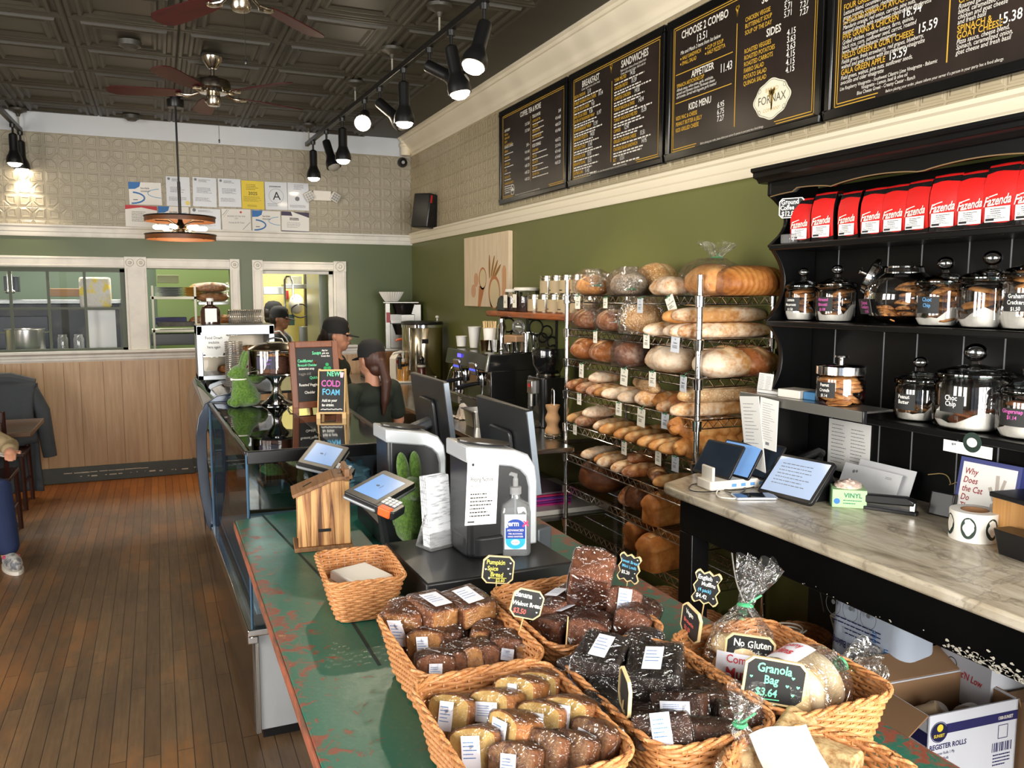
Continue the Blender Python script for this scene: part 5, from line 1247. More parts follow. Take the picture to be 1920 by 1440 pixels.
# X is the loaf centre; lengths mostly point from the front edge towards the wall
bread('ovalg',1112,530,1,'bagged golden round loaf at the far end of the top shelf',2.16,70,wrap=(.15,.11,.13,(-.14,.0,.05),.05))
bread('multi',1180,530,1,'bagged grey multigrain loaf second on the top shelf',2.16,75,wrap=(.14,.11,.13,(-.13,.03,.03),.05))
bread('round',1200,520,1,'flat russet loaf lying behind the multigrain bag on top',2.3,80,0,1.0)
bread('rounds',1232,510,1,'tall floury loaf with an open ear at the back of the top shelf',2.3,20,.02,.95)
bread('ciab',1255,535,1,'pale knobbly loaf lying along the front of the top shelf',2.13,72,0,.85)
bread('longb',1330,540,1,'long bagged golden loaf with a knotted plastic neck above the rack post',2.2,62,0,1.05,wrap=(.24,.13,.14,(.02,-.03,.155),.06))
bread('rib',1408,545,1,'ribbed golden tin loaf at the near end of the top shelf',2.27,8,0,1.0)
bread('oval',1105,600,2,'bagged dark crusted loaf at the far end of the second shelf',2.16,80,wrap=(.14,.1,.12,(-.12,0,.05),.04))
bread('oval',1150,602,2,'bagged oval loaf second on the second shelf',2.14,70,0,1.0,wrap=(.14,.1,.12,(-.12,0,.05),.04))
bread('rounds',1207,605,2,'plump bagged seeded loaf under the top shelf tag',2.13,60,0,1.05,wrap=(.14,.12,.15,(.1,0,.12),.04))
bread('dark',1245,590,2,'dark loaf in the shade behind the baguettes',2.3,10,0,.75)
for k,(x,y,X,dz,rz,kd,lab) in enumerate(((1250,620,2.1,0,6,'batf','short floury baguette end at the front of the second shelf'),(1290,618,2.12,0,2,'batf','second short baguette beside the rack post'),(1345,618,2.22,0,-3,'bag','lower floury baguette on the second shelf by the post'),
    (1360,622,2.24,0,-2,'bag','lower near baguette lying right behind the post'),(1335,588,2.2,.062,-6,'bagg','upper golden baguette stacked on the second shelf'),(1350,595,2.22,.068,-2,'bag','topmost cracked baguette of the second-shelf stack'))):
    bread(kd,x,y,2,lab,X,rz,dz,.95)
bread('round',1107,665,3,'chestnut round loaf at the far end of the third shelf',2.15,60,0,1.0); bread('round',1142,668,3,'brown round loaf second on the third shelf',2.15,70,0,.95)
bread('rye',1188,672,3,'reddish rye loaf in a knotted clear bag',2.13,40,wrap=(.13,.11,.14,(-.03,0,.175),.06))
bread('dark',1222,660,3,'dark loaf behind the knotted rye bag',2.3,0,0,.7)
bread('roundf',1258,685,3,'big floury white-streaked loaf at the front of the third shelf',2.13,72,0,1.12)
bread('roundf',1358,690,3,'crusty floured boule right of the rack post',2.2,20,0,1.15); bread('round',1405,680,3,'browner boule behind the floured one near the hutch',2.34,30,0,1.1)
s4 = ((1098,722,'batard',2.14,0,8,'russet bâtard at the far end of the fourth shelf'),(1118,735,'batard',2.12,0,6,'reddish bâtard second along the fourth shelf'),(1140,738,'batard',2.12,0,0,'small russet roll end third along the fourth shelf'),(1140,716,'batf',2.16,.06,12,'bâtard lying on top near the far end of the fourth shelf'),
 (1155,742,'batg',2.13,0,-4,'tan bâtard fourth along the fourth shelf'),(1172,748,'batf',2.13,0,-8,'pale bâtard fifth along the fourth shelf'),(1200,752,'batf',2.13,0,4,'pale pointed bâtard sixth along the fourth shelf'),(1212,722,'bagp',2.14,.06,70,'long pale seeded loaf lying across the bâtards'),
 (1225,748,'roundf',2.12,0,15,'floury mottled round loaf at the front of the fourth shelf'),(1258,745,'ovalg',2.16,0,10,'tan loaf beside the floury round one on the fourth shelf'),(1285,755,'round',2.15,0,0,'darker loaf tucked against the post on the fourth shelf'))
for x,y,k,X,dz,rz,lab in s4: bread(k,x,y,4,lab,X,rz,dz,.72 if k in ('roundf','ovalg','round') else .95)
bread('bagp',1350,745,4,'upper floury baguette at the near end of the fourth shelf',2.22,-3,.06,1.0); bread('bag',1345,768,4,'lower floury baguette at the near end of the fourth shelf',2.22,-2,0,.95); bread('bag',1300,765,4,'short-looking baguette end behind the lower floury one',2.2,2,0,.8)
s5 = ((1092,782,'batf',2.14,0,14,'bâtard with crisp ear at the far end of the fifth shelf'),(1128,780,'batf',2.14,.055,12,'bâtard on top second along the fifth shelf'),(1115,797,'batard',2.13,0,8,'bâtard under the crisp-eared pair'),(1147,800,'batf',2.14,0,16,'floury bâtard third along the fifth shelf'),(1160,812,'batg',2.12,0,10,'small golden bâtard fourth along the fifth shelf'),
 (1190,818,'batg',2.12,0,6,'golden bâtard fifth along the fifth shelf'),(1212,826,'batg',2.12,0,4,'golden roll with pale slash sixth along the fifth shelf'),(1238,836,'batg',2.11,0,0,'golden roll seventh along the fifth shelf'),(1262,845,'batg',2.11,0,-4,'golden roll eighth along the fifth shelf'),(1282,856,'batg',2.11,0,-6,'orange-gold roll against the post on the fifth shelf'),(1245,815,'batg',2.3,.0,0,'roll at the back of the fifth shelf'))
for x,y,k,X,dz,rz,lab in s5: bread(k,x,y,5,lab,X,rz,dz,.95)
bread('braid',1335,825,5,'upper braided golden loaf at the near end of the fifth shelf',2.22,-2,.09,1.0); bread('braid',1345,850,5,'lower braided golden loaf at the near end of the fifth shelf',2.23,0,0,1.0)
s6 = ((1125,852,'batf',2.14,0,12,'greyish floured bâtard at the far end of the sixth shelf'),(1150,856,'batg',2.14,0,10,'tan bâtard second along the sixth shelf'),(1158,872,'batf',2.12,0,8,'floury bâtard third along the sixth shelf'),(1185,880,'batf',2.12,0,8,'floury white-topped bâtard fourth along the sixth shelf'),
 (1215,868,'batard',2.18,.05,10,'russet bâtard lying on the sixth-shelf row'),(1208,888,'batard',2.12,0,4,'small russet bâtard fifth along the sixth shelf'),(1235,893,'batard',2.12,0,70,'long brown loaf lying along the front of the sixth shelf'),(1268,902,'batg',2.14,0,0,'bâtard half hidden by the marble slab'))
for x,y,k,X,dz,rz,lab in s6: bread(k,x,y,6,lab,X,rz,dz,.95)
bread('dark',1135,905,7,'large glossy dark round loaf on the seventh shelf',2.18,40,0,1.08); bread('small',1188,920,7,'small brown loaf beside the large dark one',2.14,10,0,1.0)
bread('dark',1215,932,7,'rounded brown loaf third on the seventh shelf',2.17,10,0,.8); bread('pan',1262,975,7,'tall tin loaf with split top on the seventh shelf',2.17,10,0,1.05); bread('pan',1285,985,7,'second tin loaf behind the split-topped one',2.24,6,0,1.0)
bread('pan',1225,1040,8,'tin loaf further back on the bottom shelf',2.22,8,0,1.05); bread('pan',1260,1060,8,'big tin loaf at the near end of the bottom shelf',2.14,12,0,1.2)
# hanging name tags
TG = [(1083,567,.034,0,1),(1135,568,.026,0,1),(1200,573,.034,0,1),(1258,570,.036,-28,1),(1116,632,.03,0,2),(1212,640,.032,0,2),(1266,645,.036,4,2),(1090,695,.036,0,3),(1170,707,.04,4,3),(1223,711,.034,0,3),(1281,720,.034,3,3),
 (1086,748,.03,0,4),(1160,767,.032,0,4),(1202,783,.042,3,4),(1247,790,.034,0,4),(1078,805,.028,0,5),(1170,840,.032,0,5),(1234,858,.034,0,5),(1266,870,.034,0,5)]
NAMES = ('Sourdough','Multigrain','Country','Pain au Levain','Rye','Seeded','Ciabatta','Peasant','Raisin Pecan','Cranberry','Baguette','Ficelle','Italian','Pane Rustico','French','Olive','Semolina','Challah','Brioche')
rnd = random.Random(9); cnt = {}
for i,(x,y,s,a,sh_) in enumerate(TG):
    p = atx(x,y,RX0-.012); cnt[sh_] = cnt.get(sh_,0)+1
    od = ('first','second','third','fourth','fifth')[cnt[sh_]-1]; shn = ('top','second','third','fourth','fifth')[sh_-1]
    t = thing('bread_name_tag', '%s laminated bread tag from the far end of the %s shelf edge' % (od,shn), 'tag', (p.x,p.y,p.z), group='laminated bread tags on the rack')
    w, h = s*1.55, s*2.0
    t.rotation_euler = (R(a),0,R(rnd.uniform(-6,6)))
    part('card', MB().box(-.0008,-w/2,-h/2,.0008,w/2,h/2), SLEEVE if i%4 == 2 else TAGM, t, bevel=.0003)
    tx = TX(); tx.line(NAMES[i],0,h*.02,h*.15,'c',off=.01,sq=.75); tx.scribble(-w*.3,-h*.1,w*.6,h*.2,3,h*.03,i); tx.ring(0,h*.28,h*.05,h*.02,10); tx.place('lettering',INK,t,mtx=FACE_NEG_X((-.0012,0,0)))
    part('clip', MB().tube([(-.002,-.012,h*.46),(-.004,0,h*.52),(-.002,.014,h*.48)],.003,6).tube([(0,0,h*.5),(.012,0,h*.62),(.012,0,h*.7)],.0015,5), mat('green_ribbon',(60,118,84),.6), t)
# ================================================================ COFFEE STATION
ZK = .9155
WP = mat('white_paper_cup',(232,228,220),.55); WPL = mat('white_plastic',(226,220,208),.35)
PLK = glass('clear_plastic',base=.07,refl=.8,film=.05)
# --- twin brewer
r = thing('coffee_brewer','stainless two-tier coffee brewer with black baskets in the corner','coffee brewer',(2.24,8.02,1.159),R(-14))
part('tower', MB().box(-.03,-.0,0,.2,.2,.46), DSTEEL, r, bevel=.006)
part('side_column', MB().box(-.16,-.1,0,-.11,.2,.48), DSTEEL, r, bevel=.004)
part('base_plate', MB().box(-.17,-.16,0,.16,.2,.025), DSTEEL, r, bevel=.004)
part('control_panel', MB().box(-.11,-.1,.27,.13,.0,.36), DSTEEL, r, bevel=.004)
part('lower_body', MB().box(-.11,-.02,.02,.14,.0,.27), DSTEEL, r)
part('top_plate', MB().box(-.18,-.16,.47,.17,.2,.485), DSTEEL, r, bevel=.004)
for z in (.36,.16): part('brew_basket', MB().lathe([(0,0),(.08,0),(.11,.1),(.115,.105),(.1,.105),(0,.1)],24,(.02,-.06,z)), BLACKP, r)
part('sticker', MB().box(-.111,-.102,.3,-.0,-.1,.36), PAPER, r); part('sticker', MB().box(-.15,-.102,.28,-.112,-.1,.38), mat('red_sticker',(160,60,66),.5), r)
mb = MB(); n = 60; mb.loft([[((q+(.006 if i%2 else -.006)*k)*cos(2*pi*i/n),(q+(.006 if i%2 else -.006)*k)*sin(2*pi*i/n),z) for i in range(n)] for q,z,k in ((.06,0,.6),(.08,.03,1),(.1,.065,1.2),(.115,.095,1.3))],(True,False))
p = aty(734,560,7.95); solo('coffee_filter_stack','stack of white fluted paper coffee filters on the brewer','coffee filters',mb,WP,(p.x,p.y,1.646),smooth=0)
# --- tall urn
UX, UY = 2.235, 7.3
r = thing('hot_water_urn','tall round stainless hot-water urn beside the syrups','urn',(UX,UY,ZK))
part('tank', MB().lathe([(0,0),(.18,0),(.186,.01),(.186,.52),(.18,.53)],40,cap=(True,False)), mat('urn_steel',(190,176,150),.16,1.0), r)
part('lid', MB().lathe([(.19,.525),(.196,.535),(.19,.552),(.15,.558),(0,.562)],40,cap=(False,True)), BLACKP, r)
part('lid_band', MB().lathe([(.187,.5),(.192,.5),(.192,.526),(.187,.526)],40,cap=(False,False)), CHROME, r)
part('lid_knob', MB().lathe([(0,0),(.008,0),(.008,.02),(.018,.03),(.016,.045),(0,.05)],16,(.13,-.05,.56)), WPL, r)
part('tap', MB().cyl((-.18,-.06,.16),(-.25,-.09,.16),.014).cyl((-.24,-.085,.13),(-.24,-.085,.22),.016).box(-.26,-.1,.22,-.22,-.07,.235), BLACKP, r)
part('sight_glass', MB().cyl((-.155,-.115,.12),(-.155,-.115,.5),.008), CHROME, r)
part('badge', MB().box(-.06,-.188,.36,-.0,-.184,.4), BLACKP, r)
# --- syrups, sauces and milk on a white tray
solo('white_tray','white plastic tray under the sauce bottles','tray',MB().box(-.15,-.2,0,.1,.2,.018),WPL,(2.13,7.35,ZK),R(-8),bevel=.005)
TZ = ZK+.0185
def pump_bottle(label, loc, r_, h, body, pump, rz=0):
    t = thing('pump_bottle', label, 'bottle', loc, rz, 'pump bottles on the white tray')
    part('bottle_body', MB().lathe([(0,0),(r_,0),(r_,h*.72),(r_*.7,h*.86),(r_*.35,h*.92),(r_*.35,h)],20), body, t)
    part('pump_collar', MB().lathe([(0,h),(r_*.45,h),(r_*.45,h+.025),(r_*.2,h+.03),(r_*.2,h+.07),(0,h+.07)],16), pump, t)
    part('pump_spout', MB().tube([(0,0,h+.06),(0,0,h+.085),(-.02,-.0,h+.092),(-.1,0,h+.082),(-.11,0,h+.07)],[.014,.016,.014,.011,.008],8), pump, t)
    return t
SAU = mat('caramel_sauce',(198,138,58),.3,coat=.6); OR = mat('orange_pump',(206,96,58),.4); BRN = mat('brown_syrup',(92,70,44),.25,coat=.5)
pump_bottle('caramel sauce bottle with white pump',(2.04,7.27,TZ),.052,.17,SAU,WPL,R(20))
pump_bottle('tall syrup bottle with orange pump behind the caramel sauce',(2.13,7.45,TZ),.05,.28,BRN,OR,R(10))
t = thing('milk_carton','paper milk carton with a red flower behind the caramel sauce','carton',(2.02,7.45,TZ),R(30))
part('carton_body', MB().box(-.04,-.04,0,.04,.04,.19), WPL, t, bevel=.003); part('gable', MB().prism([(-.04,.19),(.04,.19),(.0,.235)],-.04,.04,'y'), WPL, t)
part('red_flower', MB().cyl((-.01,-.041,.16),(-.01,-.043,.16),.022,n=12), RED, t)
t = thing('syrup_bottle','red syrup squeeze bottle with black cap by the urn','bottle',(2.17,7.12,ZK)); t['group'] = 'pump bottles on the white tray'
part('bottle_body', MB().lathe([(0,0),(.035,0),(.036,.13),(.03,.15)],20), mat('red_syrup',(92,26,18),.2,coat=.6), t); part('cap', MB().lathe([(0,.15),(.037,.15),(.037,.175),(.02,.185),(.02,.21),(.03,.22),(.01,.25),(0,.25)],16), BLACKP, t); part('cap_band', MB().lathe([(.0375,.15),(.0385,.15),(.0385,.17),(.0375,.17)],16,cap=(False,False)), WPL, t)
solo('metal_pitcher','steel pitcher beside the sauces','pitcher',MB().lathe([(0,0),(.05,0),(.055,.02),(.048,.12),(.055,.15),(.05,.15),(.044,.12),(0,.1)],24),STEEL,(1.9,7.6,ZK))
solo('black_drip_tray','low dark drip tray behind the barista','tray',MB().box(-.14,-.11,0,.14,.11,.05),BLACKM,(1.95,7.9,ZK),bevel=.006)
# --- iced coffee
t = thing('iced_coffee','clear plastic cup of iced latte on the coffee counter','drink',atz(811,724,ZK))
t.location = (2.05,6.45,ZK)
part('cup', MB().lathe([(0,.001),(.03,.001),(.045,.125),(.047,.128),(.045,.13)],24,cap=(True,False)), PLK, t); part('coffee', MB().lathe([(0,.003),(.028,.003),(.042,.108),(0,.108)],24), mat('iced_latte',(186,150,104),.4,vary=(30,(150,108,66),.4,.7)), t)
# --- espresso machine
EX, EY0, EY1 = 1.95, 4.965, 5.8
em = thing('espresso_machine','black two-group espresso machine with chrome fittings','espresso machine',(0,0,0))
BG_ = mat('machine_black',(18,18,19),.22,coat=.4)
part('upper_body', MB().prism([(EX-.0,1.215),(EX+.02,1.325),(2.36,1.335),(2.36,1.2),(EX+.12,1.2)],EY0,EY1,'y'), BG_, em, bevel=.008)
part('corner_trim', MB().prism([(EX-.008,1.213),(EX+.014,1.328),(EX+.03,1.329),(EX+.01,1.213)],EY0-.012,EY0+.012,'y'), STEEL, em, bevel=.004)
part('rear_body', MB().box(2.14,EY0,.96,2.36,EY1,1.2), BG_, em, bevel=.006)
part('side_wing', MB().box(1.98,EY0-.006,.96,2.36,EY0+.012,1.22), BG_, em, bevel=.006)
part('back_splash', MB().box(2.12,EY0+.02,1.03,2.14,EY1-.02,1.2), mat('splash_steel',(150,140,124),.18,1.0), em)
part('drip_tray', MB().box(1.9,EY0-.02,.955,2.15,EY1,1.03), BG_, em, bevel=.008)
g = MB(); 
for k in range(26): g.box(1.91,EY0+.01+k*.031,1.03,2.12,EY0+.022+k*.031,1.036)
part('drip_grate', g, CHROME, em, smooth=0)
part('round_badge', MB().cyl((1.899,5.34,.99),(1.895,5.34,.99),.026,n=20), CHROME, em)
part('display', MB().box(EX+.002,5.47,1.275,EX+.01,5.53,1.3), mat('blue_display',(60,50,220),.3,emit=((80,70,255),2.0)), em, rot=(0,0,0))
for k,y in enumerate((5.55,5.22)):
    part('group_head', MB().lathe([(0,-.06),(.035,-.06),(.036,-.02),(.03,0),(0,0)],20,(2.02,y,1.19)), CHROME, em)
    b = part('button_panel', MB().box(-.012,-.065,-.05,.012,.065,.04), mat('panel_chrome',(170,170,175),.2,1.0), em, (EX+.01,y,1.22), (0,R(-12),0), bevel=.01)
    for q in range(4): part('button', MB().ell((-.014,-.045+.03*q,-.01),(.005,.009,.009),10,6), mat('blue_button',(80,90,170),.3,emit=((90,100,255),.6)), b)
    part('portafilter', MB().cyl((2.02,y,1.13),(2.02,y,1.1),.03,n=18).tube([(1.995,y,1.115),(1.93,y-.02,1.11),(1.83,y-.045,1.095)],[.012,.014,.016],10).tube([(2.02,y-.008,1.1),(2.02,y-.012,1.085)],.006,6).tube([(2.02,y+.008,1.1),(2.02,y+.012,1.085)],.006,6), BLACKP, em)
for y,dy in ((5.72,.03),(5.05,-.02)): part('steam_wand', MB().tube([(1.99,y,1.2),(1.965,y,1.16),(1.95,y+dy,1.08),(1.945,y+dy,1.05)],.006,8), CHROME, em)
for (x,y) in ((1.96,EY0+.05),(1.96,EY1-.05),(2.3,EY0+.05),(2.3,EY1-.05)): part('foot', MB().cyl((x,y,ZK),(x,y,.96),.018,n=12), CHROME, em)
def pitcher(loc, r_, h, label, rz=0):
    t = thing('milk_pitcher', label, 'pitcher', loc, rz, 'steel milk pitchers')
    part('pitcher_body', MB().lathe([(0,0),(r_,0),(r_*1.02,.01),(r_*.95,h*.5),(r_*.8,h*.8),(r_*.86,h),(r_*.83,h),(r_*.77,h*.8),(0,h*.7)],24), CHROME, t)
    part('pitcher_handle', MB().tube([(0,r_*.84,h*.92),(0,r_*1.35,h*.9),(0,r_*1.45,h*.6),(0,r_*1.0,h*.15)],.005,8), CHROME, t); return t
pitcher((1.99,5.62,1.0365),.045,.125,'steel milk pitcher standing on the espresso drip tray',R(20))
t = thing('gingerbread_towel_rag','brown cloth rag hanging over the second espresso group','cloth',(0,0,0)); del t['label']; bpy.data.objects.remove(t)
MT = 1.336
def cup(name, label, loc, r0, r1, h, m, cat='cup', group=None):
    return solo(name, label, cat, MB().lathe([(0,0),(r0,0),(r1,h-.004),(r1+.003,h),(r1-.001,h),(r0-.003,.004),(0,.004)],24), m, loc, group=group)
CG = 'cups on top of the espresso machine'
cup('paper_cup','short white paper cup at the far end of the espresso machine',(2.06,5.74,MT),.034,.042,.075,WP,group=CG)
cup('paper_cup','tall white paper cup second on the espresso machine',(2.09,5.55,MT),.032,.046,.15,WP,group=CG)
t = thing('paper_cup','tall paper cup filled with wooden stirrers','cup',(2.1,5.28,MT),group=CG)
part('cup_wall', MB().lathe([(0,0),(.034,0),(.046,.15),(.049,.153),(.044,.15),(.03,.01),(0,.01)],24), WP, t)
st_ = MB(); rnd = random.Random(2)
for k in range(16):
    a = rnd.uniform(0,6.28); q = rnd.uniform(.008,.034); st_.at((q*cos(a),q*sin(a),.02),a,R(rnd.uniform(-6,6)),R(rnd.uniform(-8,8))).box(-.004,-.001,0,.004,.001,.18)
part('stirrers', st_, mat('stirrer_birch',(216,186,136),.7), t, smooth=0)
solo('silver_bottle','small silver shaker behind the stirrer cup','shaker',MB().lathe([(0,0),(.03,0),(.032,.16),(.022,.18),(.024,.215),(0,.225)],20),CHROME,(2.2,5.3,MT))
solo('lid_stack','stack of brown cup sleeves behind the small jars','sleeves',MB().box(-.06,-.08,0,.06,.08,.11),mat('kraft_card',(150,118,88),.7,bump=(60,.5,.003,(1,1,6))),(2.22,5.08,MT),R(8),bevel=.008)
solo('glass_dome','small glass dome on the sleeve stack','dome',MB().ell((0,0,0),(.045,.045,.05)).box(-.03,-.03,-.05,.03,.03,-.045),PLK,(2.23,5.08,MT+.165))
SG = 'small shot glasses and cups by the machine corner'
cup('shot_glass','small brass-rimmed tumbler at the near corner of the machine',(2.02,5.17,MT),.022,.03,.075,mat('bronze_cup',(110,86,60),.25,.9),group=SG)
cup('shot_glass','clear shot glass beside the brass-rimmed tumbler',(2.04,5.04,MT),.025,.033,.08,glass('jar_glass'),group=SG)
for k,(x,y,rr,h) in enumerate(((2.12,5.0,.03,.06),(2.19,5.02,.032,.07),(2.26,5.0,.036,.13),(2.32,5.04,.04,.12))):
    cup('steel_cup',('smallest steel cup on the near machine corner','second steel cup on the near machine corner','tall steel cup behind the small ones','tall steel cup nearest the grinder')[k],(x,y,MT),rr,rr*1.08,h,CHROME,group='steel cups on the machine')
# --- grinder beside the machine
r = thing('coffee_grinder','tall black coffee grinder with dark hopper beside the espresso machine','grinder',(2.2,4.55,ZK))
part('grinder_body', MB().prism(rrect(.2,.24,.04),0,.3), BG_, r, bevel=.006)
part('collar', MB().lathe([(0,.3),(.075,.3),(.08,.31),(.07,.325),(0,.325)],24), CHROME, r)
part('hopper', MB().lathe([(0,.325),(.075,.325),(.1,.38),(.105,.46),(.1,.475),(0,.475)],28), mat('smoked_hopper',(16,16,17),.1,coat=1.0), r)
part('spout', MB().box(-.13,-.035,.2,-.09,.035,.28).cyl((-.115,0,.12),(-.115,0,.2),.016), STEEL, r, bevel=.003)
part('dose_tray', MB().box(-.16,-.08,0,-.1,.08,.02), STEEL, r, bevel=.003)
part('red_indicator', MB().box(-.132,-.012,.24,-.13,.012,.26), mat('red_badge',(190,30,30)), r)
t = thing('cup_sleeve_holder','wire ring holder with a stack of kraft cup sleeves at the counter end','sleeve holder',(2.03,4.14,ZK))
part('ring_base', MB().tube([(.045*cos(2*pi*k/24),.045*sin(2*pi*k/24),.006) for k in range(24)],.004,6,True).tube([(.045*cos(2*pi*k/24),.045*sin(2*pi*k/24),.02) for k in range(24)],.003,6,True), CHROME, t)
part('wire_loop', MB().tube([(0,-.018,.0),(0,-.018,.25),(0,-.014,.268),(0,0,.276),(0,.014,.268),(0,.018,.25),(0,.018,0)],.003,8), CHROME, t)
mb = MB(); mb.lathe([(0,.01)]+[(.036+.006*sin(k*.9)+.004*(1-k/16),.012+.17*k/16) for k in range(17)]+[(0,.184)],20); part('sleeve_stack', mb, mat('kraft_sleeves',(176,134,92),.75,bump=(50,.4,.002,(1,1,14))), t)
t = thing('steel_pan','small stainless steam-table pan on the counter below the machine','pan',(1.79,4.68,ZK))
part('pan_body', MB().loft([rrect3 for rrect3 in [[(x,y,0) for x,y in rrect(.12,.16,.02)],[(x,y,.1) for x,y in rrect(.15,.19,.025)],[(x,y,.1) for x,y in rrect(.18,.22,.03)],[(x,y,.104) for x,y in rrect(.18,.22,.03)],[(x,y,.103) for x,y in rrect(.145,.185,.025)],[(x,y,.01) for x,y in rrect(.11,.15,.02)]]],(True,True)), STEEL, t)
rnd = random.Random(4); o3 = V((3,1,2))
solo('rag','crumpled white bar rag beside the steel pan','cloth',MB().grid(lambda u,v:((u-.5)*.16+.03*mnoise.noise(V((u*5,v*5,0))),(v-.5)*.16+.03*mnoise.noise(V((u*5,v*5,3))),.004+max(0,.06*mnoise.noise(V((u*3.5,v*3.5,7)))+.05*(1-(2*u-1)**2)*(1-(2*v-1)**2))),16,16),mat('rag_cloth',(206,196,186),.85),(1.83,5.0,ZK),smooth=60)
# --- low shelf with folders seen between counter and rack
sh2 = thing('low_shelf','low white shelf unit under the steel counter end','shelf',(0,0,0))
part('shelf_board', MB().box(1.68,4.1,.471,2.4,4.85,.5), WPL, sh2, bevel=.003)
for k,(c,lab) in enumerate((((186,30,120),'magenta folder at the bottom of the stack under the coffee counter'),((120,40,130),'purple folder second from the bottom of the stack'),((200,60,150),'pink folder third in the stack'),((90,50,140),'violet folder fourth in the stack'),((206,40,100),'bright pink folder fifth in the stack'),((130,110,120),'greyish folder on top of the folder stack'))):
    solo('folder',lab,'folder',MB().box(-.16,-.22,0,.16,.22,.011),mat('folder_%d'%k,c,.6),(2.03,4.42+.008*(k%3),.5005+.0125*k),R(3*(k%3)-3),group='coloured folders on the low shelf',bevel=.001)
# ================================================================ GREEN COUNTER GOODS
ZT = .9005
def frame(c, x, y):
    """matrix with local x, y along the given world directions (third axis completes it)"""
    x = V(x).normalized(); y = V(y); y = (y-x*y.dot(x)).normalized(); z = x.cross(y)
    return MX.Translation(c) @ MX((x,y,z)).transposed().to_4x4()
WICK = mat('honey_wicker',(204,146,92),.5,vary=(60,(164,104,58),.3,.72),bump=(260,.35,.001))
def outline(w, d, r, n):
    pts = rrect(w,d,r,8); L = [0]; m = len(pts)
    for i in range(m): a, b = pts[i], pts[(i+1)%m]; L.append(L[-1]+hypot(b[0]-a[0],b[1]-a[1]))
    out = []; j = 0
    for k in range(n):
        s = L[-1]*k/n
        while L[j+1] < s: j += 1
        u = (s-L[j])/max(1e-9,L[j+1]-L[j]); a, b = pts[j], pts[(j+1)%m]; out.append((a[0]+(b[0]-a[0])*u, a[1]+(b[1]-a[1])*u))
    return out
def basket(label, loc, w, d, h, rz=0, taper=.8, rows=17, st=46, r=.05, group='honey-coloured wicker baskets on the green counter', sc=None):
    t = thing('wicker_basket', label, 'basket', loc, rz, group); N = st*3
    mb = MB(); O1 = outline(w,d,r,N); O0 = outline(w*taper,d*(1-(1-taper)*w/d),r*.8,N)
    def at(k, u, off=0.0):
        a, b = O0[k%N], O1[k%N]; x = a[0]+(b[0]-a[0])*u; y = a[1]+(b[1]-a[1])*u; q = hypot(x,y)
        return (x*(1+off/q), y*(1+off/q), .006+(h-.012)*u)
    for i in range(rows):
        u = (i+.5)/rows; mb.tube([at(k,u,.0034*cos(2*pi*k/6+pi*(i%2))) for k in range(N)], h/rows*.5, 6, True)
    part('weave', mb, WICK, t, smooth=60)
    mb = MB()
    for k in range(0,N,3): mb.tube([at(k,0),at(k,.5),at(k,1)],.0021,4)
    part('stakes', mb, WICK, t, smooth=60)
    mb = MB()
    for s in (0,1,2):
        pts = []
        for k in range(N*2):
            ph = k/2*.55+s*2*pi/3; p = at(int(k/2),1,.003+.004*cos(ph)); pts.append((p[0],p[1],h-.004+.004*sin(ph)))
        mb.tube(pts,.0036,6,True)
    part('braided_rim', mb, WICK, t, smooth=60)
    fl = MB().prism([(x*.98,y*.98) for x,y in outline(w*taper,d*(1-(1-taper)*w/d),r*.8,40)],.002,.007)
    k = -w*taper/2+.01
    while k < w*taper/2-.008: fl.tube([(k,-d*.4+.02,.008),(k,d*.4-.02,.008)],.0042,5); k += .0088
    part('woven_base', fl, WICK, t, smooth=60); return t
BK = [('A',.54,1.545,.255,.345),('B',.823,1.572,.262,.365),('C',.518,1.19,.262,.36),('D',.797,1.178,.232,.36),('E',1.055,1.182,.25,.36)]
BL = {'A':'wicker basket of brown sliced loaves beside the black cash drawer','B':'wicker basket of glossy mini loaves behind the banana walnut sign','C':'nearest large wicker basket, filled with pale pound cake slices','D':'wicker basket of dark brownies and chocolate slices','E':'wicker basket with bagged English muffins and much empty weave'}
for k,x,y,w,d in BK: basket(BL[k],(x,y,ZT),w,d,.125)
basket('rounded wicker basket of pale granola bars cut by the bottom edge',(.862,.84,ZT),.27,.28,.125,0,.82,16,44,.12)
basket('small wicker basket holding a stack of paper napkins',(.458,2.085,ZT),.19,.27,.115,R(-3),.74,16,40,.03)
nap = mat('napkin_paper',(226,212,190),.8,vary=(9,(206,188,162),.35,.7))
solo('napkin_stack','folded brown-white napkin stack at the bottom of the small basket','napkins',MB().box(-.055,-.07,0,.055,.07,.05),nap,(.455,2.1,ZT+.012),R(14),bevel=.006)
solo('napkin_stack','white napkin stack lying tilted on top in the small basket','napkins',MB().box(-.055,-.07,0,.055,.07,.028),mat('napkin_white',(234,228,216),.8,bump=(12,.4,.008)),(.462,2.075,ZT+.066),R(18),bevel=.006)
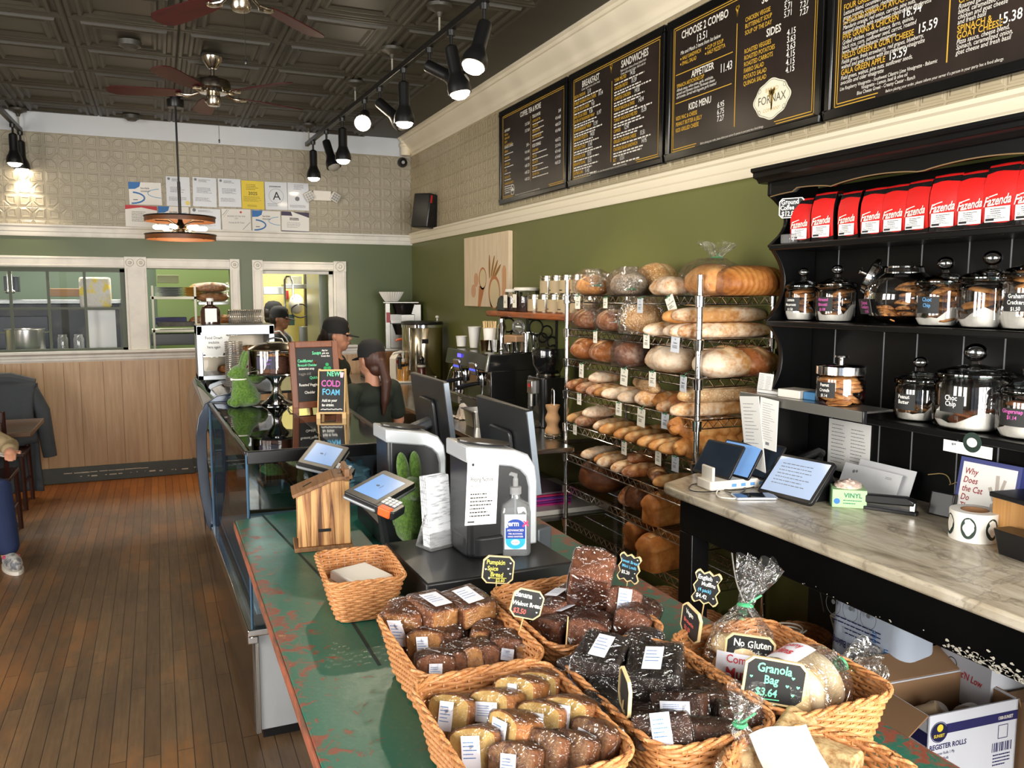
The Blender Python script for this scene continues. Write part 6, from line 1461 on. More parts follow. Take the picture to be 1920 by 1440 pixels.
# --- wrapped cakes
FILM2 = glass('cling_film',refl=.65,base=.08,rough=.05,noisebump=(30,1.0,.06),film=.0)
def m_cake(name, crumb, dark, seed):
    m = bpy.data.materials.new(name); t = NT(m); f = t.noise(t.co('Object'),70,4,.65); t.l(t.ramp(f,((.35,dark),(.6,crumb))),t.b.inputs['Base Color']); t.b.inputs['Roughness'].default_value = .75; t.bump(f,.4,.003); return m
CAKE = {'tan':(m_cake('tan_crumb',(176,122,66),(138,88,44),1),m_cake('tan_crust',(138,82,42),(94,50,24),2)),'brown':(m_cake('brown_crumb',(124,74,42),(88,48,26),3),m_cake('brown_crust',(104,58,32),(66,34,18),4)),
 'pale':(m_cake('pound_crumb',(222,184,112),(204,158,86),5),m_cake('pound_crust',(166,106,52),(128,74,34),6)),'dark':(m_cake('choc_crumb',(44,28,22),(24,15,12),7),m_cake('choc_crust',(34,22,18),(18,12,10),8)),
 'brownie':(m_cake('brownie_crumb',(70,38,22),(40,22,14),9),m_cake('brownie_crust',(86,50,30),(52,28,16),10)),'red':(m_cake('spice_crumb',(140,84,54),(100,56,34),11),m_cake('spice_crust',(120,68,42),(80,42,26),12)),'berry':(m_cake('berry_crumb',(168,124,84),(92,58,52),13),m_cake('berry_crust',(128,80,46),(94,54,30),14))}
CPROF = {'slice':(.088,.078),'bar':(.05,.058),'block':(.085,.05),'mini':(.078,.07),'slab':(.1,.07)}
CLEN = {'slice':.056,'bar':.09,'block':.1,'mini':.145,'slab':.05}
LAB = mat('product_label',(224,224,232),.5)
def cake(shape, kind, label, loc, rot, group, lab=None, sc=1.0):
    """wrapped cake: cross-section in local x/z, length along local y"""
    w, h = CPROF[shape]; L = CLEN[shape]; t = thing('wrapped_cake', label, 'cake', loc, 0, group); t.rotation_euler = rot; t.scale = (sc,)*3
    key = (shape,kind)
    if key not in _CH:
        pr = [(-w*.46,-h/2),(w*.46,-h/2),(w*.5,-h*.42),(w*.52,h*.2)]+[(w*.53*cos(R(a)),h*.26+h*.24*sin(R(a))) for a in range(15,166,15)]+[(-w*.52,h*.2),(-w*.5,-h*.42)]
        if shape in ('block',): pr = rrect(w,h,.008,3)
        me = MB().prism(pr,-L/2,L/2,'y').mesh('cake_body',40); me.materials.append(CAKE[kind][1]); me.materials.append(CAKE[kind][0])
        for p in me.polygons: p.material_index = 1 if abs(p.normal.y) > .9 else 0
        o3 = V((len(_CH)*2.3,1,0)); n = len(pr); rings = []
        for yy,sc_ in ((-L/2-.006,.3),(-L/2-.003,.97),(-L/2,1.03),(-L/4,1.04),(0,1.03),(L/4,1.04),(L/2,1.03),(L/2+.003,.97),(L/2+.006,.3)):
            ring = []
            for (a,b) in pr:
                q = 1+.045*mnoise.noise(V((a*60,yy*40,b*60))+o3); ring.append((a*sc_*q*1.0,yy+.004*mnoise.noise(V((a*90,b*90,yy))+o3),b*sc_*q))
            rings.append(ring)
        fm = MB().loft(rings).mesh('cling_wrap',70); fm.materials.append(FILM2); _CH[key] = (me,fm)
    me, fm = _CH[key]; b = link('cake_body',me,None,t); b.modifiers.new('edge','BEVEL').width = .003; link('cling_wrap',fm,None,t)
    if lab:
        where, lw, ll = lab
        if where == 'top': g = part('label', MB().box(-lw/2,-ll/2,0,lw/2,ll/2,.0006), LAB, t, (0,0,h*.5+.003)); TX().scribble(-lw*.4,ll*.3,lw*.8,ll*.6,4,ll*.03,3).place('lettering',BLUE,g,(0,0,.0008),(0,0,0))
        elif where == 'front': g = part('label', MB().box(-lw/2,-.0006,-ll/2,lw/2,0,ll/2), LAB, t, (0,-L/2-.0062,0)); TX().scribble(-lw*.4,ll*.3,lw*.8,ll*.6,5,ll*.03,4).place('lettering',BLUE,g,(0,-.0009,0))
        else: g = part('label', MB().box(-.0006,-lw/2,-ll/2,0,lw/2,ll/2), LAB, t, (-w*.5-.0045,0,0)); TX().scribble(-lw*.4,ll*.3,lw*.8,ll*.6,5,ll*.03,5).place('lettering',BLUE,g,mtx=FACE_NEG_X((-.0009,0,0)))
    return t
s6 = lambda x,y:(700+x/3.4286,1020+y/3.4286)
s7 = lambda x,y:(1140+x/3.4286,1020+y/3.4286)
def put(m, shape, kind, zx, zy, z, rot, label, group, lab=None, sc=1.0):
    p = atz(*m(zx,zy),z); return cake(shape,kind,label,(p.x,p.y,p.z),tuple(R(a) for a in rot),group,lab,sc)
gA, gB, gC, gD = 'wrapped banana walnut slices','wrapped mini sweet breads','wrapped pound cake slices','wrapped brownies and chocolate slices'
put(s6,'slice','tan',215,500,1.005,(18,-8,-48),'wrapped tan slice standing at the far corner with label',gA,('front',.03,.06),1.15)
put(s6,'block','tan',390,430,1.03,(8,4,20),'foil-bright wrapped cake with label lying on top, middle of the far row',gA,('top',.045,.06),1.0)
put(s6,'block','tan',610,400,1.03,(6,-4,12),'foil-bright wrapped cake on top next to the black drawer',gA,('top',.04,.07),1.0)
for i,(x,y,z,rz,sh,lb) in enumerate(((350,640,.985,-38,'slice',('front',.03,.05)),(500,610,.985,-38,'bar',None),(580,560,.975,-34,'bar',None),(700,580,.99,-30,'bar',None),(820,545,.985,-34,'bar',None),(520,730,.985,-12,'bar',None),(625,710,.985,-12,'bar',None),(725,695,.985,-14,'bar',None),(870,670,.985,-28,'slice',('front',.03,.03)),(1000,665,.985,-32,'bar',None),(395,795,.985,-15,'slice',('front',.03,.04)),(450,560,.96,-30,'bar',None),(760,480,.965,-30,'bar',None))):
    put(s6,sh,'brown' if i%3 else 'tan',x,y,z,(rnd.uniform(-12,4),rnd.uniform(-10,10),rz),('labelled brown slice in front of the tall tan one','dark wrapped bar second in the diagonal row','dark wrapped bar behind the diagonal row','shiny dark bar in the centre of the banana walnut basket','dark bar below the banana walnut sign','stubby bar first of the near row','stubby bar second of the near row','stubby bar third of the near row','slice with exposed cut face near the right rim','bar tucked into the near right corner of the basket','slice leaning on the near left rim of the basket','bar lying under the two foil-bright cakes','bar in the far right corner of the banana walnut basket')[i],gA,lb,.86)
put(s6,'mini','red',1395,250,1.075,(-52,10,-34),'tall mini loaf standing on end at the back of its basket',gB,('side',.06,.03),1.15)
for x,y,z,r_,lb,lab in ((1195,410,1.0,(5,-10,-62),('top',.035,.045),'domed mini loaf under the tall one with a label strip'),(1240,520,.985,(0,-14,-66),('top',.03,.05),'darker mini loaf behind the toothpick'),(1400,545,.995,(-10,10,-40),('side',.06,.02),'cut-end mini loaf with streaky film in the middle'),(1590,370,1.01,(-20,8,-28),('front',.03,.06),'mini loaf with an upright label at the back right'),(1700,480,1.0,(-8,14,-46),('side',.06,.025),'mini loaf with pale cut end at the right rim'),(1420,400,.97,(0,0,-50),None,'mini loaf at the bottom of the basket')):
    put(s6,'mini','red',x,y,z,r_,lab,gB,lb,1.0)
for x,y,z,r_,kd,lb,lab in ((530,1105,.985,(-20,-8,-30),'pale',('front',.03,.05),'lone pound cake slice leaning on the weave, apart from the rest'),(800,1070,1.0,(-14,-14,-36),'pale',('front',.05,.034),'pound cake slice with a large white label at the back'),(955,985,1.005,(-16,-10,-34),'pale',('front',.02,.05),'pound cake slice with a thin label behind the large-labelled one'),(1090,935,.99,(-10,-8,-30),'pale',None,'unlabelled pound cake slice at the far right corner'),
  (690,1320,.995,(-16,-14,-24),'pale',('front',.035,.05),'pale slice with a creased label near the left rim'),(910,1230,1.015,(-12,-10,-58),'pale',('front',.045,.05),'yellowest pound cake slice lying across the middle'),(1110,1150,1.0,(-14,-8,-34),'pale',('front',.03,.04),'narrow pound cake slice right of the yellow one'),(1265,1120,1.005,(-16,-6,-30),'pale',('front',.03,.05),'brown-topped pound cake slice with label at the right side'),
  (1440,1280,1.0,(-20,-2,-52),'berry',('front',.045,.035),'blueberry slice at the right rim of the near basket'),(1110,1345,1.005,(-24,-10,-36),'berry',None,'blueberry slice in the middle of the near row'),(1280,1350,1.0,(-22,-6,-36),'berry',None,'blueberry slice beside the one at the right rim'),(930,1420,1.0,(-18,-10,-30),'berry',('front',.03,.04),'blueberry slice at the bottom edge with a label'),(1020,1060,.965,(0,0,-30),'pale',None,'slice lying underneath the middle of the near basket')):
    put(s6,'slice',kd,x,y,z,(r_[0]-4,r_[1],r_[2]-22),lab,gC,lb,.95 if kd == 'pale' else .9)
for x,y,z,r_,sh,kd,lb,lab,sc in ((1465,740,1.035,(8,4,-46),'block','dark',('top',.03,.07),'dark wrapped block with label on top at the back left',1.05),(1345,860,1.0,(-10,0,-58),'slice','dark',('front',.025,.06),'black slice standing with a long white label',1.0),(1810,830,1.03,(10,-6,-40),'block','dark',('top',.03,.06),'dark foil-bright block on top at the right',1.15),(1500,1000,.995,(0,10,-40),'mini','dark',('side',.06,.03),'shiny black loaf in the middle of the brownie basket',.9),(1700,700,1.0,(0,0,-50),'mini','dark',None,'dark loaf behind the foil-bright block',.9),(1650,930,1.0,(10,0,-30),'slice','dark',None,'black slice beside the dark red sign',.9)):
    put(s6,sh,kd,x,y,z,r_,lab,gD,lb,sc)
for x,y,z,r_,lb,lab in ((500,1045,1.0,(-20,-12,-50),('front',.05,.025),'brownie with wide label in the middle of the near half'),(610,970,.99,(-6,-6,-46),None,'brownie behind the wide-labelled one'),(770,1065,.995,(6,20,58),None,'long flat brownie right of the wide-labelled one'),(880,1135,.995,(4,16,62),None,'brownie at the near right corner'),(300,1150,.985,(-10,-10,-40),('front',.035,.03),'brownie with a square label by the left rim'),(370,1220,1.0,(-34,-12,-34),('front',.03,.05),'upright brownie wedge with slanted label at the front'),(605,1235,.99,(4,12,66),None,'brownie lying along the near rim'),(200,900,.97,(0,0,-40),None,'brownie under the dark red sign')):
    put(s7,'bar' if lab.startswith(('long','brownie at','brownie lying')) else 'block','brownie',x,y,z,r_,lab,gD,lb,1.05)
# --- English muffins in bags
MUF = m_bread('muffin',(196,152,96),(224,194,142),(238,218,178),.5)
mfm = MB().lathe([(0,-.016),(.036,-.016),(.043,-.01),(.045,0),(.043,.01),(.036,.016),(0,.016)],28).mesh('muffin',50); mfm.materials.append(MUF)
FILM3 = FILM
def muffin_bag(label, loc, rot, n, neck, lab, seed):
    t = thing('bag_of_muffins', label, 'bag of muffins', loc, 0, 'bagged English muffins'); t.rotation_euler = rot; t.scale = (1.3,1.3,1.2)
    for k in range(n): o = link('muffin', mfm, None, t, (.004*sin(k*2.1),.004*cos(k*1.7),.02+k*.035), (R(6*sin(k*3)),R(5*cos(k*2)),k))
    gathered_bag(t,.056,.056,.03+n*.035,(0,0,.045+n*.038),.075,'plastic_bag',GREENT,seed)
    a = lab; mb = MB(); mb.loft([[(.0605*cos(a+q),.0605*sin(a+q),z) for q in [R(-42+12*k) for k in range(8)]] for z in (.03,.085)],(False,False),False)
    g = part('label', mb, LAB, t, smooth=60); tx = TX().line('Company',0,.012,.018,'c',off=.01,sq=.8).line('Muffins',0,-.012,.024,'c',off=.02,sq=.8)
    me = bpy.data.meshes.new('lettering'); me.from_pydata([(.0612*cos(a+q[0]/.061),.0612*sin(a+q[0]/.061),.058+q[1]) for q in tx.mb.v],[],tx.mb.f); link('lettering',me,RED,g); return t
muffin_bag('upright bag of English muffins with a flared plastic neck',(1.02,1.245,.915),(R(-12),R(14),0),3,(0,0,.155),R(235),3)
muffin_bag('lying bag of English muffins with its neck towards the rim',(.985,1.1,.985),(R(8),R(80),R(18)),3,(0,0,.155),R(150),5)
# --- granola pieces in the near round basket
GRN = m_cake('granola_crumb',(214,186,136),(150,110,64),21)
for k,(zx,zy,z,r_,lab) in enumerate(((1170,1235,1.005,(0,18,-58),'seeded granola bar lying across the round basket'),(1360,1340,1.0,(0,10,24),'seeded granola bar pointing out of the round basket'),(1260,1300,.985,(0,0,-30),'granola bar under the white paper'))):
    p = atz(*s7(zx,zy),z); o = solo('granola_bar',lab,'granola bar',MB().prism(rrect(.055,.04,.012,4),-.06,.06,'z').at(),GRN,p,group='granola bars in the round basket',bevel=.004); o.rotation_euler = (MX.Rotation(R(r_[2]),3,'Z') @ MX.Rotation(R(r_[1]),3,'Y') @ MX.Rotation(R(90),3,'X')).to_euler()
p = atz(*s7(1180,1380),1.03); solo('white_paper_bag','white paper card lying over the granola bars','paper',MB().grid(lambda u,v:((u-.5)*.09,(v-.5)*.12,.006*sin(u*5)+.004*sin(v*7)),10,10),PAPER,p,R(-28),smooth=60,rot=(R(14),R(-14),R(-24)))
t = thing('bag_of_granola','knotted clear granola bag at the bottom edge','bag of granola',atz(*s7(900,1400),.985)); part('granola',MB().ell((0,0,0),(.05,.045,.035),18,12),GRN,t); gathered_bag(t,.058,.052,.06,(-.01,.01,.06),.05,'plastic_bag',GREENT,8,-.03)
# --- chalk signs
YW = mat('yellow_chalk',(226,214,96),.8); RC = mat('red_chalk',(206,92,80),.8); BC = mat('sky_chalk',(96,176,214),.8); GCH = mat('mint_chalk',(112,226,166),.8); RM = mat('rim_cream',(226,206,160),.5)
def fc(p, e=0): return math.degrees(-atan2(p.x,p.y))+e
p = aty(934,1068,1.77); chalk_sign('chalk sign reading pumpkin spice bread in yellow',p,.076,.068,(('Pumpkin',-.03,.013,.016,YW,'l'),('Spice',-.026,-.002,.015,YW,'l'),('Bread',-.018,-.017,.016,YW,'l'),('$3.60',-.004,-.03,.012,YW,'l')),fc(p,6),roll=6,deco=([(.028,.018,.0025),(.024,.004,.0025),(.03,-.008,.0025),(-.03,.0,.0025),(-.02,-.022,.0025)],CW,[(-.022,-.0195),(-.01,-.0205),(.022,-.0195)],YW))
p = aty(988,1132,1.5); chalk_sign('chalk sign reading banana walnut bread',p,.066,.062,(('Banana',-.03,.013,.016,CW,'l'),('Walnut Bread',-.031,-.005,.0135,CW,'l'),('$3.50',-.026,-.022,.015,RC,'l')),fc(p,8),roll=14,deco=([(.024,.018,.002),(.024,-.014,.002)],CW))
p = aty(1180,1065,1.83); chalk_sign('wavy chalk sign in blue for sweet bread mini loaves',p,.055,.072,(('Sweet Bread',0,.014,.012,BC,'c'),('Mini Loafs',0,.0,.012,BC,'c'),('$5.20',-.02,-.018,.013,CW,'l')),fc(p,-22),'wavy',roll=8,deco=([(.018,-.01,.002),(.014,-.024,.002),(.02,.028,.002)],CW))
p = aty(1325,1102,1.43); chalk_sign('wavy chalk sign for English muffins four pack',p,.052,.07,(('English',-.022,.018,.014,CW,'l'),('Muffins',-.012,.004,.013,CW,'l'),('(4 pack)',-.018,-.01,.011,BC,'l'),('$4.42',-.02,-.025,.013,CW,'l')),fc(p,-10),'wavy',roll=8,deco=([(.018,-.02,.002),(.02,.02,.002)],CW))
p = aty(1296,1168,1.35); chalk_sign('chalk sign turned nearly edge-on reading vegan in small letters',p,.07,.07,(('Vegan',-.02,.014,.014,CW,'l'),('Brownie',-.024,-.006,.013,RC,'l'),('$3.50',-.02,-.022,.012,RC,'l')),fc(p,-58),roll=10)
p = aty(1405,1226,1.215); chalk_sign('chalk sign for no gluten added brownies, half covered by the granola sign',p,.094,.076,(('No Gluten',-.032,.014,.02,CW,'l'),('added',-.014,-.002,.016,CW,'l'),('Brownie',-.03,-.018,.017,RC,'l'),('$3.50',-.02,-.034,.015,RC,'l')),fc(p,6),roll=4,deco=([(-.018,.003,.002),(.018,.003,.002),(.03,.004,.002)],CW))
p = aty(1452,1278,1.08); chalk_sign('foremost chalk sign reading granola bag in mint green',p,.106,.082,(('Granola',-.032,.016,.022,GCH,'l'),('Bag',-.018,-.004,.021,GCH,'l'),('$3.64',-.03,-.028,.02,GCH,'l')),fc(p,8),roll=6,deco=([(.03,.012,.003),(.022,-.004,.003),(.04,-.003,.003),(.033,-.019,.003),(-.04,.004,.0026)],GCH,[(-.03,-.032),(-.012,-.0335),(.012,-.032)],GCH))
p = aty(1172,1298,1.13); chalk_sign('chalk sign seen edge-on with dark red back beside the brownies',p,.07,.07,(),fc(p,104),roll=-8)
solo('toothpick','pale wooden pick sticking up between the baskets','pick',MB().cyl((0,0,0),(.006,0,.1),.002,.0012,8),mat('pick_wood',(196,164,112)),atz(*s6(1232,780),.985))
# --- black cash drawer, menus, sanitizer
solo('till_box','wide matt black cash drawer on the green counter','cash drawer',MB().box(-.21,-.19,0,.21,.19,.1),mat('drawer_black',(24,24,25),.4),(.792,2.1,ZT),R(1.5),bevel=.006)
ZD = ZT+.1005
r = thing('menu_holder','clear acrylic stand with folded paper menus on the cash drawer','menu holder',(.71,2.19,ZD),R(18))
AC = glass('acrylic',base=.1,film=.12)
part('acrylic_stand', MB().prism([(-.03,0),(.045,0),(.045,.004),(.0,.1),(-.004,.1),(.036,.006),(-.024,.006),(-.028,.05),(-.032,.05)],-.045,.045,'x'), AC, r)
for k in range(5): solo('folded_menu','folded paper menu standing in the clear stand on the till box','menu',MB().prism([(-.02+.007*k,.006),(.007*k,.2+.004*(k%3)),(.002+.007*k,.205),(-.014+.007*k,.008)],-.04,.04,'x'),mat('menu_paper',(222,224,226),.6,vary=(30,(170,172,176),.5,.62,(1,1,6))),(.71,2.19,ZD),R(18),group='folded menus in the clear stand')
r = thing('hand_sanitizer','clear pump bottle of hand sanitizer with blue label','bottle',(.889,2.045,ZD),R(-22))
SAN = glass('sanitizer_bottle',(226,240,246),.8,.07,film=.16)
def srings(pr): return [[(x,y,z) for x,y in rrect(w,d,min(w,d)*.35,4)] for w,d,z in pr]
part('bottle_body', MB().loft(srings(((.08,.05,0),(.086,.054,.006),(.086,.054,.12),(.075,.048,.142),(.034,.03,.155),(.026,.026,.158),(.026,.026,.172))),(True,False)), SAN, r, smooth=50)
part('gel', MB().loft(srings(((.076,.046,.003),(.08,.048,.01),(.08,.048,.035),(.08,.048,.036)))), glass('gel',(206,226,236),.5,.05,film=.06), r)
part('pump', MB().lathe([(0,.17),(.017,.17),(.017,.19),(.008,.192),(.008,.214),(0,.214)],16).tube([(0,0,.21),(0,0,.222),(-.012,0,.226),(-.03,0,.22)],[.006,.008,.007,.005],8).cyl((0,0,.02),(0,0,.17),.003), glass('pump_plastic',(230,236,238),.6,.15,film=.25), r)
LB = part('label', MB().box(-.03,-.0285,.02,.03,-.0278,.118), mat('pale_blue_label',(206,226,238),.4), r)
t = TX(); t.bar(-.027,.05,.027,.083); t.poly([(.027*cos(R(a)),.083+.022*sin(R(a))) for a in range(0,181,15)]); t.place('label_blue',mat('label_blue',(36,66,150),.4),LB,(0,-.0288,0))
t = TX(); t.poly([(.027*cos(R(a)),.043+.022*sin(R(a))) for a in range(180,361,15)]).bar(-.027,.043,.027,.05); t.place('label_cyan',mat('label_cyan',(52,170,206),.4),LB,(0,-.0288,0))
t = TX(); t.line('germ',-.0275,.086,.021,off=.02,sq=.86).line('ADVANCED',0,.071,.0085,'c',off=.01).line('70% ALCOHOL',0,.062,.006,'c',off=.015).line('HAND SANITIZER',0,.054,.006,'c',off=.015,sq=.9).disc(0,.04,.012,18,.008); t.place('label_lettering',MWHITE,LB,(0,-.0292,0))
t = TX(); t.stroke([(.02,.084),(.034,.1)],.005).stroke([(.022,.1),(.036,.086)],.004); t.line('99.99%',0,.0375,.006,'c',off=.01); t.place('label_pink',mat('label_pink',(222,60,110),.5),LB,(0,-.0294,0))
# --- registers
SILV = mat('pos_silver',(206,210,214),.32,.55); PBK = mat('pos_black',(26,27,29),.34)
def register(label, loc, rz, mon_c, note):
    r = thing('cash_register', label, 'cash register', loc, rz, 'point-of-sale registers')
    # body seen from the customer side: dark shell with a silver hoop over the top and cashier side
    body = [(-.1,0),(.1,0),(.1,.2),(.095,.24),(.075,.272),(.04,.288),(-.1,.31)]
    part('body', MB().prism([(p[0]*.97,p[1]*.985) for p in body],-.075,.075,'y'), PBK, r, bevel=.014, seg=3)
    oo = [(-.104,.314),(.04,.293),(.08,.277),(.102,.243),(.108,.2),(.108,.02)]; ii = [(.082,.02),(.082,.185),(.074,.215),(.055,.235),(.03,.247),(-.104,.268)]
    part('silver_hoop', MB().prism(oo+ii,-.08,.08,'y'), SILV, r, bevel=.005)
    part('top_cap', MB().prism([(p[0]*.16-.02,p[1]*.1) for p in [(cos(R(a))*.5,sin(R(a))*.5) for a in range(0,360,15)]],0,.004), mat('cap_brown_black',(44,38,34),.25), r, (0,0,.304), (0,R(8),0))
    part('base_skirt', MB().prism(rrect(.2,.17,.05),.0,.06), PBK, r, bevel=.008)
    if note:
        n = part('paper_note', MB().box(-.062,-.001,-.09,.03,0,.09), PAPER, r, (-.045,-.0815,.185), (0,R(3),0))
        TX().line('Pricing Notice',-.052,.03,.016,off=.01,sq=.72).line('Effective 1/1/2025',-.052,.014,.009,sq=.8).scribble(-.05,-.005,.07,.07,7,.0035,3).disc(-.046,.076,.004).bar(-.055,-.083,-.035,-.079).place('lettering',INK,n,(0,-.0014,0))
    inv = (MX.Translation(loc) @ MX.Rotation(rz,4,'Z')).inverted()
    m = inv @ frame(mon_c,(0,-1,0),(-.12,0,.99)); w, h = .44, .275
    p_ = part('monitor', MB().prism(rrect(w,h,.012,3),-.012,.008), PBK, r, bevel=.004); p_.matrix_local = m
    part('monitor_edge', MB().box(w/2-.002,-h/2+.004,-.013,w/2+.001,h/2-.004,.006), mat('edge_steel',(120,128,138),.3,.6), p_)
    part('rear_cover', MB().prism(rrect(w*.42,h*.62,.02,3,0,-.03),.008,.022), PBK, p_, bevel=.006)
    part('monitor_arm', MB().cbox((.0,0,0),(.16,.07,.035)), mat('arm_grey',(58,60,64),.3), r, tuple(inv @ V((mon_c[0]-.07,mon_c[1]-.02,mon_c[2]-.06))), (0,R(-20),-rz), bevel=.01)
    return r
register('near cash register with a white pricing notice on its front',(.845,2.12,ZD),R(2),(1.052,2.5,1.228),True)
register('far cash register behind the green bunny without a notice',(.78,2.72,ZT+.06),R(2),(.985,3.1,1.259),False)
solo('register_plinth','low black plinth under the far register','plinth',MB().box(-.16,-.17,0,.16,.17,.06),BLACKP,(.8,2.75,ZT),bevel=.006)
solo('card_reader_box','small grey box leaning behind the near register','box',MB().box(-.03,-.02,0,.03,.02,.12),mat('slate_grey',(70,74,78),.4),(1.04,2.2,ZT),R(20),bevel=.006)
# --- card terminals with blue screens
SCR = mat('terminal_screen',(104,142,192),.2,emit=((104,144,196),.42)); ORG = mat('card_slot_orange',(236,86,34),.45,emit=((236,86,34),.15)); KEY = mat('keypad_grey',(176,180,184),.35,.3)
def terminal(label, c, x, y, foot, w=.142, h=.088):
    r = thing('card_terminal', label, 'card terminal', (0,0,0), 0, 'card terminals on the counter')
    M_ = frame(c,x,y)
    b = part('tablet', MB().prism(rrect(w+.06,h+.036,.01,3,0,-.002),-.018,0), PBK, r, bevel=.003); b.matrix_local = M_
    part('tablet_edge', MB().prism(rrect(w+.066,h+.042,.012,3,0,-.002),-.024,-.014), mat('edge_grey',(150,154,158),.3,.5), b, bevel=.003)
    s = part('screen', MB().box(-w/2,-h/2,0,w/2,h/2,.0008), SCR, b)
    TX().disc(0,.008,.006).bar(-.012,-.006,.012,-.004).place('screen_logo',mat('screen_ink',(60,84,120),.5),s,(0,0,.0012),(0,0,0))
    k = part('keypad_wing', MB().prism(rrect(.062,.075,.008,3,-w/2-.0,-h/2-.045),-.026,.0), PBK, b, bevel=.003)
    kb = MB()
    for i in range(3):
        for j in range(4): kb.cbox((-w/2+.002+i*.014,-h/2-.022-j*.013,.001),(.011,.01,.004))
    part('keys', kb, KEY, k, smooth=0)
    part('card_slot', MB().box(-w/2-.036,-h/2-.07,-.024,-w/2-.012,-h/2-.028,.004), ORG, k, bevel=.004)
    f = V(foot); n = (M_.to_3x3() @ V((0,0,-1))); top = V(c)+n*.02
    part('stand_neck', MB().tube([tuple(top),tuple(top.lerp(f+V((0,0,.05)),.5)+V((0,.012,0))),tuple(f+V((0,0,.02)))],[.018,.022,.026],10), PBK, r)
    part('stand_foot', MB().lathe([(0,0),(.055,0),(.055,.008),(.03,.02),(0,.022)],24,tuple(f)), PBK, r); return r
terminal('near card terminal with orange slot beside the wooden tip box',(.602,2.42,1.135),(.78,.61,.14),(-.624,.745,.244),(.645,2.47,ZT))
terminal('far card terminal leaning at the end of the display case',(.535,2.98,1.139),(.438,.879,.187),(-.89,.393,.237),(.56,3.0,ZT),.165,.1)
# --- wooden tip house
BURN = bpy.data.materials.new('torched_pine'); t = NT(BURN)
v = t.co('Object',(30,30,1.6)); g = t.noise(v,1.2,5,.6,1.2); kn = t.noise(t.co('Object',(1,1,.5)),16,1,.5)
c = t.ramp(t.math('ADD',g,t.math('MULTIPLY',kn,.12)),((.42,(84,50,26)),(.5,(150,100,56)),(.62,(206,158,102)))); t.l(c,t.b.inputs['Base Color']); t.b.inputs['Roughness'].default_value = .55; t.bump(g,.3,.002); MATS['torched_pine'] = BURN
DPINE = mat('dark_roof_pine',(132,92,54),.55,vary=(3,(96,62,34),.35,.7,(30,2,2)))
r = thing('tip_box','house-shaped torched pine tip box with a slotted roof','tip box',(.47,2.66,ZT),R(-6))
part('front_wall', MB().prism([(-.082,.014),(.082,.014),(.082,.225),(.035,.225),(-.082,.18)],-.058,-.046,'y'), BURN, r, bevel=.002)
part('back_wall', MB().prism([(-.082,.014),(.082,.014),(.082,.225),(.035,.225),(-.082,.18)],.046,.058,'y'), BURN, r, bevel=.002)
part('side_wall', MB().box(.07,-.046,.014,.082,.046,.225), BURN, r); part('glass_side', MB().box(-.08,-.046,.03,-.077,.046,.17), glass('case_glass'), r)
part('base_board', MB().box(-.095,-.068,0,.088,.066,.014), DPINE, r, bevel=.002)
part('roof_board', MB().box(-.07,-.068,0,.07,.066,.012), DPINE, r, (-.03,0,.201), (0,R(-21),0), bevel=.002)
part('roof_board', MB().box(-.03,-.068,0,.03,.066,.012), DPINE, r, (.062,0,.226), (0,R(-3),0), bevel=.002)
part('riser', MB().box(.066,-.068,.222,.082,.066,.262), DPINE, r, bevel=.002)
part('coin_slot', MB().box(-.016,-.003,.0125,.016,.003,.0135), BLACKM, r, (-.045,-.01,.196), (0,R(-21),R(20))); part('coin_slot', MB().box(-.014,-.003,.0125,.014,.003,.0135), BLACKM, r, (.058,0,.2265), (0,R(-3),R(60)))
part('name_plate', MB().box(-.02,-.0455,0,.02,-.045,.01), BLACKM, r, (0,-.014,.06))
# --- moss bunnies
MOSS = bpy.data.materials.new('moss_flock'); t = NT(MOSS); f = t.noise(t.co('Object'),120,4,.7); t.l(t.ramp(f,((.3,(40,70,14)),(.55,(82,118,30)),(.75,(112,140,48)))),t.b.inputs['Base Color']); t.b.inputs['Roughness'].default_value = .95; t.b.inputs['Sheen Weight'].default_value = .4; t.bump(f,1.0,.006)
def bunny(label, loc, rz, s, ribbon=True, m=MOSS):
    r = thing('moss_bunny', label, 'bunny figure', loc, rz, 'moss-covered bunny figures'); r.scale = (s,s,s)
    b = MB(); b.ell((.012,0,.055),(.062,.05,.06),20,14).ell((-.0,0,.095),(.045,.04,.055),20,14).ell((-.012,0,.158),(.042,.034,.036),20,14).ell((-.045,0,.152),(.02,.02,.019),14,10)
    b.ell((.035,0,.03),(.05,.056,.032),18,12).ell((-.035,.02,.02),(.03,.018,.022),12,8).ell((-.035,-.02,.02),(.03,.018,.022),12,8).ell((.068,0,.045),(.02,.02,.02),12,8)
    o = part('body', b, m, r); md = o.modifiers.new('join','REMESH'); md.mode = 'VOXEL'; md.voxel_size = .0045; md.use_smooth_shade = True
    sm = o.modifiers.new('soft','SMOOTH'); sm.factor = .6; sm.iterations = 5
    for sy in (-1,1): part('ear', MB().ell((0,0,.04),(.013,.019,.055),14,10), m, r, (.002,.016*sy,.168), (R(-3*sy),R(14),0))
    if ribbon: part('ribbon', MB().tube([(-.008+.036*cos(a),.032*sin(a),.128) for a in [2*pi*k/20 for k in range(20)]],.0032,6,True).ell((-.045,0,.128),(.006,.01,.006),8,6), mat('white_ribbon',(230,226,214),.6), r)
    return r
bunny('green moss bunny with white ribbon on the flat display case',(.386,4.46,CT+.002),R(12),1.12)
bunny('green moss bunny beside the far cash register, seen from behind',(.745,2.58,ZT),R(95),1.15,False)
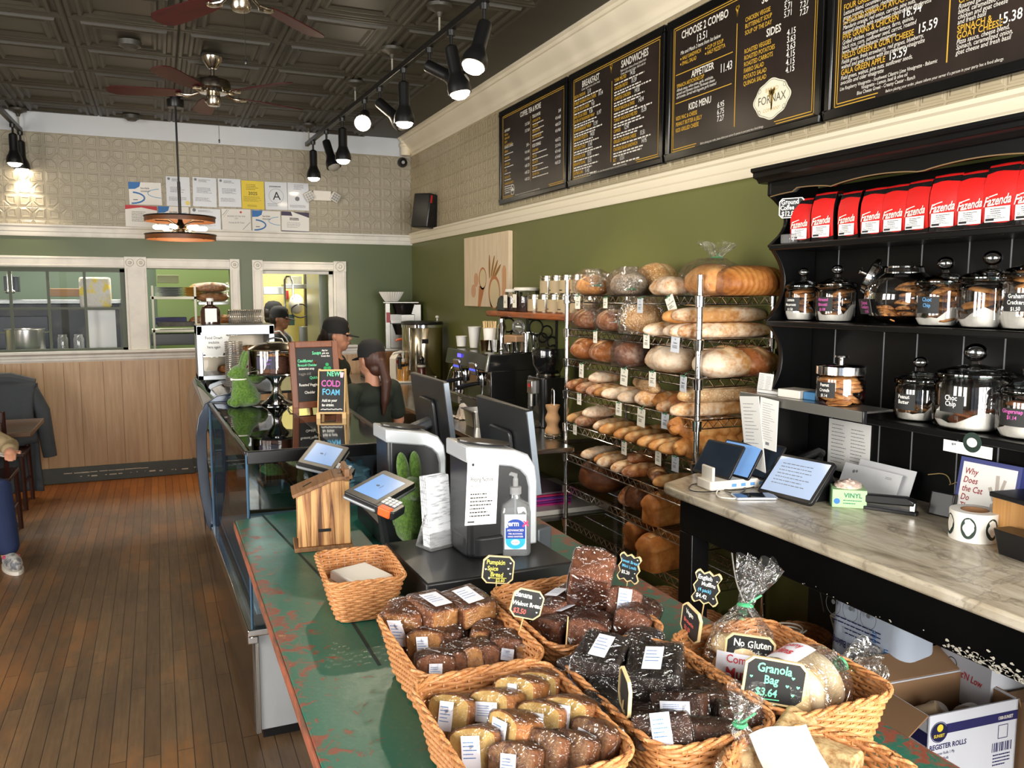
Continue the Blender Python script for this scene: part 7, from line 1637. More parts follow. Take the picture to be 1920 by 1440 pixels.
# --- on the near case: cake stand, chalkboards
cs = thing('cake_stand','silver pedestal stand with a glass-domed crumb cake','cake stand',(.566,4.5,CT+.001))
part('pedestal', MB().lathe([(0,0),(.085,0),(.086,.006),(.06,.02),(.03,.05),(.02,.085),(.03,.12),(.055,.145),(.06,.155),(0,.155)],36), CHROME, cs)
part('plate', MB().lathe([(0,.155),(.145,.157),(.15,.163),(.145,.17),(0,.168)],48), CHROME, cs)
do = thing('cake_dome','clear dome with chrome lid covering the crumb cake','cake dome',(.566,4.5,CT+.172))
part('dome_wall', MB().lathe([(.136,0),(.138,.002),(.138,.12),(.136,.122)],48,cap=(False,False)), JG, do)
part('dome_lid', MB().lathe([(.139,.118),(.14,.125),(.1,.148),(.05,.158),(0,.16)],48,cap=(False,False)), mat('dome_lid_steel',(190,180,160),.15,1.0), do)
part('handle', MB().tube([(-.045,0,.155),(-.035,0,.175),(0,0,.182),(.035,0,.175),(.045,0,.155)],.005,8), CHROME, do)
ck = thing('crumb_cake','brown crumb cake with white icing drips under the dome','cake',(.585,4.5,CT+.1722))
part('cake_body', MB().lathe([(0,0),(.105,0),(.108,.01),(.106,.085),(.09,.092),(0,.09)],36), CAKE['brown'][1], ck)
cr_ = MB(); rnd = random.Random(6)
for k in range(90): a = rnd.uniform(0,6.28); q = .1*sqrt(rnd.random()); cr_.ell((q*cos(a),q*sin(a),.09+rnd.uniform(0,.006)),(.011,.01,.009),6,5)
o = part('crumble', cr_, CAKE['tan'][0], ck); o['kind'] = 'stuff'
part('icing', MB().tube([(.06,-.09,.098),(.05,-.1,.09),(.048,-.108,.05)],.004,6).tube([(-.02,-.1,.095),(-.03,-.106,.07),(-.02,-.109,.03)],.004,6).tube([(-.04,-.06,.1),(.0,-.03,.1),(.06,-.05,.1),(.09,.0,.099)],.004,6), WPL, ck)
solo('cake_label','purple-lettered chalk label inside the cake dome','label',MB().box(-.045,-.002,-.032,.045,.002,.032),mat('night_label',(34,26,54),.5),(.502,4.392,CT+.23),R(-18))
o = bpy.data.objects['cake_label']; TX().line('Cinnamon',0,.01,.018,'c',off=.012,sq=.8,jit=.1).line('Streusel',0,-.01,.018,'c',off=.012,sq=.8,jit=.1).place('lettering',mat('lilac_chalk',(150,110,200),.7),o,(0,-.0024,0))
FRW = mat('chestnut_frame',(122,66,30),.4,vary=(5,(92,46,20),.3,.7,(10,10,1)))
def easel(name, label, loc, rz, w, h, fw, wood, lines, lean=12):
    r = thing(name, label, 'chalkboard', loc, rz)
    q = part('chalk_panel', MB().box(-w/2,-.006,0,w/2,.0,h), CHALK, r, rot=(R(-lean),0,0))
    f = MB()
    for a in ((-w/2-fw,-fw,-w/2,h+fw),(w/2,-fw,w/2+fw,h+fw),(-w/2,-fw,w/2,0),(-w/2,h,w/2,h+fw)): f.box(a[0],-.014,a[1],a[2],.006,a[3])
    part('frame', f, wood, q, bevel=.003)
    by = {}
    for s,x,y,sz,m,al in lines: by.setdefault(m.name,(m,TX()))[1].line(s,x,y,sz,al,off=.018,sq=.78,jit=.12)
    for m,t in by.values(): t.place('chalk_lettering',m,q,(0,-.0065,0))
    return r,q
p = atz(552,774,CT); DIR = R(-4)
r,q = easel('soup_chalkboard','wood-framed chalkboard listing soups and quiche on the display case',(p.x+.115,p.y+.02,CT+.05),R(4),.185,.27,.03,FRW,(('Soups',-.01,.235,.024,GCH,'l'),('Ask for',.04,.25,.013,CW,'l'),('pick one',.04,.236,.013,CW,'l'),('bread slice',.035,.222,.013,CW,'l'),('Cauliflower',-.085,.197,.021,GCH,'l'),('Broccoli Cheddar',-.085,.177,.017,GCH,'l'),('butternut soup',-.08,.16,.016,CW,'l'),('Veggie chili',-.085,.133,.018,mat('faint_chalk',(120,116,110),.8),'l'),('Quiche',-.03,.113,.021,GCH,'l'),('cheddar',.03,.12,.013,CW,'l'),('Roasted Veggies',-.085,.078,.019,CW,'l'),('Cheddar',-.06,.04,.019,CW,'l')),10)
part('leg', MB().box(-.122,-.016,-.053,-.094,.004,-.02), FRW, r, rot=(R(-4),0,0)); part('leg', MB().box(.094,-.016,-.053,.122,.004,-.02), FRW, r, rot=(R(-4),0,0)); part('rear_strut', MB().cyl((0,.03,.2),(0,.13,-.05),.008), FRW, r)
t = TX(); [t.disc(.062+.012*cos(R(90+120*k)),.17+.012*sin(R(90+120*k)),.009) for k in range(3)]; t.stroke([(.062,.17),(.066,.148)],.003); t.place('shamrock',mat('shamrock_green',(40,160,90),.7),q,(0,-.0066,0))
LW = mat('pale_pine',(216,178,122),.5)
p = atz(622,784,CT); r,q = easel('cold_foam_sign','small pine sandwich board advertising new cold foam',(p.x,p.y,CT+.028),R(-20),.118,.195,.006,LW,(('NEW!',-.024,.172,.034,GCH,'l'),('COLD',-.05,.122,.042,PINK,'l'),('FOAM',-.045,.082,.04,BC,'l'),('Add to your',-.045,.05,.018,CW,'l'),('fav drinks.',-.045,.028,.018,CW,'l')),14)
q.children[0]['label'] = 'pale pine edge'; t = TX(); t.poly([(.036,.19),(.056,.19),(.052,.165),(.04,.165)]); t.place('cup_drawing',mat('pink_chalk_pale',(226,180,190),.7),q,(0,-.0066,0)); t = TX(); t.stroke([(-.05+.01*k,.012+.003*(k%2)) for k in range(11)],.003); t.place('chalk_wave',CW,q,(0,-.0066,0))
for x in (-.06,.06): part('leg', MB().box(x-.009,-.014,-.028,x+.009,.006,0), LW, r); part('rear_leg', MB().tube([(x,.05,.2),(x,.12,-.026)],.008,4), LW, r)
part('cross_bar', MB().box(-.06,.085,.04,.06,.095,.055), LW, r); part('rear_panel', MB().prism([(.052,.19),(.055,.19),(.1,.04),(.097,.04)],-.055,.055,'x'), mat('board_back',(120,100,80),.6), r)
# --- in the near case: trays, bags, a moss bunny
for k,(x,y,lab) in enumerate(((.4,3.28,'first black deli tray behind the end glass'),(.52,3.3,'second black deli tray behind the end glass'),(.42,3.6,'black deli tray in the second row'),(.62,3.4,'black deli tray next to the blue bag'),(.55,3.75,'black deli tray in the middle of the case'),(.45,4.1,'black deli tray at the far end of the case'))):
    solo('deli_tray',lab,'tray',MB().loft([[(a,b,0) for a,b in rrect(.09,.2,.015)],[(a,b,.06) for a,b in rrect(.11,.24,.02)],[(a,b,.06) for a,b in rrect(.1,.23,.018)],[(a,b,.008) for a,b in rrect(.085,.19,.014)]]),BLACKP,(x,y,.907),R(3),group='black deli trays in the case')
solo('salad_pile','heap of pale chickpea salad in the far deli tray','food',MB().ell((0,0,0),(.05,.09,.035),20,12,lambda p:tuple(c*(1+.15*mnoise.noise(V(p)*4)) for c in p)),m_cake('chickpea',(206,176,116),(150,120,70),31),(.55,3.75,.955))
solo('greens_pile','heap of green salad in the middle tray','food',MB().ell((0,0,0),(.05,.09,.035),20,12,lambda p:tuple(c*(1+.2*mnoise.noise(V(p)*5)) for c in p)),m_cake('greens',(92,120,52),(46,70,26),32),(.42,3.6,.955))
solo('plastic_bag','crumpled pale blue plastic bag inside the display case','bag',MB().ell((0,0,0),(.1,.12,.05),28,18,lambda p:tuple(c*(1+.3*mnoise.noise(V(p)*3.2)) for c in p)),mat('blue_bag',(150,206,226),.3,bump=(24,.8,.01)),(.7,3.42,.965))
solo('blue_paper','blue wrapped tray in the middle of the display case','tray',MB().box(-.1,-.14,0,.1,.14,.03),mat('soft_blue',(110,150,206),.5),(.5,4.05,.99),R(10),bevel=.008)
bunny('brownish moss bunny lying among the deli trays',(.5,3.22,.967),R(60),.62,False,mat('brown_moss',(96,82,34),.95,vary=(90,(120,100,50),.4,.7),bump=(150,.8,.004)))
# --- warmer with its sign and lids at the far end
WY = 5.62
wm = thing('warmer_cabinet','stainless glass-fronted warmer standing on the far case','warmer',(.45,WY,1.181))
WSt = mat('bright_steel',(150,154,157),.34,.8)
for a in ((-.235,-.16,0,-.2,.16,.34),(.2,-.16,0,.235,.16,.34)): part('side_frame', MB().box(*a), WSt, wm, bevel=.003)
part('top_box', MB().box(-.235,-.16,.28,.235,.16,.345), WSt, wm, bevel=.004); part('base', MB().box(-.235,-.16,0,.235,.16,.03), WSt, wm, bevel=.003)
part('shelf', MB().box(-.2,-.14,.145,.2,.15,.152), STEEL, wm); part('front_glass', MB().box(-.2,-.158,.03,.2,-.154,.28), glass('window_glass'), wm)
part('back_panel', MB().box(-.2,.15,.03,.2,.155,.28), mat('warmer_back',(150,140,124),.3,.6), wm)
sg = part('doily_sign', MB().prism([((.092+.006*cos(18*a))*cos(a),(.092+.006*cos(18*a))*sin(a)) for a in [2*pi*k/108 for k in range(108)]],0,.002), mat('silver_doily',(186,186,182),.4,.3), wm, (-.135,-.163,.235), (R(90),0,0))
TX().line('Food Down',0,.022,.026,'c',off=.01,sq=.8,jit=.1).line('available',0,-.006,.024,'c',off=.01,sq=.8,jit=.1).line('here again',0,-.036,.024,'c',off=.01,sq=.8,jit=.1).place('lettering',INK,sg,(0,0,.0026),(0,0,0))
for k,(x,z,kd,lab) in enumerate(((.42,1.334,'ovalg','round loaf on the upper warmer shelf'),(.54,1.334,'oval','dark pastry on the upper warmer shelf'),(.4,1.212,'oval','brown pastry on the lower warmer shelf'),(.5,1.212,'small','sugared pastry on the lower warmer shelf'))):
    o = link('pastry',LM[kd],None); o.location = (x,WY,z); o.scale = (.45,.6,.5); tag(o,lab,'pastry','pastries in the warmer')
def lids(label, loc, n, rx, ry, axis):
    X_ = axis == 'x'; P_ = lambda q,dx,a: (dx,ry*q*cos(a),rx*.62+rx*q*sin(a)*.62) if X_ else (rx*q*cos(a),rx*q*sin(a),dx)
    me = MB().loft([[P_(q,dx,2*pi*i/20) for i in range(20)] for q,dx in ((.94,0),(1,.004),(1,.007),(.9,.011))],(False,False)).mesh('clear_cover'); me.materials.append(glass('lid_plastic',(236,226,208),.8,.1,film=.1))
    for k in range(n):
        o = link('clear_cover',me,None,None,(loc[0]+(.0125*k if X_ else 0),loc[1],loc[2]+(0 if X_ else .012*k))); tag(o,label,'lid',label+' group')
lids('clear plastic lid in the row lying on the warmer',(.42,WY,1.527),17,.075,.09,'x'); lids('clear plastic lid in the tall stack in front of the warmer',(.4,5.05,1.181),22,.052,.05,'z')
t = thing('jug','brown glass jug with white label on the warmer','jug',(.31,WY,1.527)); part('jug_body', MB().lathe([(0,0),(.06,0),(.062,.08),(.05,.11),(.02,.125),(.02,.145),(0,.145)],24), mat('brown_glass',(58,34,24),.12,coat=.6), t); part('cap', MB().cyl((0,0,.145),(0,0,.165),.022), WPL, t); part('label', MB().box(-.035,-.063,.015,.035,-.06,.1), PAPER, t)
solo('greens_box','clear clamshell of green herbs behind the bunny','box',MB().ell((0,0,.06),(.07,.05,.05),20,12,lambda p:tuple(c*(1+.2*mnoise.noise(V(p)*6)) for c in p)),CAKE['pale'][0] if False else MATS['moss_flock'] if 'moss_flock' in MATS else MOSS,(.5,4.95,1.19))
for y,lab in ((3.32,'wicker basket on the floor under the middle of the bread rack'),(2.98,'wicker basket on the floor under the near end of the bread rack')): basket(lab,(2.24,y,.002),.26,.3,.22,0,.84,16,36,.06,'wicker baskets under the bread rack')
# ================================================================ ON AND UNDER THE MARBLE COUNTER
ZM = 1.0005
c3 = lambda x,y:(1400+x/3.273,640+y/3.273)
r = thing('charging_station','white multi-slot charging hub on the marble end','charger',(1.93,2.47,ZM),R(-4))
part('hub_body', MB().prism(rrect(.3,.1,.012,3,.06),0,.035), WPL, r, bevel=.004)
part('back_plate', MB().prism(rrect(.012,.075,.004,3,-.07,0),.0,.085), WPL, r, bevel=.004)
for k in range(5): part('usb_port', MB().box(.0+.04*k,-.0508,.01,.02+.04*k,-.05,.022), mat('port_blue',(96,150,206),.4), r)
DSC = mat('tablet_screen_off',(34,42,52),.12,vary=(3,(44,54,66),.4,.7)); TBK = mat('tablet_case',(22,22,24),.4)
for k,lab in enumerate(('front tablet standing in the white charging hub','middle tablet in the charging hub','rear tablet in the charging hub')):
    M_ = frame((1.945+.065*k,2.53-.03*k,1.095),(.099,-.995,.011),(.55,.06,.83)); w,h = (.2,.145) if k < 2 else (.22,.15)
    o = tag(part('tablet', MB().prism(rrect(w,h,.01,3),-.009,0), TBK, None, bevel=.002), lab,'tablet','tablets in the charging hub'); o.matrix_world = M_
    part('screen', MB().box(-w/2+.008,-h/2+.01,0,w/2-.008,h/2-.008,.0006), DSC if k != 1 else SCR, o)
def cord(label, pts, rr, m, group='charging cables on the marble counter'):
    return solo('cable',label,'cable',MB().tube(smooth(pts),rr,6),m,group=group)
def smooth(pts, it=2):
    pts = [V(p) for p in pts]
    for _ in range(it):
        q = [pts[0]]
        for a,b in zip(pts[:-1],pts[1:]): q += [a.lerp(b,.25),a.lerp(b,.75)]
        pts = q+[pts[-1]]
    return pts
zc = 1.004
for lab,px_,m,rr in (('black cable looping in front of the charging hub',((1335,912),(1300,905),(1288,918),(1310,923),(1350,921)),BLACKP,.002),('black cable curling beside the ports',((1350,905),(1365,926),(1395,925),(1400,905),(1375,898)),BLACKP,.002),('black cable running towards the leaning tablet',((1345,908),(1360,920),(1400,918),(1425,908),(1420,895)),BLACKP,.002),
   ('white cable looping over the ports',((1375,878),(1398,885),(1408,900),(1395,908),(1380,906)),WPL,.003),('white charging lead plugged into the phone',((1358,912),(1342,922),(1345,932),(1372,935),(1388,934)),WPL,.0028)):
    P_ = [atz(x,y,zc) for x,y in px_]
    if 'over the ports' in lab: P_ = [p+V((0,0,.045*sin(pi*k/4))) for k,p in enumerate(P_)]
    cord(lab,P_,rr,m)
p = atz(1414,933,ZM); o = solo('smartphone','dark smartphone lying on the marble, plugged in','phone',MB().prism(rrect(.15,.074,.01,4),0,.009),mat('phone_rim',(190,196,206),.3,.6),p,R(-22),bevel=.002); part('screen', MB().prism(rrect(.144,.069,.008,4),.009,.0096), mat('phone_glass',(14,14,18),.06,coat=1), o)
M_ = frame((2.058,2.24,1.072),(.041,-.998,.041),(.664,.058,.748))
r = thing('order_tablet','big tablet leaning on its stand with a bright pale screen','tablet',(0,0,0))
o = part('tablet_body', MB().prism(rrect(.262,.178,.014,4),-.016,0), TBK, r, bevel=.003); o.matrix_local = M_
s_ = part('screen', MB().box(-.118,-.073,0,.118,.077,.0006), mat('pale_screen',(150,166,190),.12,coat=.5,emit=((170,186,214),.45)), o)
TX().scribble(-.09,.05,.17,.1,7,.003,5).place('screen_text',GREY,s_,(0,0,.001),(0,0,0))
part('stand', MB().prism([(.0,0),(.12,0),(.075,.1)],-.09,.09,'y'), BLACKP, r, (2.07,2.24,ZM), bevel=.004)
r = thing('desk_phone','black desk phone with coiled cord behind the tablets','telephone',(2.3,2.52,ZM),R(100)); part('phone_base', MB().prism([(-.09,0),(.09,0),(.09,.03),(-.09,.09)],-.08,.08,'x'), BLACKP, r, bevel=.008); part('handset', MB().tube([(-.07,-.08,.09),(-.07,-.06,.105),(-.07,.05,.085),(-.07,.08,.055)],[.022,.016,.016,.022],10), BLACKP, r)
part('coiled_cord', MB().tube([(-.1+.014*cos(k*.9),-.1+.0016*k,.02+.014*sin(k*.9)+.0) for k in range(90)],.0028,5), BLACKP, r)
# vinyl glove box
p = atz(1603,957,ZM); r = thing('glove_box','green box of vinyl gloves with gloves spilling out','box',(2.125,2.05,ZM),R(-38))
GRB = mat('glove_box_green',(160,200,146),.5); part('carton', MB().box(-.055,0,0,.055,.11,.062), GRB, r, bevel=.002)
t = TX().line('VINYL',-.018,.036,.022,off=.02,sq=.95); t.place('lettering',mat('glove_green',(30,110,80),.5),r,(0,-.0008,0)); TX().disc(-.04,.022,.01).place('round_logo',BLUE,r,(0,-.0008,0)); TX().scribble(-.02,.026,.06,.02,2,.003,2).place('small_print',mat('glove_green',(30,110,80)),r,(0,-.0009,0))
part('glove_tuft', MB().ell((0,.055,.065),(.045,.045,.02),22,12,lambda q:tuple(c*(1+.35*mnoise.noise(V(q)*4)) for c in q)), mat('vinyl_glove',(214,190,176),.4,bump=(30,.8,.01)), r)
r = thing('stapler','black desk stapler with a chrome nose on the marble','stapler',(2.21,1.97,ZM),R(-60))
part('base', MB().prism(rrect(.19,.034,.008,3),0,.012), BLACKP, r, bevel=.002); part('arm', MB().prism([(-.09,.02),(-.085,.05),(.06,.058),(.085,.045),(.085,.03)],-.015,.015,'y'), BLACKP, r, bevel=.005); part('nose', MB().box(.07,-.012,.012,.088,.012,.042), CHROME, r, bevel=.002)
# papers against the hutch back
def sheet(label, name, y0, y1, z0, z1, X, lean, m=PAPER, text=None, rz=0, cat='paper', roll=0):
    o = solo(name,label,cat,MB().box(-.001,-(y0-y1)/2,0,.001,(y0-y1)/2,z1-z0),m,(X,(y0+y1)/2,z0),smooth=0); o.rotation_euler = (R(roll),R(lean),R(rz)); w = y0-y1; h = z1-z0
    t = TX(); 
    if text == 'list': t.scribble(-w*.42,h*.9,w*.4,h*.8,11,h*.014,7).scribble(w*.05,h*.86,w*.4,h*.8,12,h*.014,8)
    elif text == 'receipt': t.scribble(-w*.35,h*.9,w*.7,h*.75,16,h*.008,9).bar(-w*.1,h*.08,w*.1,h*.14)
    elif text == 'logo': t.disc(-w*.3,h*.72,w*.025).disc(-w*.25,h*.75,w*.02).scribble(w*.25,h*.8,w*.15,h*.1,2,h*.02,3)
    if t.mb.v: t.place('lettering',GREY,o,mtx=FACE_NEG_X((-.0014,0,0)))
    return o
sheet('printed two-column list taped to the hutch back','price_list',2.47,2.26,1.03,1.232,2.434,0,text='list')
sheet('white paper sleeves leaning behind the glove box','paper_sleeve',2.31,2.05,1.0008,1.098,2.33,22,mat('sleeve_paper',(206,206,208),.7),'logo'); sheet('second paper sleeve tilted behind the first','paper_sleeve',2.27,2.02,1.0008,1.115,2.36,20,mat('sleeve_paper',(206,206,208)))
sheet('long order ticket hanging from the end of the ticket shelf','order_ticket',2.5,2.39,1.05,1.34,2.058,-4,mat('receipt_paper',(224,222,216),.6),'receipt',0,'receipt',-6); sheet('second order ticket hanging beside the long one','order_ticket',2.43,2.34,1.15,1.34,2.055,-3,mat('receipt_paper',(224,222,216)),'receipt',4,'receipt',4)
zs = 1.3465
sheet('white notepad sheet standing at the end of the ticket shelf','note_sheet',2.53,2.45,zs,1.42,2.12,8,text='list')
for lab,nm,y,d,m in (('white card box on the ticket shelf','card_box',2.33,(.09,.1,.03),WPL),('small blue and white box on the ticket shelf','pill_box',2.25,(.04,.05,.028),mat('pill_blue',(70,130,180),.5)),('crumpled paper slip at the tip of the ticket shelf','paper_slip',2.46,(.06,.1,.012),PAPER),('red lid behind the boxes on the ticket shelf','red_tub',2.2,(.03,.04,.05),RED)):
    solo(nm,lab,'box',MB().box(-d[0]/2,-d[1]/2,0,d[0]/2,d[1]/2,d[2]),m,(2.135 if nm != 'red_tub' else 2.17,y,zs),R(8),bevel=.003,group='odds and ends on the ticket shelf')
# book, stickers, bamboo bin, bag
o = solo('book','blue-bordered book about cats leaning on the hutch back','book',MB().box(-.012,-.1,0,.012,.1,.2),mat('book_blue',(54,62,122),.45),(2.36,1.735,ZM),smooth=0,rot=(0,R(10),R(3)))
part('cover', MB().box(-.0128,-.088,.012,-.012,.088,.186), PAPER, o); t = TX()
for k,s in enumerate(('Why','Does','the Cat','Do','That?')): t.line(s,-.08,.148-.028*k,.028,off=.012,sq=.8,shear=.15)
t.place('title_lettering',mat('title_red',(150,30,36),.6),o,mtx=FACE_NEG_X((-.0134,0,0)))
part('cat_drawing', MB().box(-.0132,-.07,.05,-.0128,-.02,.07), mat('cat_fur',(180,170,160),.7), o); t = TX(); t.poly([(.02,.06),(.05,.05),(.075,.07),(.06,.11),(.04,.1)]).stroke([(.035,.1),(.03,.16)],.012).stroke([(.045,.1),(.055,.15)],.01).stroke([(.03,.08),(.01,.12)],.012); t.place('paw_drawing',mat('cat_fur',(180,170,160)),o,mtx=FACE_NEG_X((-.0133,0,0)))
p = atx(1820,828,2.19); o = solo('oval_sticker','dark oval bakery sticker on the lower hutch shelf edge','sticker',MB().cyl((0,0,0),(-.002,0,0),.03,n=28),mat('sticker_green',(30,50,42),.5),(2.198,p.y,1.285)); TX().disc(0,0,.017,20,.014).place('emblem',MWHITE,o,mtx=FACE_NEG_X((-.0026,0,0)))
sheet('white shelf-edge strip of contact numbers above the cat book','label_strip',1.76,1.6,1.245,1.28,2.197,0,text='logo')
r = thing('sticker_roll','roll of white labels printed with dark oval bakery crests','sticker roll',(2.2,1.645,ZM))
part('roll', MB().lathe([(.038,0),(.066,0),(.067,.085),(.066,.086),(.038,.086),(.036,.04),(.038,0)],40,cap=(False,False)), WP, r); part('core', MB().lathe([(.036,.001),(.038,.0),(.038,.0865),(.034,.0865),(.034,.001)],32,cap=(False,False)), mat('cardboard_core',(140,100,66),.8), r)
for k,a in enumerate((150,205,262,318)):
    c_ = R(a); vs = [(.0675*cos(c_+q[0]/.067),.0675*sin(c_+q[0]/.067),.043+q[1]) for q in [(.021*cos(2*pi*i/24),.032*sin(2*pi*i/24)) for i in range(24)]]
    g = part('oval_label', MB().add(vs,[tuple(range(24))]), mat('sticker_green',(30,50,42)), r, smooth=0)
    vs = [(.0681*cos(c_+q[0]/.067),.0681*sin(c_+q[0]/.067),.043+q[1]) for q in [((.014+.0015*cos(4*2*pi*i/24))*cos(2*pi*i/24),(.021+.002*cos(8*pi*i/24))*sin(2*pi*i/24)) for i in range(24)]]; part('crest', MB().add(vs,[tuple(range(24))]), MWHITE, g, smooth=0)
BAMB = mat('bamboo_ply',(196,146,86),.45,vary=(4,(176,124,68),.35,.7,(30,30,.6)))
solo('bamboo_bin','open bamboo storage bin on the marble next to the sticker roll','bin',MB().box(-.06,-.1,0,.06,.1,.14),BAMB,(2.27,1.5,ZM),R(-4),bevel=.003)
solo('black_clipboard','black card machine lying on the bamboo bin','tablet',MB().prism(rrect(.14,.17,.008,3),0,.014),BLACKP,(2.24,1.5,1.142),R(-8),bevel=.003)
solo('black_scoop_tray','black plastic holder in front of the bamboo bin','holder',MB().loft([[(a,b,0) for a,b in rrect(.05,.09,.01)],[(a,b,.07) for a,b in rrect(.07,.12,.012)]]),BLACKP,(2.15,1.47,ZM),R(-6),bevel=.002)
r = thing('paper_bag','white paper bag with a long printed receipt at the picture edge','bag',(2.13,1.33,ZM),R(-30)); part('bag_body', MB().loft([[(-.05,-.08,0),(.05,-.08,0),(.05,.08,0),(-.05,.08,0)],[(-.05,-.08,.1),(.05,-.08,.1),(.05,.08,.1),(-.05,.08,.1)],[(-.012,-.08,.16),(.012,-.08,.16),(.012,.08,.16),(-.012,.08,.16)]]), PAPER, r, bevel=.002); g = part('receipt', MB().box(-.0518,-.03,.01,-.05,.05,.1), WP, r); TX().scribble(-.03,.09,.06,.07,8,.003,4).place('lettering',INK,g,mtx=FACE_NEG_X((-.0522,.01,0)))
solo('small_speaker','small dark speaker box by the sticker roll','speaker',MB().prism([(-.03,0),(.04,0),(.03,.07),(-.01,.08)],-.04,.04,'y'),BLACKP,(2.34,1.86,ZM),R(10),bevel=.006)
cord('pale wire looping down the hutch back by the cat book',[(2.43,2.0,1.1),(2.43,1.93,1.12),(2.42,1.9,1.09),(2.43,1.92,1.08),(2.43,1.86,1.11),(2.43,1.8,1.04)],.0018,mat('wire_tan',(150,126,84),.5))
# under the counter, on the low shelf
ZU = .2005
KR = mat('kraft_box',(146,112,80),.8); CWH = mat('white_carton',(208,210,218),.6); NAVY = mat('print_navy',(34,34,88),.55)
r = thing('register_roll_carton','open white carton of register rolls with navy stripe','carton',(2.1,1.625,ZU),R(-5)); w,d,h = .33,.2,.35
b = MB(); b.box(-w/2,-d/2,0,w/2,-d/2+.005,h).box(-w/2,d/2-.005,0,w/2,d/2,h).box(-w/2,-d/2,0,-w/2+.005,d/2,h).box(w/2-.005,-d/2,0,w/2,d/2,h).box(-w/2,-d/2,0,w/2,d/2,.01); part('carton_walls', b, CWH, r, smooth=0)
b = MB().box(-w/2+.006,-d/2+.006,.01,w/2-.006,-d/2+.007,h-.004).box(-w/2+.006,d/2-.007,.01,w/2-.006,d/2-.006,h-.004).box(-w/2+.006,-d/2+.006,.01,-w/2+.007,d/2-.006,h-.004).box(w/2-.007,-d/2+.006,.01,w/2-.006,d/2-.006,h-.004); part('inner_kraft', b, KR, r, smooth=0)
for q,rt in (((-w/2,0,h),(0,R(-38),0)),((w/2,0,h),(0,R(70),0))): part('flap', MB().box(-.09 if q[0] < 0 else 0,-d/2,0,0 if q[0] < 0 else .09,d/2,.004), KR, r, q, rt)
part('flap', MB().box(-w/2,0,0,w/2,.1,.004), KR, r, (0,d/2,h), (R(22),0,0))
t = TX().bar(-.1,.29,w/2,.318); t.line('REGISTER ROLLS',-.157,.247,.021,off=.025,sq=.86).line('POS Printer Rolls 1 Ply',-.155,.229,.012,sq=.8).line('3" - 165\' Rolls',-.14,.213,.012,sq=.8).ring(-.125,.298,.03,.002,30)
for k in range(11): t.bar(.075+.007*k,.2,.075+.007*k+(.002+.0015*(k%3)),.228)
t.stroke([(.095,.24),(.095,.28),(.13,.28),(.13,.24),(.095,.24)],.002); t.scribble(.08,.19,.07,.04,4,.004,6); t.place('navy_print',NAVY,r,(0,-d/2-.0008,0))
t = TX(); t.disc(-.125,.298,.028,28); t.place('round_logo',mat('logo_navy',(22,26,64),.5),r,(0,-d/2-.0012,0)); t = TX(); t.disc(-.123,.31,.011,20); t.line('SUNSET',-.125,.283,.013,'c',off=.02,sq=.85); t.place('logo_yellow',mat('logo_yellow',(232,206,60),.5),r,(0,-d/2-.0016,0)); TX().line('1300-SUNSET',.09,.298,.014,off=.02,sq=.7).place('stripe_lettering',MWHITE,r,(0,-d/2-.0014,0))
t = TX().line('REGISTER ROLLS',0,.21,.03,'c',off=.025,sq=.7); t.place('side_lettering',NAVY,r,mtx=FACE_NEG_X((-w/2-.001,0,0))); TX().bar(-d/2,.26,d/2,.3).place('side_stripe',NAVY,r,mtx=FACE_NEG_X((-w/2-.0008,0,0)))
for k,(x,y,z,rt,lab) in enumerate(((2.02,1.62,.49,(R(60),0,R(40)),'paper register roll facing up in the open carton'),(2.1,1.65,.46,(R(80),R(20),R(-50)),'wrapped register roll in the middle of the carton'),(2.17,1.6,.47,(R(75),R(10),R(-70)),'wrapped register roll at the far side of the carton'))):
    solo('paper_roll',lab,'paper roll',MB().lathe([(.008,-.04),(.036,-.04),(.036,.04),(.008,.04),(.007,0),(.008,-.04)],24,cap=(False,False)),WP if k else mat('kraft_roll',(190,164,132),.7),(x,y,z),rot=rt,group='register rolls in the carton')
FB = mat('flour_bag_paper',(196,208,226),.7,bump=(9,.5,.02))
r = thing('flour_bag','large white and blue flour sack standing upside down under the marble','flour sack',(2.16,1.92,ZU),R(4))
part('sack', MB().loft([[(x*s,y*s2,z) for x,y in rrect(.17,.3,.05)] for s,s2,z in ((.9,.95,0),(1.03,1.0,.08),(1.05,1.0,.3),(.95,.98,.5),(.6,.96,.57),(.2,.94,.6))]), FB, r, smooth=60)
FRONT = lambda y,z,dx=0: FACE_NEG_X((-.096-dx,y,z)) @ MX.Rotation(pi,4,'Z')
TX().line('Your Edge in Baking',0,0,.034,'c',off=.02,sq=.62).line('Baking Mix',.0,.09,.05,'c',off=.02,sq=.7).scribble(-.1,-.03,.2,.06,4,.004,3).place('navy_lettering',NAVY,r,mtx=FRONT(.03,.37))
t = TX(); [t.ring(-.07+.07*k,0,.03,.002,24,.036) for k in range(3)]; [t.disc(-.07+.07*k,-.008,.008) for k in range(3)]; t.place('round_badges',GREY,r,mtx=FRONT(.05,.48))
TX().line('Premium',-.1,0,.036,'l',off=.012,sq=.8).line('Bakers Flour',-.1,.045,.036,'l',off=.012,sq=.8).place('side_lettering',BLUE,r,mtx=FACE_NEG_X((-.0962,-.1,.4)) @ MX.Rotation(R(90),4,'Z'))
g = part('blue_panel', MB().box(-.0965,-.15,.2,-.0955,-.04,.36), BLUE, r); TX().line('ADM',-.05,-.02,.06,off=.02,sq=.8).place('logo_lettering',MWHITE,g,mtx=FACE_NEG_X((-.0969,-.11,.28)) @ MX.Rotation(pi,4,'Z'))
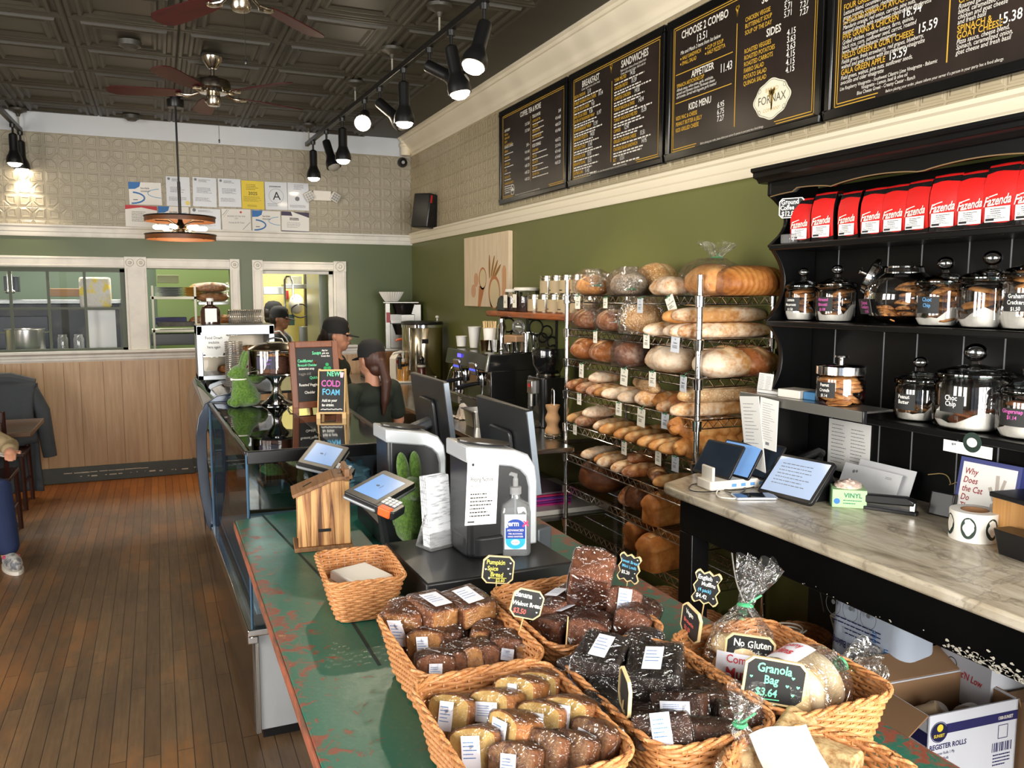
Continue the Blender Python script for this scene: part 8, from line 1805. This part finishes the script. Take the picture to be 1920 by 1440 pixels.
r = thing('sweetener_carton','white carton of sweetener with red script beside the flour sack','carton',(2.33,1.68,ZU),R(-8)); part('carton', MB().box(-.07,-.1,0,.07,.1,.45), CWH, r, bevel=.002); part('raised_flap', MB().box(-.07,-.1,.45,-.066,.1,.53), CWH, r, rot=(0,R(6),0)); TX().line("Sweet'N Low",0,.33,.032,'c',off=.02,sq=.75,shear=.2).place('red_script',RED,r,mtx=FACE_NEG_X((-.0708,0,0))); TX().line('4 4800-50150',.0,.41,.016,'c').ring(-.05,.36,.018,.003,20).scribble(-.06,.24,.1,.05,3,.012,2).place('black_print',INK,r,mtx=FACE_NEG_X((-.0707,0,0)))
solo('teal_box','small white and teal box on the kraft carton','box',MB().box(-.06,-.08,0,.06,.08,.06),mat('teal_print',(60,150,150),.5),(2.36,1.36,.541),R(10),bevel=.003)
solo('kraft_carton','brown kraft carton behind the register rolls','carton',MB().box(-.08,-.16,0,.08,.16,.34),KR,(2.34,1.4,ZU),R(-4),bevel=.003)
basket('small round wicker basket under the marble near the cables',(2.2,2.33,ZU),.2,.2,.24,0,.8,12,24,.09,group='baskets stored under the marble')
solo('kraft_paper_sheet','creased brown kraft paper spread under the marble','paper',MB().grid(lambda u,v:((u-.5)*.4,(v-.5)*.5,.1*(1-abs(2*u-1))+.012*mnoise.noise(V((u*6,v*6,0)))),16,16),mat('kraft_sheet',(128,98,70),.8),(2.15,2.1,.3),R(10),smooth=30)
r = thing('white_router','white network box with vents under the marble','router',(2.37,2.2,.42),R(0)); part('router_body', MB().box(-.03,-.1,0,.03,.1,.1), WPL, r, rot=(0,R(-20),0), bevel=.004); part('vents', MB().box(-.0308,-.09,.07,-.03,.09,.095), GREY, r, rot=(0,R(-20),0))
UC = 'white cables under the marble'
cord('white cable hanging from the marble edge to the floor basket',[(1.95,2.46,.86),(1.96,2.44,.7),(1.98,2.43,.6),(2.05,2.38,.45),(2.1,2.3,.42),(2.2,2.3,.46)],.003,WPL,UC); cord('thin grey cable behind the hanging white one',[(2.3,2.4,.86),(2.3,2.38,.7),(2.32,2.34,.5)],.0022,GREY,UC); cord('white cable running up from the router',[(2.37,2.2,.5),(2.34,2.18,.6),(2.35,2.17,.82)],.003,WPL,UC)
cord('coil of white cable resting on the round basket',[(2.1+.07*cos(k*.7),2.3+.05*sin(k*.7),.455+.0015*k) for k in range(24)],.003,WPL,UC)
# ================================================================ PEOPLE, KITCHEN, DINING SIDE
SK1 = mat('warm_skin',(196,138,108),.5,sheen=.1); SK2 = mat('tan_skin',(166,112,82),.5); HAIR = mat('dark_hair',(34,22,17),.5,bump=(60,.6,.004,(1,1,.1))); HAIRB = mat('brown_hair',(66,36,24),.5,bump=(60,.6,.004,(1,1,.1)))
SHIRT = mat('dark_green_shirt',(28,36,26),.85,bump=(9,.5,.02)); CAPM = mat('black_cap',(20,19,19),.85); TROU = mat('black_trousers',(26,26,30),.85); APR = mat('apron_cloth',(190,180,158),.85,bump=(12,.5,.01)); LIPS = mat('lips',(150,74,68),.5)
def blob(name, parent, m, items, vox=.009, it=4):
    b = MB()
    for q in items:
        if q[0] == 'e': b.ell(q[1],q[2],14,10)
        else:
            b.tube(q[1],q[2],12)
            for p,r_ in ((q[1][0],q[2][0]),(q[1][-1],q[2][-1])): b.ell(p,(r_,r_,r_),12,8)
    o = part(name,b,m,parent); md = o.modifiers.new('join','REMESH'); md.mode = 'VOXEL'; md.voxel_size = vox; md.use_smooth_shade = True
    s_ = o.modifiers.new('soft','SMOOTH'); s_.factor = .5; s_.iterations = it; return o
def hand(w, d, s):
    """palm and five fingers starting at the wrist w, pointing along d; s = side of the thumb"""
    w, d = V(w), V(d).normalized(); sd = d.cross(V((0,0,1))).normalized()*s if abs(d.z) < .9 else V((0,1,0))*s; dn = V((0,0,-.25)); out = [('c',[tuple(w),tuple(w+d*.05),tuple(w+d*.085)],[.026,.034,.032])]
    for k,(o_,L) in enumerate(((.026,.062),(.009,.072),(-.009,.068),(-.026,.054))):
        a = w+d*.085+sd*o_; out.append(('c',[tuple(a),tuple(a+(d+dn).normalized()*L*.55),tuple(a+(d+dn).normalized()*L*.55+(d*.6+dn*3).normalized()*L*.45)],[.0095,.009,.0075]))
    a = w+d*.03+sd*.03; out.append(('c',[tuple(a),tuple(a+(d+sd).normalized()*.035),tuple(a+(d*1.6+sd*.6).normalized()*.065)],[.012,.0105,.009])); return out
def person(label, loc, rz, s, skin, shirt, hair, pony=True, arms=None, legs=True, cap=True, head=(0,0,0), apron=False, seated=None, beard=False):
    r = thing('person',label,'person',loc,rz); r.scale = (s,s,s); hz = 1.44; arms = arms or (((-.01,.18,1.23),(.02,.24,.98),(.22,.14,.93)),((-.01,-.18,1.23),(.02,-.24,.98),(.22,-.14,.93)))
    hx,hy,ht = head
    it = [('e',(hx,hy,hz),(.092,.074,.108)),('e',(hx+.035,hy,hz-.055),(.055,.052,.06)),('e',(hx+.05,hy,hz-.085),(.032,.032,.03)),('c',[(hx+.085,hy,hz+.005),(hx+.105,hy,hz-.022)],[.009,.014]),('e',(hx+.088,hy,hz-.055),(.016,.026,.012)),('e',(hx+.08,hy+.03,hz+.012),(.02,.022,.012)),('e',(hx+.08,hy-.03,hz+.012),(.02,.022,.012)),
      ('e',(hx-.005,hy+.074,hz-.005),(.016,.01,.026)),('e',(hx-.005,hy-.074,hz-.005),(.016,.01,.026)),('c',[(-.015,0,1.2),(hx*.5-.01,hy*.5,1.31),(hx,hy,1.38)],[.062,.05,.05]),('e',(0,0,.9),(.105,.15,.12)),('e',(0,0,1.05),(.09,.13,.15)),('e',(-.005,0,1.19),(.09,.15,.1))]
    lg = seated or (((0,.08,.86),(.02,.09,.47),(-.01,.09,.08),(.1,.1,.04)),((0,-.08,.86),(.02,-.09,.47),(-.01,-.09,.08),(.1,-.1,.04)))
    for a,sd in zip(arms,(-1,1)): it.append(('c',list(a),[.048,.038,.027])); it += hand(a[2],V(a[2])-V(a[1])+V((0,0,-.03)),sd)
    for l in lg: it.append(('c',list(l[:3]),[.08,.055,.04])); it.append(('c',[l[2],l[3]],[.042,.035]))
    blob('body',r,skin,it,.0065,3)
    sh = [('e',(0,0,.92),(.125,.165,.14)),('e',(0,0,1.06),(.108,.15,.15)),('e',(-.005,0,1.19),(.108,.168,.09)),('c',[(-.01,.15,1.235),(-.01,-.15,1.235)],[.055,.055])]
    for a in arms: m_ = V(a[0]).lerp(V(a[1]),.72); sh.append(('c',[a[0],tuple(m_)],[.064,.062]))
    blob('shirt',r,shirt,sh,.01)
    if legs: blob('trousers',r,TROU,[('c',list(l[:3]),[.098,.07,.058]) for l in lg]+[('e',(0,0,.87),(.118,.158,.1))],.012); [part('shoe',MB().ell((0,0,0),(.13,.048,.05),14,10),BLACKP,r,tuple(V(l[3])+V((-.03,0,.0)))) for l in lg]
    hr = [('e',(hx-.03,hy,hz+.01),(.085,.08,.1)),('e',(hx-.06,hy,hz-.06),(.045,.06,.05))]
    if pony: hr += [('e',(hx-.1,hy,hz-.02),(.035,.035,.04)),('c',[(hx-.11,hy,hz-.03),(hx-.15,hy,hz-.14),(hx-.14,hy+.01,hz-.27),(hx-.13,hy+.015,hz-.36)],[.03,.036,.028,.01])]
    blob('hair',r,hair,hr,.007)
    if cap:
        c = part('cap',MB().lathe([(.0935,-.01),(.0945,.03),(.085,.075),(.055,.105),(0,.115)],24,cap=(False,False)),CAPM,r,(hx-.004,hy,hz+.028),(0,R(4),0)); c.scale = (1.06,.92,1)
        part('cap_brim',MB().prism([(.06,-.075),(.1,-.07),(.15,-.045),(.168,0),(.15,.045),(.1,.07),(.06,.075)],-.004,.003),CAPM,c,(.0,0,.0),(0,R(10),0),bevel=.002)
        part('cap_emblem',MB().cyl((.086,0,.045),(.09,0,.046),.022,n=16),mat('cap_gold',(150,124,62),.6),c)
    for sd in (-1,1):
        part('eye',MB().ell((hx+.085,hy+.031*sd,hz-.002),(.008,.013,.006),10,6),mat('eye_dark',(40,28,24),.2),r); part('eyebrow',MB().tube([(hx+.09,hy+.014*sd,hz+.016),(hx+.086,hy+.034*sd,hz+.02),(hx+.074,hy+.05*sd,hz+.016)],.0035,5),hair,r)
    part('mouth',MB().ell((hx+.1,hy,hz-.057),(.006,.02,.006),10,6),LIPS,r)
    if apron:
        part('apron',MB().loft([[(.118*cos(a)+.0,.15*sin(a)*w_,z) for a in [R(-70+14*k) for k in range(11)]] for z,w_ in ((.55,1.15),(.9,1.1),(1.05,1.02),(1.16,.6))],(False,False),False),APR,r,(.012,0,0))
        for sd in (-1,1): part('apron_strap',MB().tube([(.125,.075*sd,1.155),(.09,.085*sd,1.24),(.02,.07*sd,1.31),(-.05,.03*sd,1.3)],.009,5),PAPER,r)
    return r
p1 = person('barista in black cap and dark tee looking down beside the soup board',(1.19,6.02,0),R(-18),.985,SK1,SHIRT,HAIR); part('earring',MB().ell((-.005,-.088,1.405),(.006,.006,.008),8,6),CHROME,p1); part('shirt_emblem',MB().ell((.11,-.06,1.17),(.004,.02,.014),10,6),mat('cap_gold',(150,124,62)),p1)
person('barista with ponytail seen from behind, reaching down by the registers',(1.2,5.0,0),R(118),.915,SK1,SHIRT,HAIRB,arms=(((-.01,.18,1.23),(.03,.25,.98),(.2,.2,.86)),((-.01,-.18,1.23),(.0,-.25,1.0),(.08,-.26,.78))))
q = aty(524,584,9.3); person('kitchen worker in white apron and black cap behind the pass window',(q.x,9.3,-.02),R(-25),1.02,SK2,mat('black_tee',(26,28,26),.85),HAIR,pony=False,apron=True)
q = aty(513,571,9.9); person('second kitchen worker in black cap behind the aproned one',(q.x,9.9,-.02),R(10),1.05,SK2,mat('grey_green_tee',(70,76,62),.85),HAIR,pony=False)
# --- seated guest cut by the left edge, chair, table and coat
JK = mat('beige_jacket',(168,148,112),.85,bump=(7,.8,.03))
pg = person('seated guest in beige jacket and jeans, only arm, leg and sneaker in view',(-1.25,6.15,-.42),R(-70),1.0,SK1,JK,HAIRB,pony=False,cap=False,legs=False,arms=(((-.01,.18,1.23),(.0,.33,1.12),(.24,.28,1.14)),((-.01,-.18,1.23),(.05,-.26,1.1),(.26,-.2,1.12))),seated=(((0,.1,.9),(.4,.17,.94),(.36,.21,.5),(.46,.22,.46)),((0,-.1,.9),(.4,-.1,.94),(.34,-.1,.5),(.44,-.1,.46))))
blob('jacket_sleeves',pg,JK,[('c',[(-.01,.18,1.23),(.0,.33,1.12),(.21,.285,1.138)],[.07,.066,.05]),('c',[(-.01,-.18,1.23),(.05,-.26,1.1),(.23,-.21,1.115)],[.07,.066,.05])],.01)
JN = mat('blue_jeans',(34,48,84),.85,bump=(60,.3,.003))
blob('jeans',pg,JN,[('c',[(0,.1,.9),(.4,.17,.94),(.36,.21,.56)],[.1,.082,.068]),('c',[(0,-.1,.9),(.4,-.1,.94),(.34,-.1,.56)],[.1,.082,.068]),('e',(0,0,.9),(.13,.17,.11))],.012)
for y,x in ((.215,.4),(-.1,.38)):
    sn = part('sneaker',MB().ell((0,0,.0),(.14,.05,.055),18,12,lambda p:(p[0],p[1],max(p[2],-.6))),mat('sneaker_grey',(196,192,186),.6,vary=(24,(110,112,118),.45,.6)),pg,(x+.03,y,.47)); part('sole',MB().prism([(.145*cos(a),.053*sin(a)) for a in [2*pi*k/24 for k in range(24)]],-.052,-.028),WPL,sn); part('pink_patch',MB().ell((-.02,.0,.03),(.05,.051,.015),12,8),mat('sneaker_pink',(206,84,120),.6),sn)
DW = mat('mahogany',(62,26,18),.4,vary=(5,(40,16,12),.3,.7,(8,8,1)))
def chair(label, loc, rz):
    t = thing('dining_chair',label,'chair',loc,rz,'dark wooden dining chairs')
    part('seat',MB().box(-.2,-.2,.43,.2,.2,.46),DW,t,bevel=.006)
    for x,y,h in ((-.18,-.18,.43),(.18,-.18,.43),(-.18,.18,.92),(.18,.18,.92)): part('leg',MB().tube([(x*1.06,y*1.08,0),(x,y,.43),(x,y*1.08,h)],[.017,.019,.016],6),DW,t)
    part('back_rail',MB().box(-.18,.18,.84,.18,.21,.92),DW,t,bevel=.005); part('back_rail',MB().box(-.18,.18,.62,.18,.205,.68),DW,t,bevel=.005); part('stretcher',MB().cyl((-.18,-.18,.2),(-.18,.18,.2),.011).cyl((.18,-.18,.2),(.18,.18,.2),.011),DW,t); return t
c1 = chair('dark wooden chair pushed up to the small table by the guest',(-1.18,6.66,0),R(180)); dup(c1,(-1.22,7.62,0),0,'dark wooden chair hidden under the draped coat'); dup(c1,(-1.24,6.17,0),R(20),'dark wooden chair the beige-jacketed guest sits on')
t = thing('dining_table','small square wooden dining table by the guest','table',(-1.2,6.92,0)); part('table_top',MB().box(-.35,-.36,.72,.35,.36,.755),mat('table_walnut',(104,74,50),.35,vary=(5,(82,56,36),.3,.7,(2,12,1))),t,bevel=.006); part('pedestal',MB().cyl((0,0,.03),(0,0,.72),.035),BLACKM,t); part('foot_plate',MB().lathe([(0,0),(.19,0),(.18,.02),(.05,.04),(0,.04)],24),BLACKM,t)
COAT = mat('charcoal_coat',(66,70,74),.9,bump=(7,.7,.03))
def fold(u,v,w,z0,z1,d): return (-.5*w+u*w+.015*sin(v*4+u*9), d*(.5+.5*sin(u*15+v*2))*v*.5+.02*sin(v*3), z0+(z1-z0)*v)
t = thing('coat','charcoal coat draped over the chair back, its sleeve hanging near the floor','coat',(-1.23,7.83,0))
o = part('coat_body',MB().grid(lambda u,v:fold(u,1-v,.56,.98,.06,.14),24,20),COAT,t,smooth=80); md = o.modifiers.new('thick','SOLIDIFY'); md.thickness = .02
o = part('coat_front',MB().grid(lambda u,v:(fold(u,v,.54,.98,.45,.1)[0],-.09-fold(u,v,.54,.98,.45,.1)[1],.99-.5*v),20,14),COAT,t,smooth=80); o.modifiers.new('thick','SOLIDIFY').thickness = .02
part('collar',MB().tube([(-.28,-.04,.99),(-.1,-.04,1.02),(.1,-.04,1.02),(.27,-.04,.98)],[.04,.055,.055,.04],10),COAT,t); part('sleeve',MB().tube([(.24,-.05,.93),(.31,-.04,.75),(.34,-.05,.45),(.35,-.05,.36)],[.055,.06,.055,.052],12),COAT,t)
solo('napkin','white napkin in the guest’s hand','napkin',MB().grid(lambda u,v:((u-.5)*.16,(v-.5)*.1,.012*sin(u*6)+.006*sin(v*9)),10,8),PAPER,(-.96,5.98,.71),smooth=60)
# --- kitchen behind the openings
def kbox(name, label, cat, x0, y0, x1, y1, Y, dep, m, group=None, bevel=.004):
    a, b = aty(x0,y1,Y), aty(x1,y0,Y); return solo(name,label,cat,MB().box(a.x,Y,a.z,b.x,Y+dep,b.z),m,bevel=bevel,group=group)
OVEN = mat('sooty_oven',(52,50,48),.5,.3,vary=(5,(96,90,80),.5,.75)); KG = mat('kitchen_steel',(150,152,150),.3,.9)
t = thing('pizza_oven','sooty deck oven seen through the panes','oven',(-1.1,9.35,0)); part('oven_body',MB().box(-1.0,0,.3,.74,.9,1.62),OVEN,t,bevel=.01); part('oven_door',MB().box(-.75,-.03,1.18,.1,0,1.5),mat('oven_door_black',(24,23,23),.35),t,bevel=.008); part('top_ledge',MB().box(-1.02,-.06,1.62,.76,.9,1.66),KG,t,bevel=.004)
solo('sill_table','steel table under the kitchen window','table',MB().box(-2.4,8.56,1.14,-.3,9.0,1.19),KG,bevel=.004)
p = aty(48,650,8.72); t = thing('stock_pot','wide steel stock pot behind the left panes','pot',(p.x,8.75,1.191)); part('pot_body',MB().lathe([(0,0),(.155,0),(.16,.01),(.16,.2),(.165,.205),(.155,.205),(.15,.02),(0,.02)],32),STEEL,t); part('handle',MB().tube([(.16,-.03,.17),(.2,-.03,.18),(.2,.03,.18),(.16,.03,.17)],.006,6),CHROME,t); part('handle',MB().tube([(-.16,-.03,.17),(-.2,-.03,.18),(-.2,.03,.18),(-.16,.03,.17)],.006,6),CHROME,t)
for x,lab in ((119,'small glass jar left of the white sheet'),(149,'empty glass jar beside the white sheet')):
    p = aty(x,650,8.7); solo('glass_jar',lab,'jar',MB().lathe([(0,0),(.042,0),(.045,.01),(.045,.11),(.035,.135),(.038,.15)],24,cap=(True,False)),glass('cloudy_jar',(206,210,206),.8,.12,film=.2),(p.x,8.66,1.191),group='glass jars on the kitchen sill')
a, b = aty(163,648,8.6), aty(216,581,8.6); solo('paper_sheet','white paper sheet standing against the panes','paper',MB().grid(lambda u,v:(a.x+(b.x-a.x)*u,8.6+.008*sin(u*7)+.006*mnoise.noise(V((u*4,v*4,0))),1.192+(b.z-1.192)*v),14,14),mat('bright_paper',(236,238,240),.7),smooth=60)
kbox('bread_bag','crumpled white bag with yellow print on the oven','bag',150,520,206,577,9.2,.18,mat('bag_print',(206,200,196),.5,vary=(9,(222,196,40),.5,.62),bump=(14,.8,.02)),bevel=.02); kbox('pizza_box_stack','stack of kraft boxes on the oven top','boxes',92,541,150,556,9.5,.4,KR)
kbox('black_bin','black utensil holder hanging at the left panes','holder',8,518,34,547,9.25,.1,BLACKP)
for k,x in enumerate((14,22)): q = aty(x,525,9.2); solo('ladle',('steel ladle hanging farthest left in the kitchen','second steel ladle hanging by the black holder')[k],'ladle',MB().cyl((0,0,-.1),(0,0,.12),.006).ell((0,-.02,-.11),(.03,.03,.02)),CHROME,q,group='hanging ladles')
t = thing('kitchen_shelf','white wire shelf unit with plates seen through the middle opening','shelf',(0,0,0)); q0 = aty(282,560,8.9); q1 = aty(368,560,8.9)
for y in (558,620): z = aty(320,y,8.9).z; part('shelf_board',MB().box(q0.x,8.9,z-.015,q1.x,9.25,z+.01),WPL,t)
for x in (q0.x+.01,q1.x-.02): part('post',MB().box(x,8.9,.6,x+.02,8.92,1.8),WPL,t)
z = aty(320,558,8.9).z+.011
for k in range(7): solo('dinner_plate','grey plate in the stack on the white shelf' ,'plate',MB().lathe([(0,0),(.06,0),(.14,.012),(.141,.015),(.06,.006),(0,.006)],28),mat('plate_grey',(170,176,184),.3),((q0.x+q1.x)/2-.03,9.07,z+.013*k),group='plates stacked on the white shelf')
for k in range(7): solo('dinner_plate','ochre plate in the stack by the bread rack','plate',MB().lathe([(0,0),(.05,0),(.1,.012),(.101,.015),(.05,.006),(0,.006)],28),mat('plate_ochre',(200,146,56),.4),(q1.x-.02,9.02,z+.013*k),group='ochre plates by the bread rack')
kbox('blue_box','dark blue printed box on the white shelf','box',292,595,350,609,8.95,.2,NAVY); kbox('baking_tray','dark tray of rolls on the lower white shelf','tray',295,603,365,613,8.93,.2,OVEN); kbox('dark_machine','black kitchen appliance behind the lower shelf','appliance',284,625,366,648,9.0,.3,BLACKP); kbox('box_tray','olive crate on top of the white shelf','crate',295,516,335,530,9.2,.3,mat('crate_olive',(120,122,90),.6))
for k,(x,y,lab) in enumerate(((395,538,'bagged long loaf on top of the kitchen bread rack'),(398,556,'bagged brown loaf second on the kitchen rack'),(385,600,'dark loaves low on the kitchen rack'),(425,598,'russet loaf in the corner of the middle opening'))):
    q = aty(x,y,9.0); o = link('kitchen_loaf',LM['oval'],None); o.location = q-V((0,0,.05)); o.scale = (1.2,1,.9); tag(o,lab,'bread','loaves in the kitchen')
    if k < 2: gathered_bag(o,.17,.1,.1,(.15,0,.05),.06,seed=k)
kbox('bread_rack','grey wire rack carrying loaves in the kitchen','rack',372,566,430,572,8.95,.3,KG); kbox('fridge','tall steel refrigerator at the right of the third opening','fridge',601,505,640,660,9.0,.8,KG)
kbox('steel_door','dark steel door beside the refrigerator','cabinet',575,500,600,665,10.4,.1,mat('dark_cabinet',(66,66,64),.4,.4)); kbox('wall_shelf','steel wall shelf with pans above the workers','shelf',535,533,575,541,10.3,.35,KG); kbox('dish_pan','large clear tub on the steel wall shelf','tub',538,518,566,533,10.4,.25,glass('cloudy_jar',(206,210,206),.8,.12,film=.2)); kbox('work_table','steel work table in front of the workers','table',500,655,585,662,9.05,.5,KG)
kbox('pan_rack','steel hood with hanging pans at the left of the third opening','rack',494,538,532,552,9.9,.3,KG); kbox('grey_panel','corrugated grey panel under the yellow wall','panel',562,612,577,655,10.2,.06,KG); kbox('red_sign','small red notice on the kitchen wall','sign',534,545,541,561,10.85,.02,RED); kbox('green_bin','dark green bin behind the workers','bin',540,590,552,610,10.2,.2,mat('bin_green',(24,64,50),.5))
q = aty(556,570,10.2); t = thing('stand_mixer','white stand mixer by the yellow wall','mixer',q); part('mixer_head',MB().ell((0,0,0),(.09,.14,.12)),WPL,t); part('whisk_ring',MB().tube([(.02+.1*cos(a),-.13,-.08+.08*sin(a)) for a in [2*pi*k/20 for k in range(20)]],.008,6,True),BLACKM,t)
q = aty(534,545,9.6); solo('spray_faucet','coiled spray faucet arching over the sink','faucet',MB().tube([(0,0,-.3),(0,0,.12),(.02,-.02,.16),(.06,-.04,.16),(.08,-.05,.1),(.085,-.05,-.1)],.012,8),CHROME,q)
